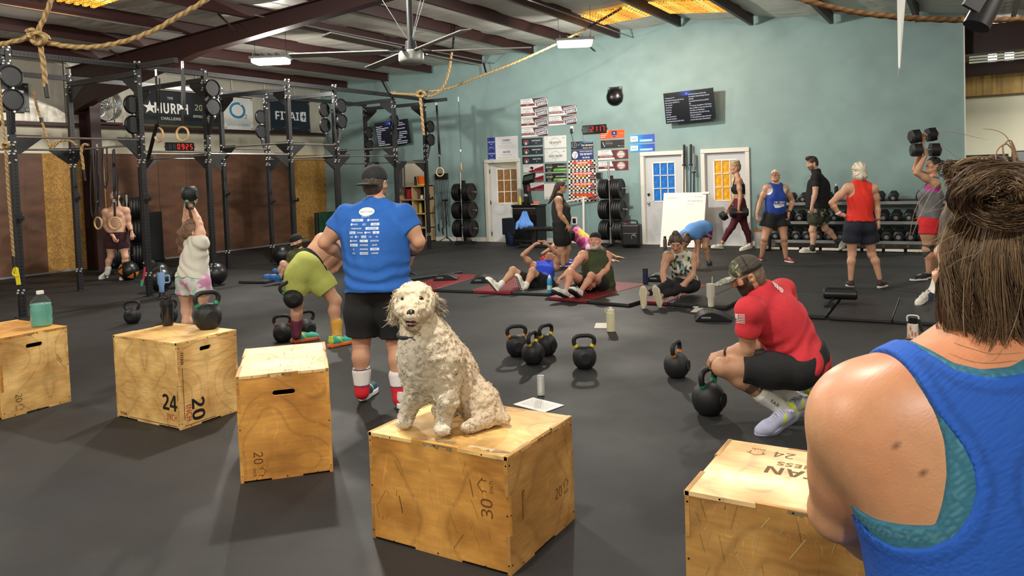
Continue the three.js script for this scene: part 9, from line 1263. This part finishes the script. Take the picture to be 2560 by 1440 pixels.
// ---------- the woman in the foreground ----------
{
const D = 0.91, at2 = (x, y, d) => at(x, y, d + 0.05), J = joints(D, { pel: [2478, 1940, 0.02], chest: [2476, 985, -0.01], neck: [2478, 908, 0.02], head: [2514, 655, 0.1], sh: [[2178, 1064, 0.04], [2780, 1066, 0.05]], el: [[2098, 1278, 0.12], [2900, 1330, 0.12]], wr: [[2330, 1420, 0.34], [2640, 1400, 0.34]], hip: [[2290, 2080, 0.02], [2660, 2080, 0.02]], kn: [[2290, 3050, 0.0], [2660, 3050, 0.0]], an: [[2290, 3900, 0.06], [2660, 3900, 0.06]] });
const base = [0.58, 0.3, 0.155], flush = [0.62, 0.25, 0.125], R = cd(1, 0, 0);
const moles = [[2238, 1115, 1.0], [2233, 978, 0.5], [2270, 978, 0.45], [2155, 1066, 0.35], [2200, 1024, 0.35], [2310, 1184, 0.35]].map(([x, y, s]) => [at2(x, y, 0.8), s]);
const skinC = (x, y, z) => { const q = v3(x, y, z); let c = mixc(base, flush, clamp(0.45 + 1.1 * fbm(x * 11, y * 9, z * 11, 3) + (y - 1.4) * 2.2, 0, 1)); const r = q.clone().sub(EYEP); for (const [m, s] of moles) { const d = m.clone().sub(EYEP), k = r.dot(d) / d.dot(d); if (k > 0.8 && k < 1.25 && r.clone().addScaledVector(d, -k).length() < 0.003 * s) c = [0.17, 0.07, 0.045]; } return shade(c, 1 + 0.12 * fbm(x * 90, y * 90, z * 90, 2)); };
const W2 = (A) => { const o = A.J.chest, X = A.X, Y = A.up; return { to: (x, y) => { const q = at2(x, y, 0.775 + 0.07 * ((x - 2468) / 340) ** 2 + 0.02 * (1 - sstep(y, 870, 1010))).sub(o); return [q.dot(X), q.dot(Y)]; }, f: (x, y, z) => { const q = v3(x, y, z).sub(o); return [q.dot(X), q.dot(Y)]; } }; };
const mirror = (l, c = 2468) => [...l, ...l.slice(0, -1).reverse().map(([x, y]) => [2 * c - x, y])];
const tankP = mirror([[2110, 2100], [2120, 1300], [2143, 1290], [2190, 1350], [2240, 1372], [2310, 1362], [2366, 1325], [2398, 1270], [2414, 1210], [2412, 1160], [2392, 1105], [2345, 1035], [2262, 889], [2330, 868], [2342, 890], [2400, 930], [2468, 944]]);
const braP = mirror([[2120, 1420], [2140, 1286], [2200, 1306], [2270, 1312], [2332, 1308], [2346, 1250], [2357, 1180], [2357, 1100], [2346, 1040], [2300, 950], [2318, 886], [2336, 868], [2352, 882], [2408, 918], [2468, 930]]);
person('woman in royal blue racerback tank top and teal bra with messy bun, back turned, near', {
J, k: 0.97, fem: 1, wide: 1.05, arm: 1.14, leg: 1, skin: base, skinMat: M.sweat, face: cd(0.35, 0.02, -0.94), crown: cd(-0.02, 1, 0.1), cell: 0.0065, hcell: 0.0045, fcell: 0.004, hs: 1.02, bodyColor: skinC, spine: 0.5,
extra(F) { for (const s of [-1, 1]) { F.ell(at2(2476 + s * 190, 1120, 0.85), [0.075, 0.1, 0.05], R, UP, 0.05); F.cone(at2(2476 + s * 235, 1062, 0.88), at2(2476 + s * 70, 985, 0.88), 0.045, 0.05, 0.06); F.ball(at2(2476 + s * 312, 1056, 0.9), 0.056, 0.05); } },
hands: [{ d: cd(0.8, 0.1, -0.5), n: cd(-0.1, -0.9, 0), curl: 0.6 }, { d: cd(-0.8, 0.1, -0.5), n: cd(0.1, -0.9, 0), curl: 0.6 }], feet: [foot(2300, 3980, cd(0, 0, -1), white), foot(2650, 3980, cd(0, 0, -1), white)].map((f, i) => ({ ...f, h: J.an[i].clone().setY(0.004), d: cd(0, 0, -1).setY(0) })),
dress(A) {
leggings(A, lin('#1b1d24'), { len: 1.9, top: 0.1, cell: 0.012 });
const w = W2(A), lay = (name, pts, e, col, cell) => { const P = polySDF(pts.map(([x, y]) => w.to(x, y))), F = new Field(); A.torso(F, e); for (const s of [-1, 1]) { F.ell(at2(2476 + s * 190, 1120, 0.85), [0.075 + e, 0.1 + e, 0.05 + e], R, UP, 0.05); F.cone(at2(2476 + s * 235, 1062, 0.88), at2(2476 + s * 70, 985, 0.88), 0.045 + e, 0.05 + e, 0.06); } const at0 = F.at.bind(F); F.at = (x, y, z) => { const [u, v] = w.f(x, y, z); return Math.max(at0(x, y, z), P(u, v)); }; F.edge = (x, y, z) => { const [u, v] = w.f(x, y, z); return P(u, v); }; F.spare = at0; return A.part(name, F, cell, (x, y, z) => col(x, y, z, F)); };
lay('sports_bra', braP, 0.003, (x, y, z, F) => { const s = Math.abs(Math.sin((x + z * 0.6 + y) * 420)), e = F.edge(x, y, z); return shade(mixc(lin('#2f6b82'), lin('#5e95a4'), (s > 0.75 ? 0.55 : 0) * (e > -0.014 && e < -0.004 ? 1 : 0.25)), 1 + 0.1 * noise(x * 200, y * 200, z * 200)); }, 0.0045);
lay('tank_top', tankP, 0.0065, (x, y, z, F) => { const e = F.edge(x, y, z), b = e > -0.016 ? (e < -0.009 ? 0.8 : 1.05) : 1; return shade(lin('#1f57b8'), b * (1 + 0.06 * noise(x * 12, y * 10, z * 12))); }, 0.0045);
const H = A.H, c0 = [0.06, 0.034, 0.018], c1 = [0.25, 0.155, 0.08]; hair(A, shade(c0, 0.8), [0.13, 0.075, 0.04], { e: 0.005, low: -0.04, cell: 0.005, rough: 0.007, more: (F) => { F.ell(at2(2520, 480, 0.86), [0.06, 0.036, 0.045], R, UP, 0.02); F.ell(at2(2440, 440, 0.86), [0.035, 0.018, 0.02], R, UP, 0.02); } });
const PO = [], CO = [], IN = []; const ribbon = (pts, r, c) => { const cv = new THREE.CatmullRomCurve3(pts), n = 11, b0 = PO.length / 3; let pv; for (let i = 0; i <= n; i++) { const t = i / n, q = cv.getPoint(t), d = cv.getTangent(t), x = perp(d, pv ?? cd(0.3, 0.5, 1)), y = d.clone().cross(x), w2 = r * (i === n ? 0.15 : 1 - 0.45 * t) * (i === 0 ? 0.6 : 1); pv = x; const cc = shade(c, 0.85 + 0.3 * Math.sin(t * 3.1)); for (let k = 0; k < 4; k++) { const a = k * 1.571; q.clone(); PO.push(q.x + (x.x * Math.cos(a) + y.x * Math.sin(a)) * w2 + A.inv.x, q.y + (x.y * Math.cos(a) + y.y * Math.sin(a)) * w2 + A.inv.y, q.z + (x.z * Math.cos(a) + y.z * Math.sin(a)) * w2 + A.inv.z); CO.push(...cc); } if (i < n) for (let k = 0; k < 4; k++) { const u = b0 + i * 4 + k, v = b0 + i * 4 + (k + 1) % 4; IN.push(u, v, u + 4, v, v + 4, u + 4); } } };
const tone = () => mixc(c0, c1, Math.pow(rnd(), 1.4)), j = (q, s) => q.add(v3(rr(-s, s), rr(-s, s), rr(-s, s)));
const bun = [2470, 470];                                        // bun centre in the picture, just behind the crown
const clump = (n, w, q, r0, r1, c) => { for (let i = 0; i < n; i++) { const o = v3(rr(-w, w), rr(-w, w), rr(-w, w)); ribbon(q.map((p, k) => p.clone().addScaledVector(o, 0.5 + k * 0.25).add(v3(rr(-1, 1), rr(-1, 1), rr(-1, 1)).multiplyScalar(w * 0.25))), rr(r0, r1), shade(c, rr(0.75, 1.2))); } };
for (let i = 0; i < 190; i++) { const x = rr(2378, 2650), f = (x - 2516) / 124, y0 = 545 + 40 * f * f + rr(-18, 22), ln = rr(0.55, 1.05), d0 = 0.80 + 0.07 * f * f; clump(13, 0.0035, [at2(x * 0.55 + 2500 * 0.45, y0 - 50, d0 + 0.01), at2(x - 14 * Math.abs(f), y0 + 45, d0 - 0.005), j(at2(x + f * 30 - 6, y0 + 150 * ln, d0 - 0.004), 0.004), j(at2(x + f * 22 + rr(-14, 14), y0 + 245 * ln, d0 + 0.006), 0.006), j(at2(x + f * 6 + rr(-26, 26), y0 + 320 * ln, d0 + 0.016), 0.008)], 0.0003, 0.0007, tone()); }
for (let i = 0; i < 120; i++) { const a = rr(0, 6.28), ra = Math.sqrt(rnd()) * 1.12, ph = rr(1.2, 3), q = [], ox = rr(-16, 16), oy = rr(-10, 10), tl = rr(-0.25, 0.25); for (let k = 0; k < 7; k++) { const t = a + k / 6 * ph, r2 = ra * (1 - 0.08 * k * 0.4) + rr(-0.03, 0.03); q.push(at2(bun[0] + 45 + ox + 125 * r2 * Math.cos(t) - 74 * tl * r2 * Math.sin(t), bun[1] + 20 + oy + 74 * r2 * Math.sin(t) + 60 * tl * r2 * Math.cos(t), 0.83 - 0.055 * Math.sqrt(Math.max(0, 1.35 - r2)) + 0.012 * Math.sin(t * 3))); } clump(14, 0.004, q, 0.0003, 0.0008, tone()); }
for (let i = 0; i < 60; i++) { const t = rnd(), e = rr(-12, 12); clump(12, 0.0035, [at2(2440 + 60 * t, 470 + e, 0.84), j(at2(2385 + 60 * t, 540 + e, 0.835), 0.003), j(at2(2352 + 60 * t, 610 + e, 0.835), 0.003), j(at2(2362 + 70 * t, 700 + e * 2, 0.83), 0.005), j(at2(2392 + 60 * t, 790 + e * 3, 0.83), 0.008)], 0.0003, 0.0007, tone()); }
for (let i = 0; i < 26; i++) { const y = rr(395, 460), x = rr(2480, 2560); clump(12, 0.003, [at2(x, y + 40, 0.85), j(at2(x - 60, y + rr(-12, 10), 0.83), 0.005), j(at2(2410 + rr(-20, 20), 425 + rr(-22, 24), 0.83), 0.006), j(at2(2366 + rr(-14, 26), 420 + rr(-20, 24), 0.84), 0.006), j(at2(2372 + rr(-10, 60), 448 + rr(-10, 24), 0.85), 0.006)], 0.0003, 0.0007, tone()); }
const fly = (pts, r = 0.0005) => ribbon(pts.map(([x, y, d]) => at2(x, y, d ?? 0.83)), r * 0.7, mixc(c1, [0.34, 0.22, 0.12], 0.3));
fly([[2560, 420], [2530, 370], [2515, 340], [2490, 326], [2455, 322]], 0.001); fly([[2548, 430], [2520, 360], [2495, 372], [2490, 400], [2512, 425]], 0.0016); fly([[2535, 440], [2506, 370], [2525, 350], [2540, 380], [2552, 430]], 0.0018); fly([[2400, 400], [2345, 350], [2352, 330], [2470, 350]], 0.0005); fly([[2540, 420], [2528, 356], [2536, 390], [2530, 440]], 0.002);
fly([[2350, 455], [2330, 480], [2300, 540], [2280, 590]], 0.0008); fly([[2400, 440], [2330, 470], [2290, 520], [2272, 600]], 0.0006); fly([[2386, 858, 0.8], [2430, 872, 0.785], [2480, 885, 0.78], [2560, 882, 0.78]], 0.0011); fly([[2410, 700, 0.82], [2408, 790, 0.81], [2412, 850, 0.8]], 0.0009); fly([[2560, 700, 0.8], [2540, 800, 0.79], [2500, 880, 0.785], [2470, 888, 0.785]], 0.0006);
for (let i = 0; i < 70; i++) { const x = rr(2360, 2600), y = rr(430, 640), a = rr(-0.6, 0.6) + (x < 2470 ? 2.6 : 0.4), L = rr(30, 90); fly([[x, y, 0.8], [x + Math.cos(a) * L * 0.5, y + Math.sin(a) * L * 0.5 + 8, 0.8], [x + Math.cos(a) * L, y + Math.sin(a) * L + 28, 0.81]], 0.0004); }
const g = new THREE.BufferGeometry(); g.setAttribute('position', new THREE.Float32BufferAttribute(PO, 3)); g.setAttribute('color', new THREE.Float32BufferAttribute(CO, 3)); g.setIndex(IN); g.computeVertexNormals(); mesh('loose_hair', g, M.hair, A.o).userData.kind = 'stuff';
const el = new THREE.TorusGeometry(0.03, 0.005, 8, 24).applyMatrix4(basis(at2(2530, 535, 0.87).add(A.inv), cd(1, 0.1, 0), cd(-0.05, 0.3, 0.9).normalize())); mesh('hair_tie', el, paint('#2a1c18', 0.7), A.o);
},
});
}
{ const m = thing('shirt', 'light blue shirt draped in a heap over the bench end', 'shirt', v3(-8.86, 0.49, WZ + 1.22)), F = new Field(); F.cone(v3(-0.02, 0.05, 0), v3(0.0, 0.3, 0), 0.15, 0.05, 0.05).cone(v3(0.02, 0.05, 0.02), v3(0.16, 0.04, 0.02), 0.08, 0.06, 0.06).cone(v3(-0.16, -0.04, 0.12), v3(-0.12, 0.06, 0.08), 0.05, 0.06, 0.05); F.wob = (x, y, z) => 0.022 * Math.sin(Math.atan2(z, x) * 6 + y * 6) + 0.01 * noise(x * 14, y * 8, z * 14); mesh('cloth', surface(F, 0.011, solid('#5f93dc')), M.cloth, m); }
printMat.map = prints.tex(); signMat.map = signArt.tex();
renderer.render(scene, camera);
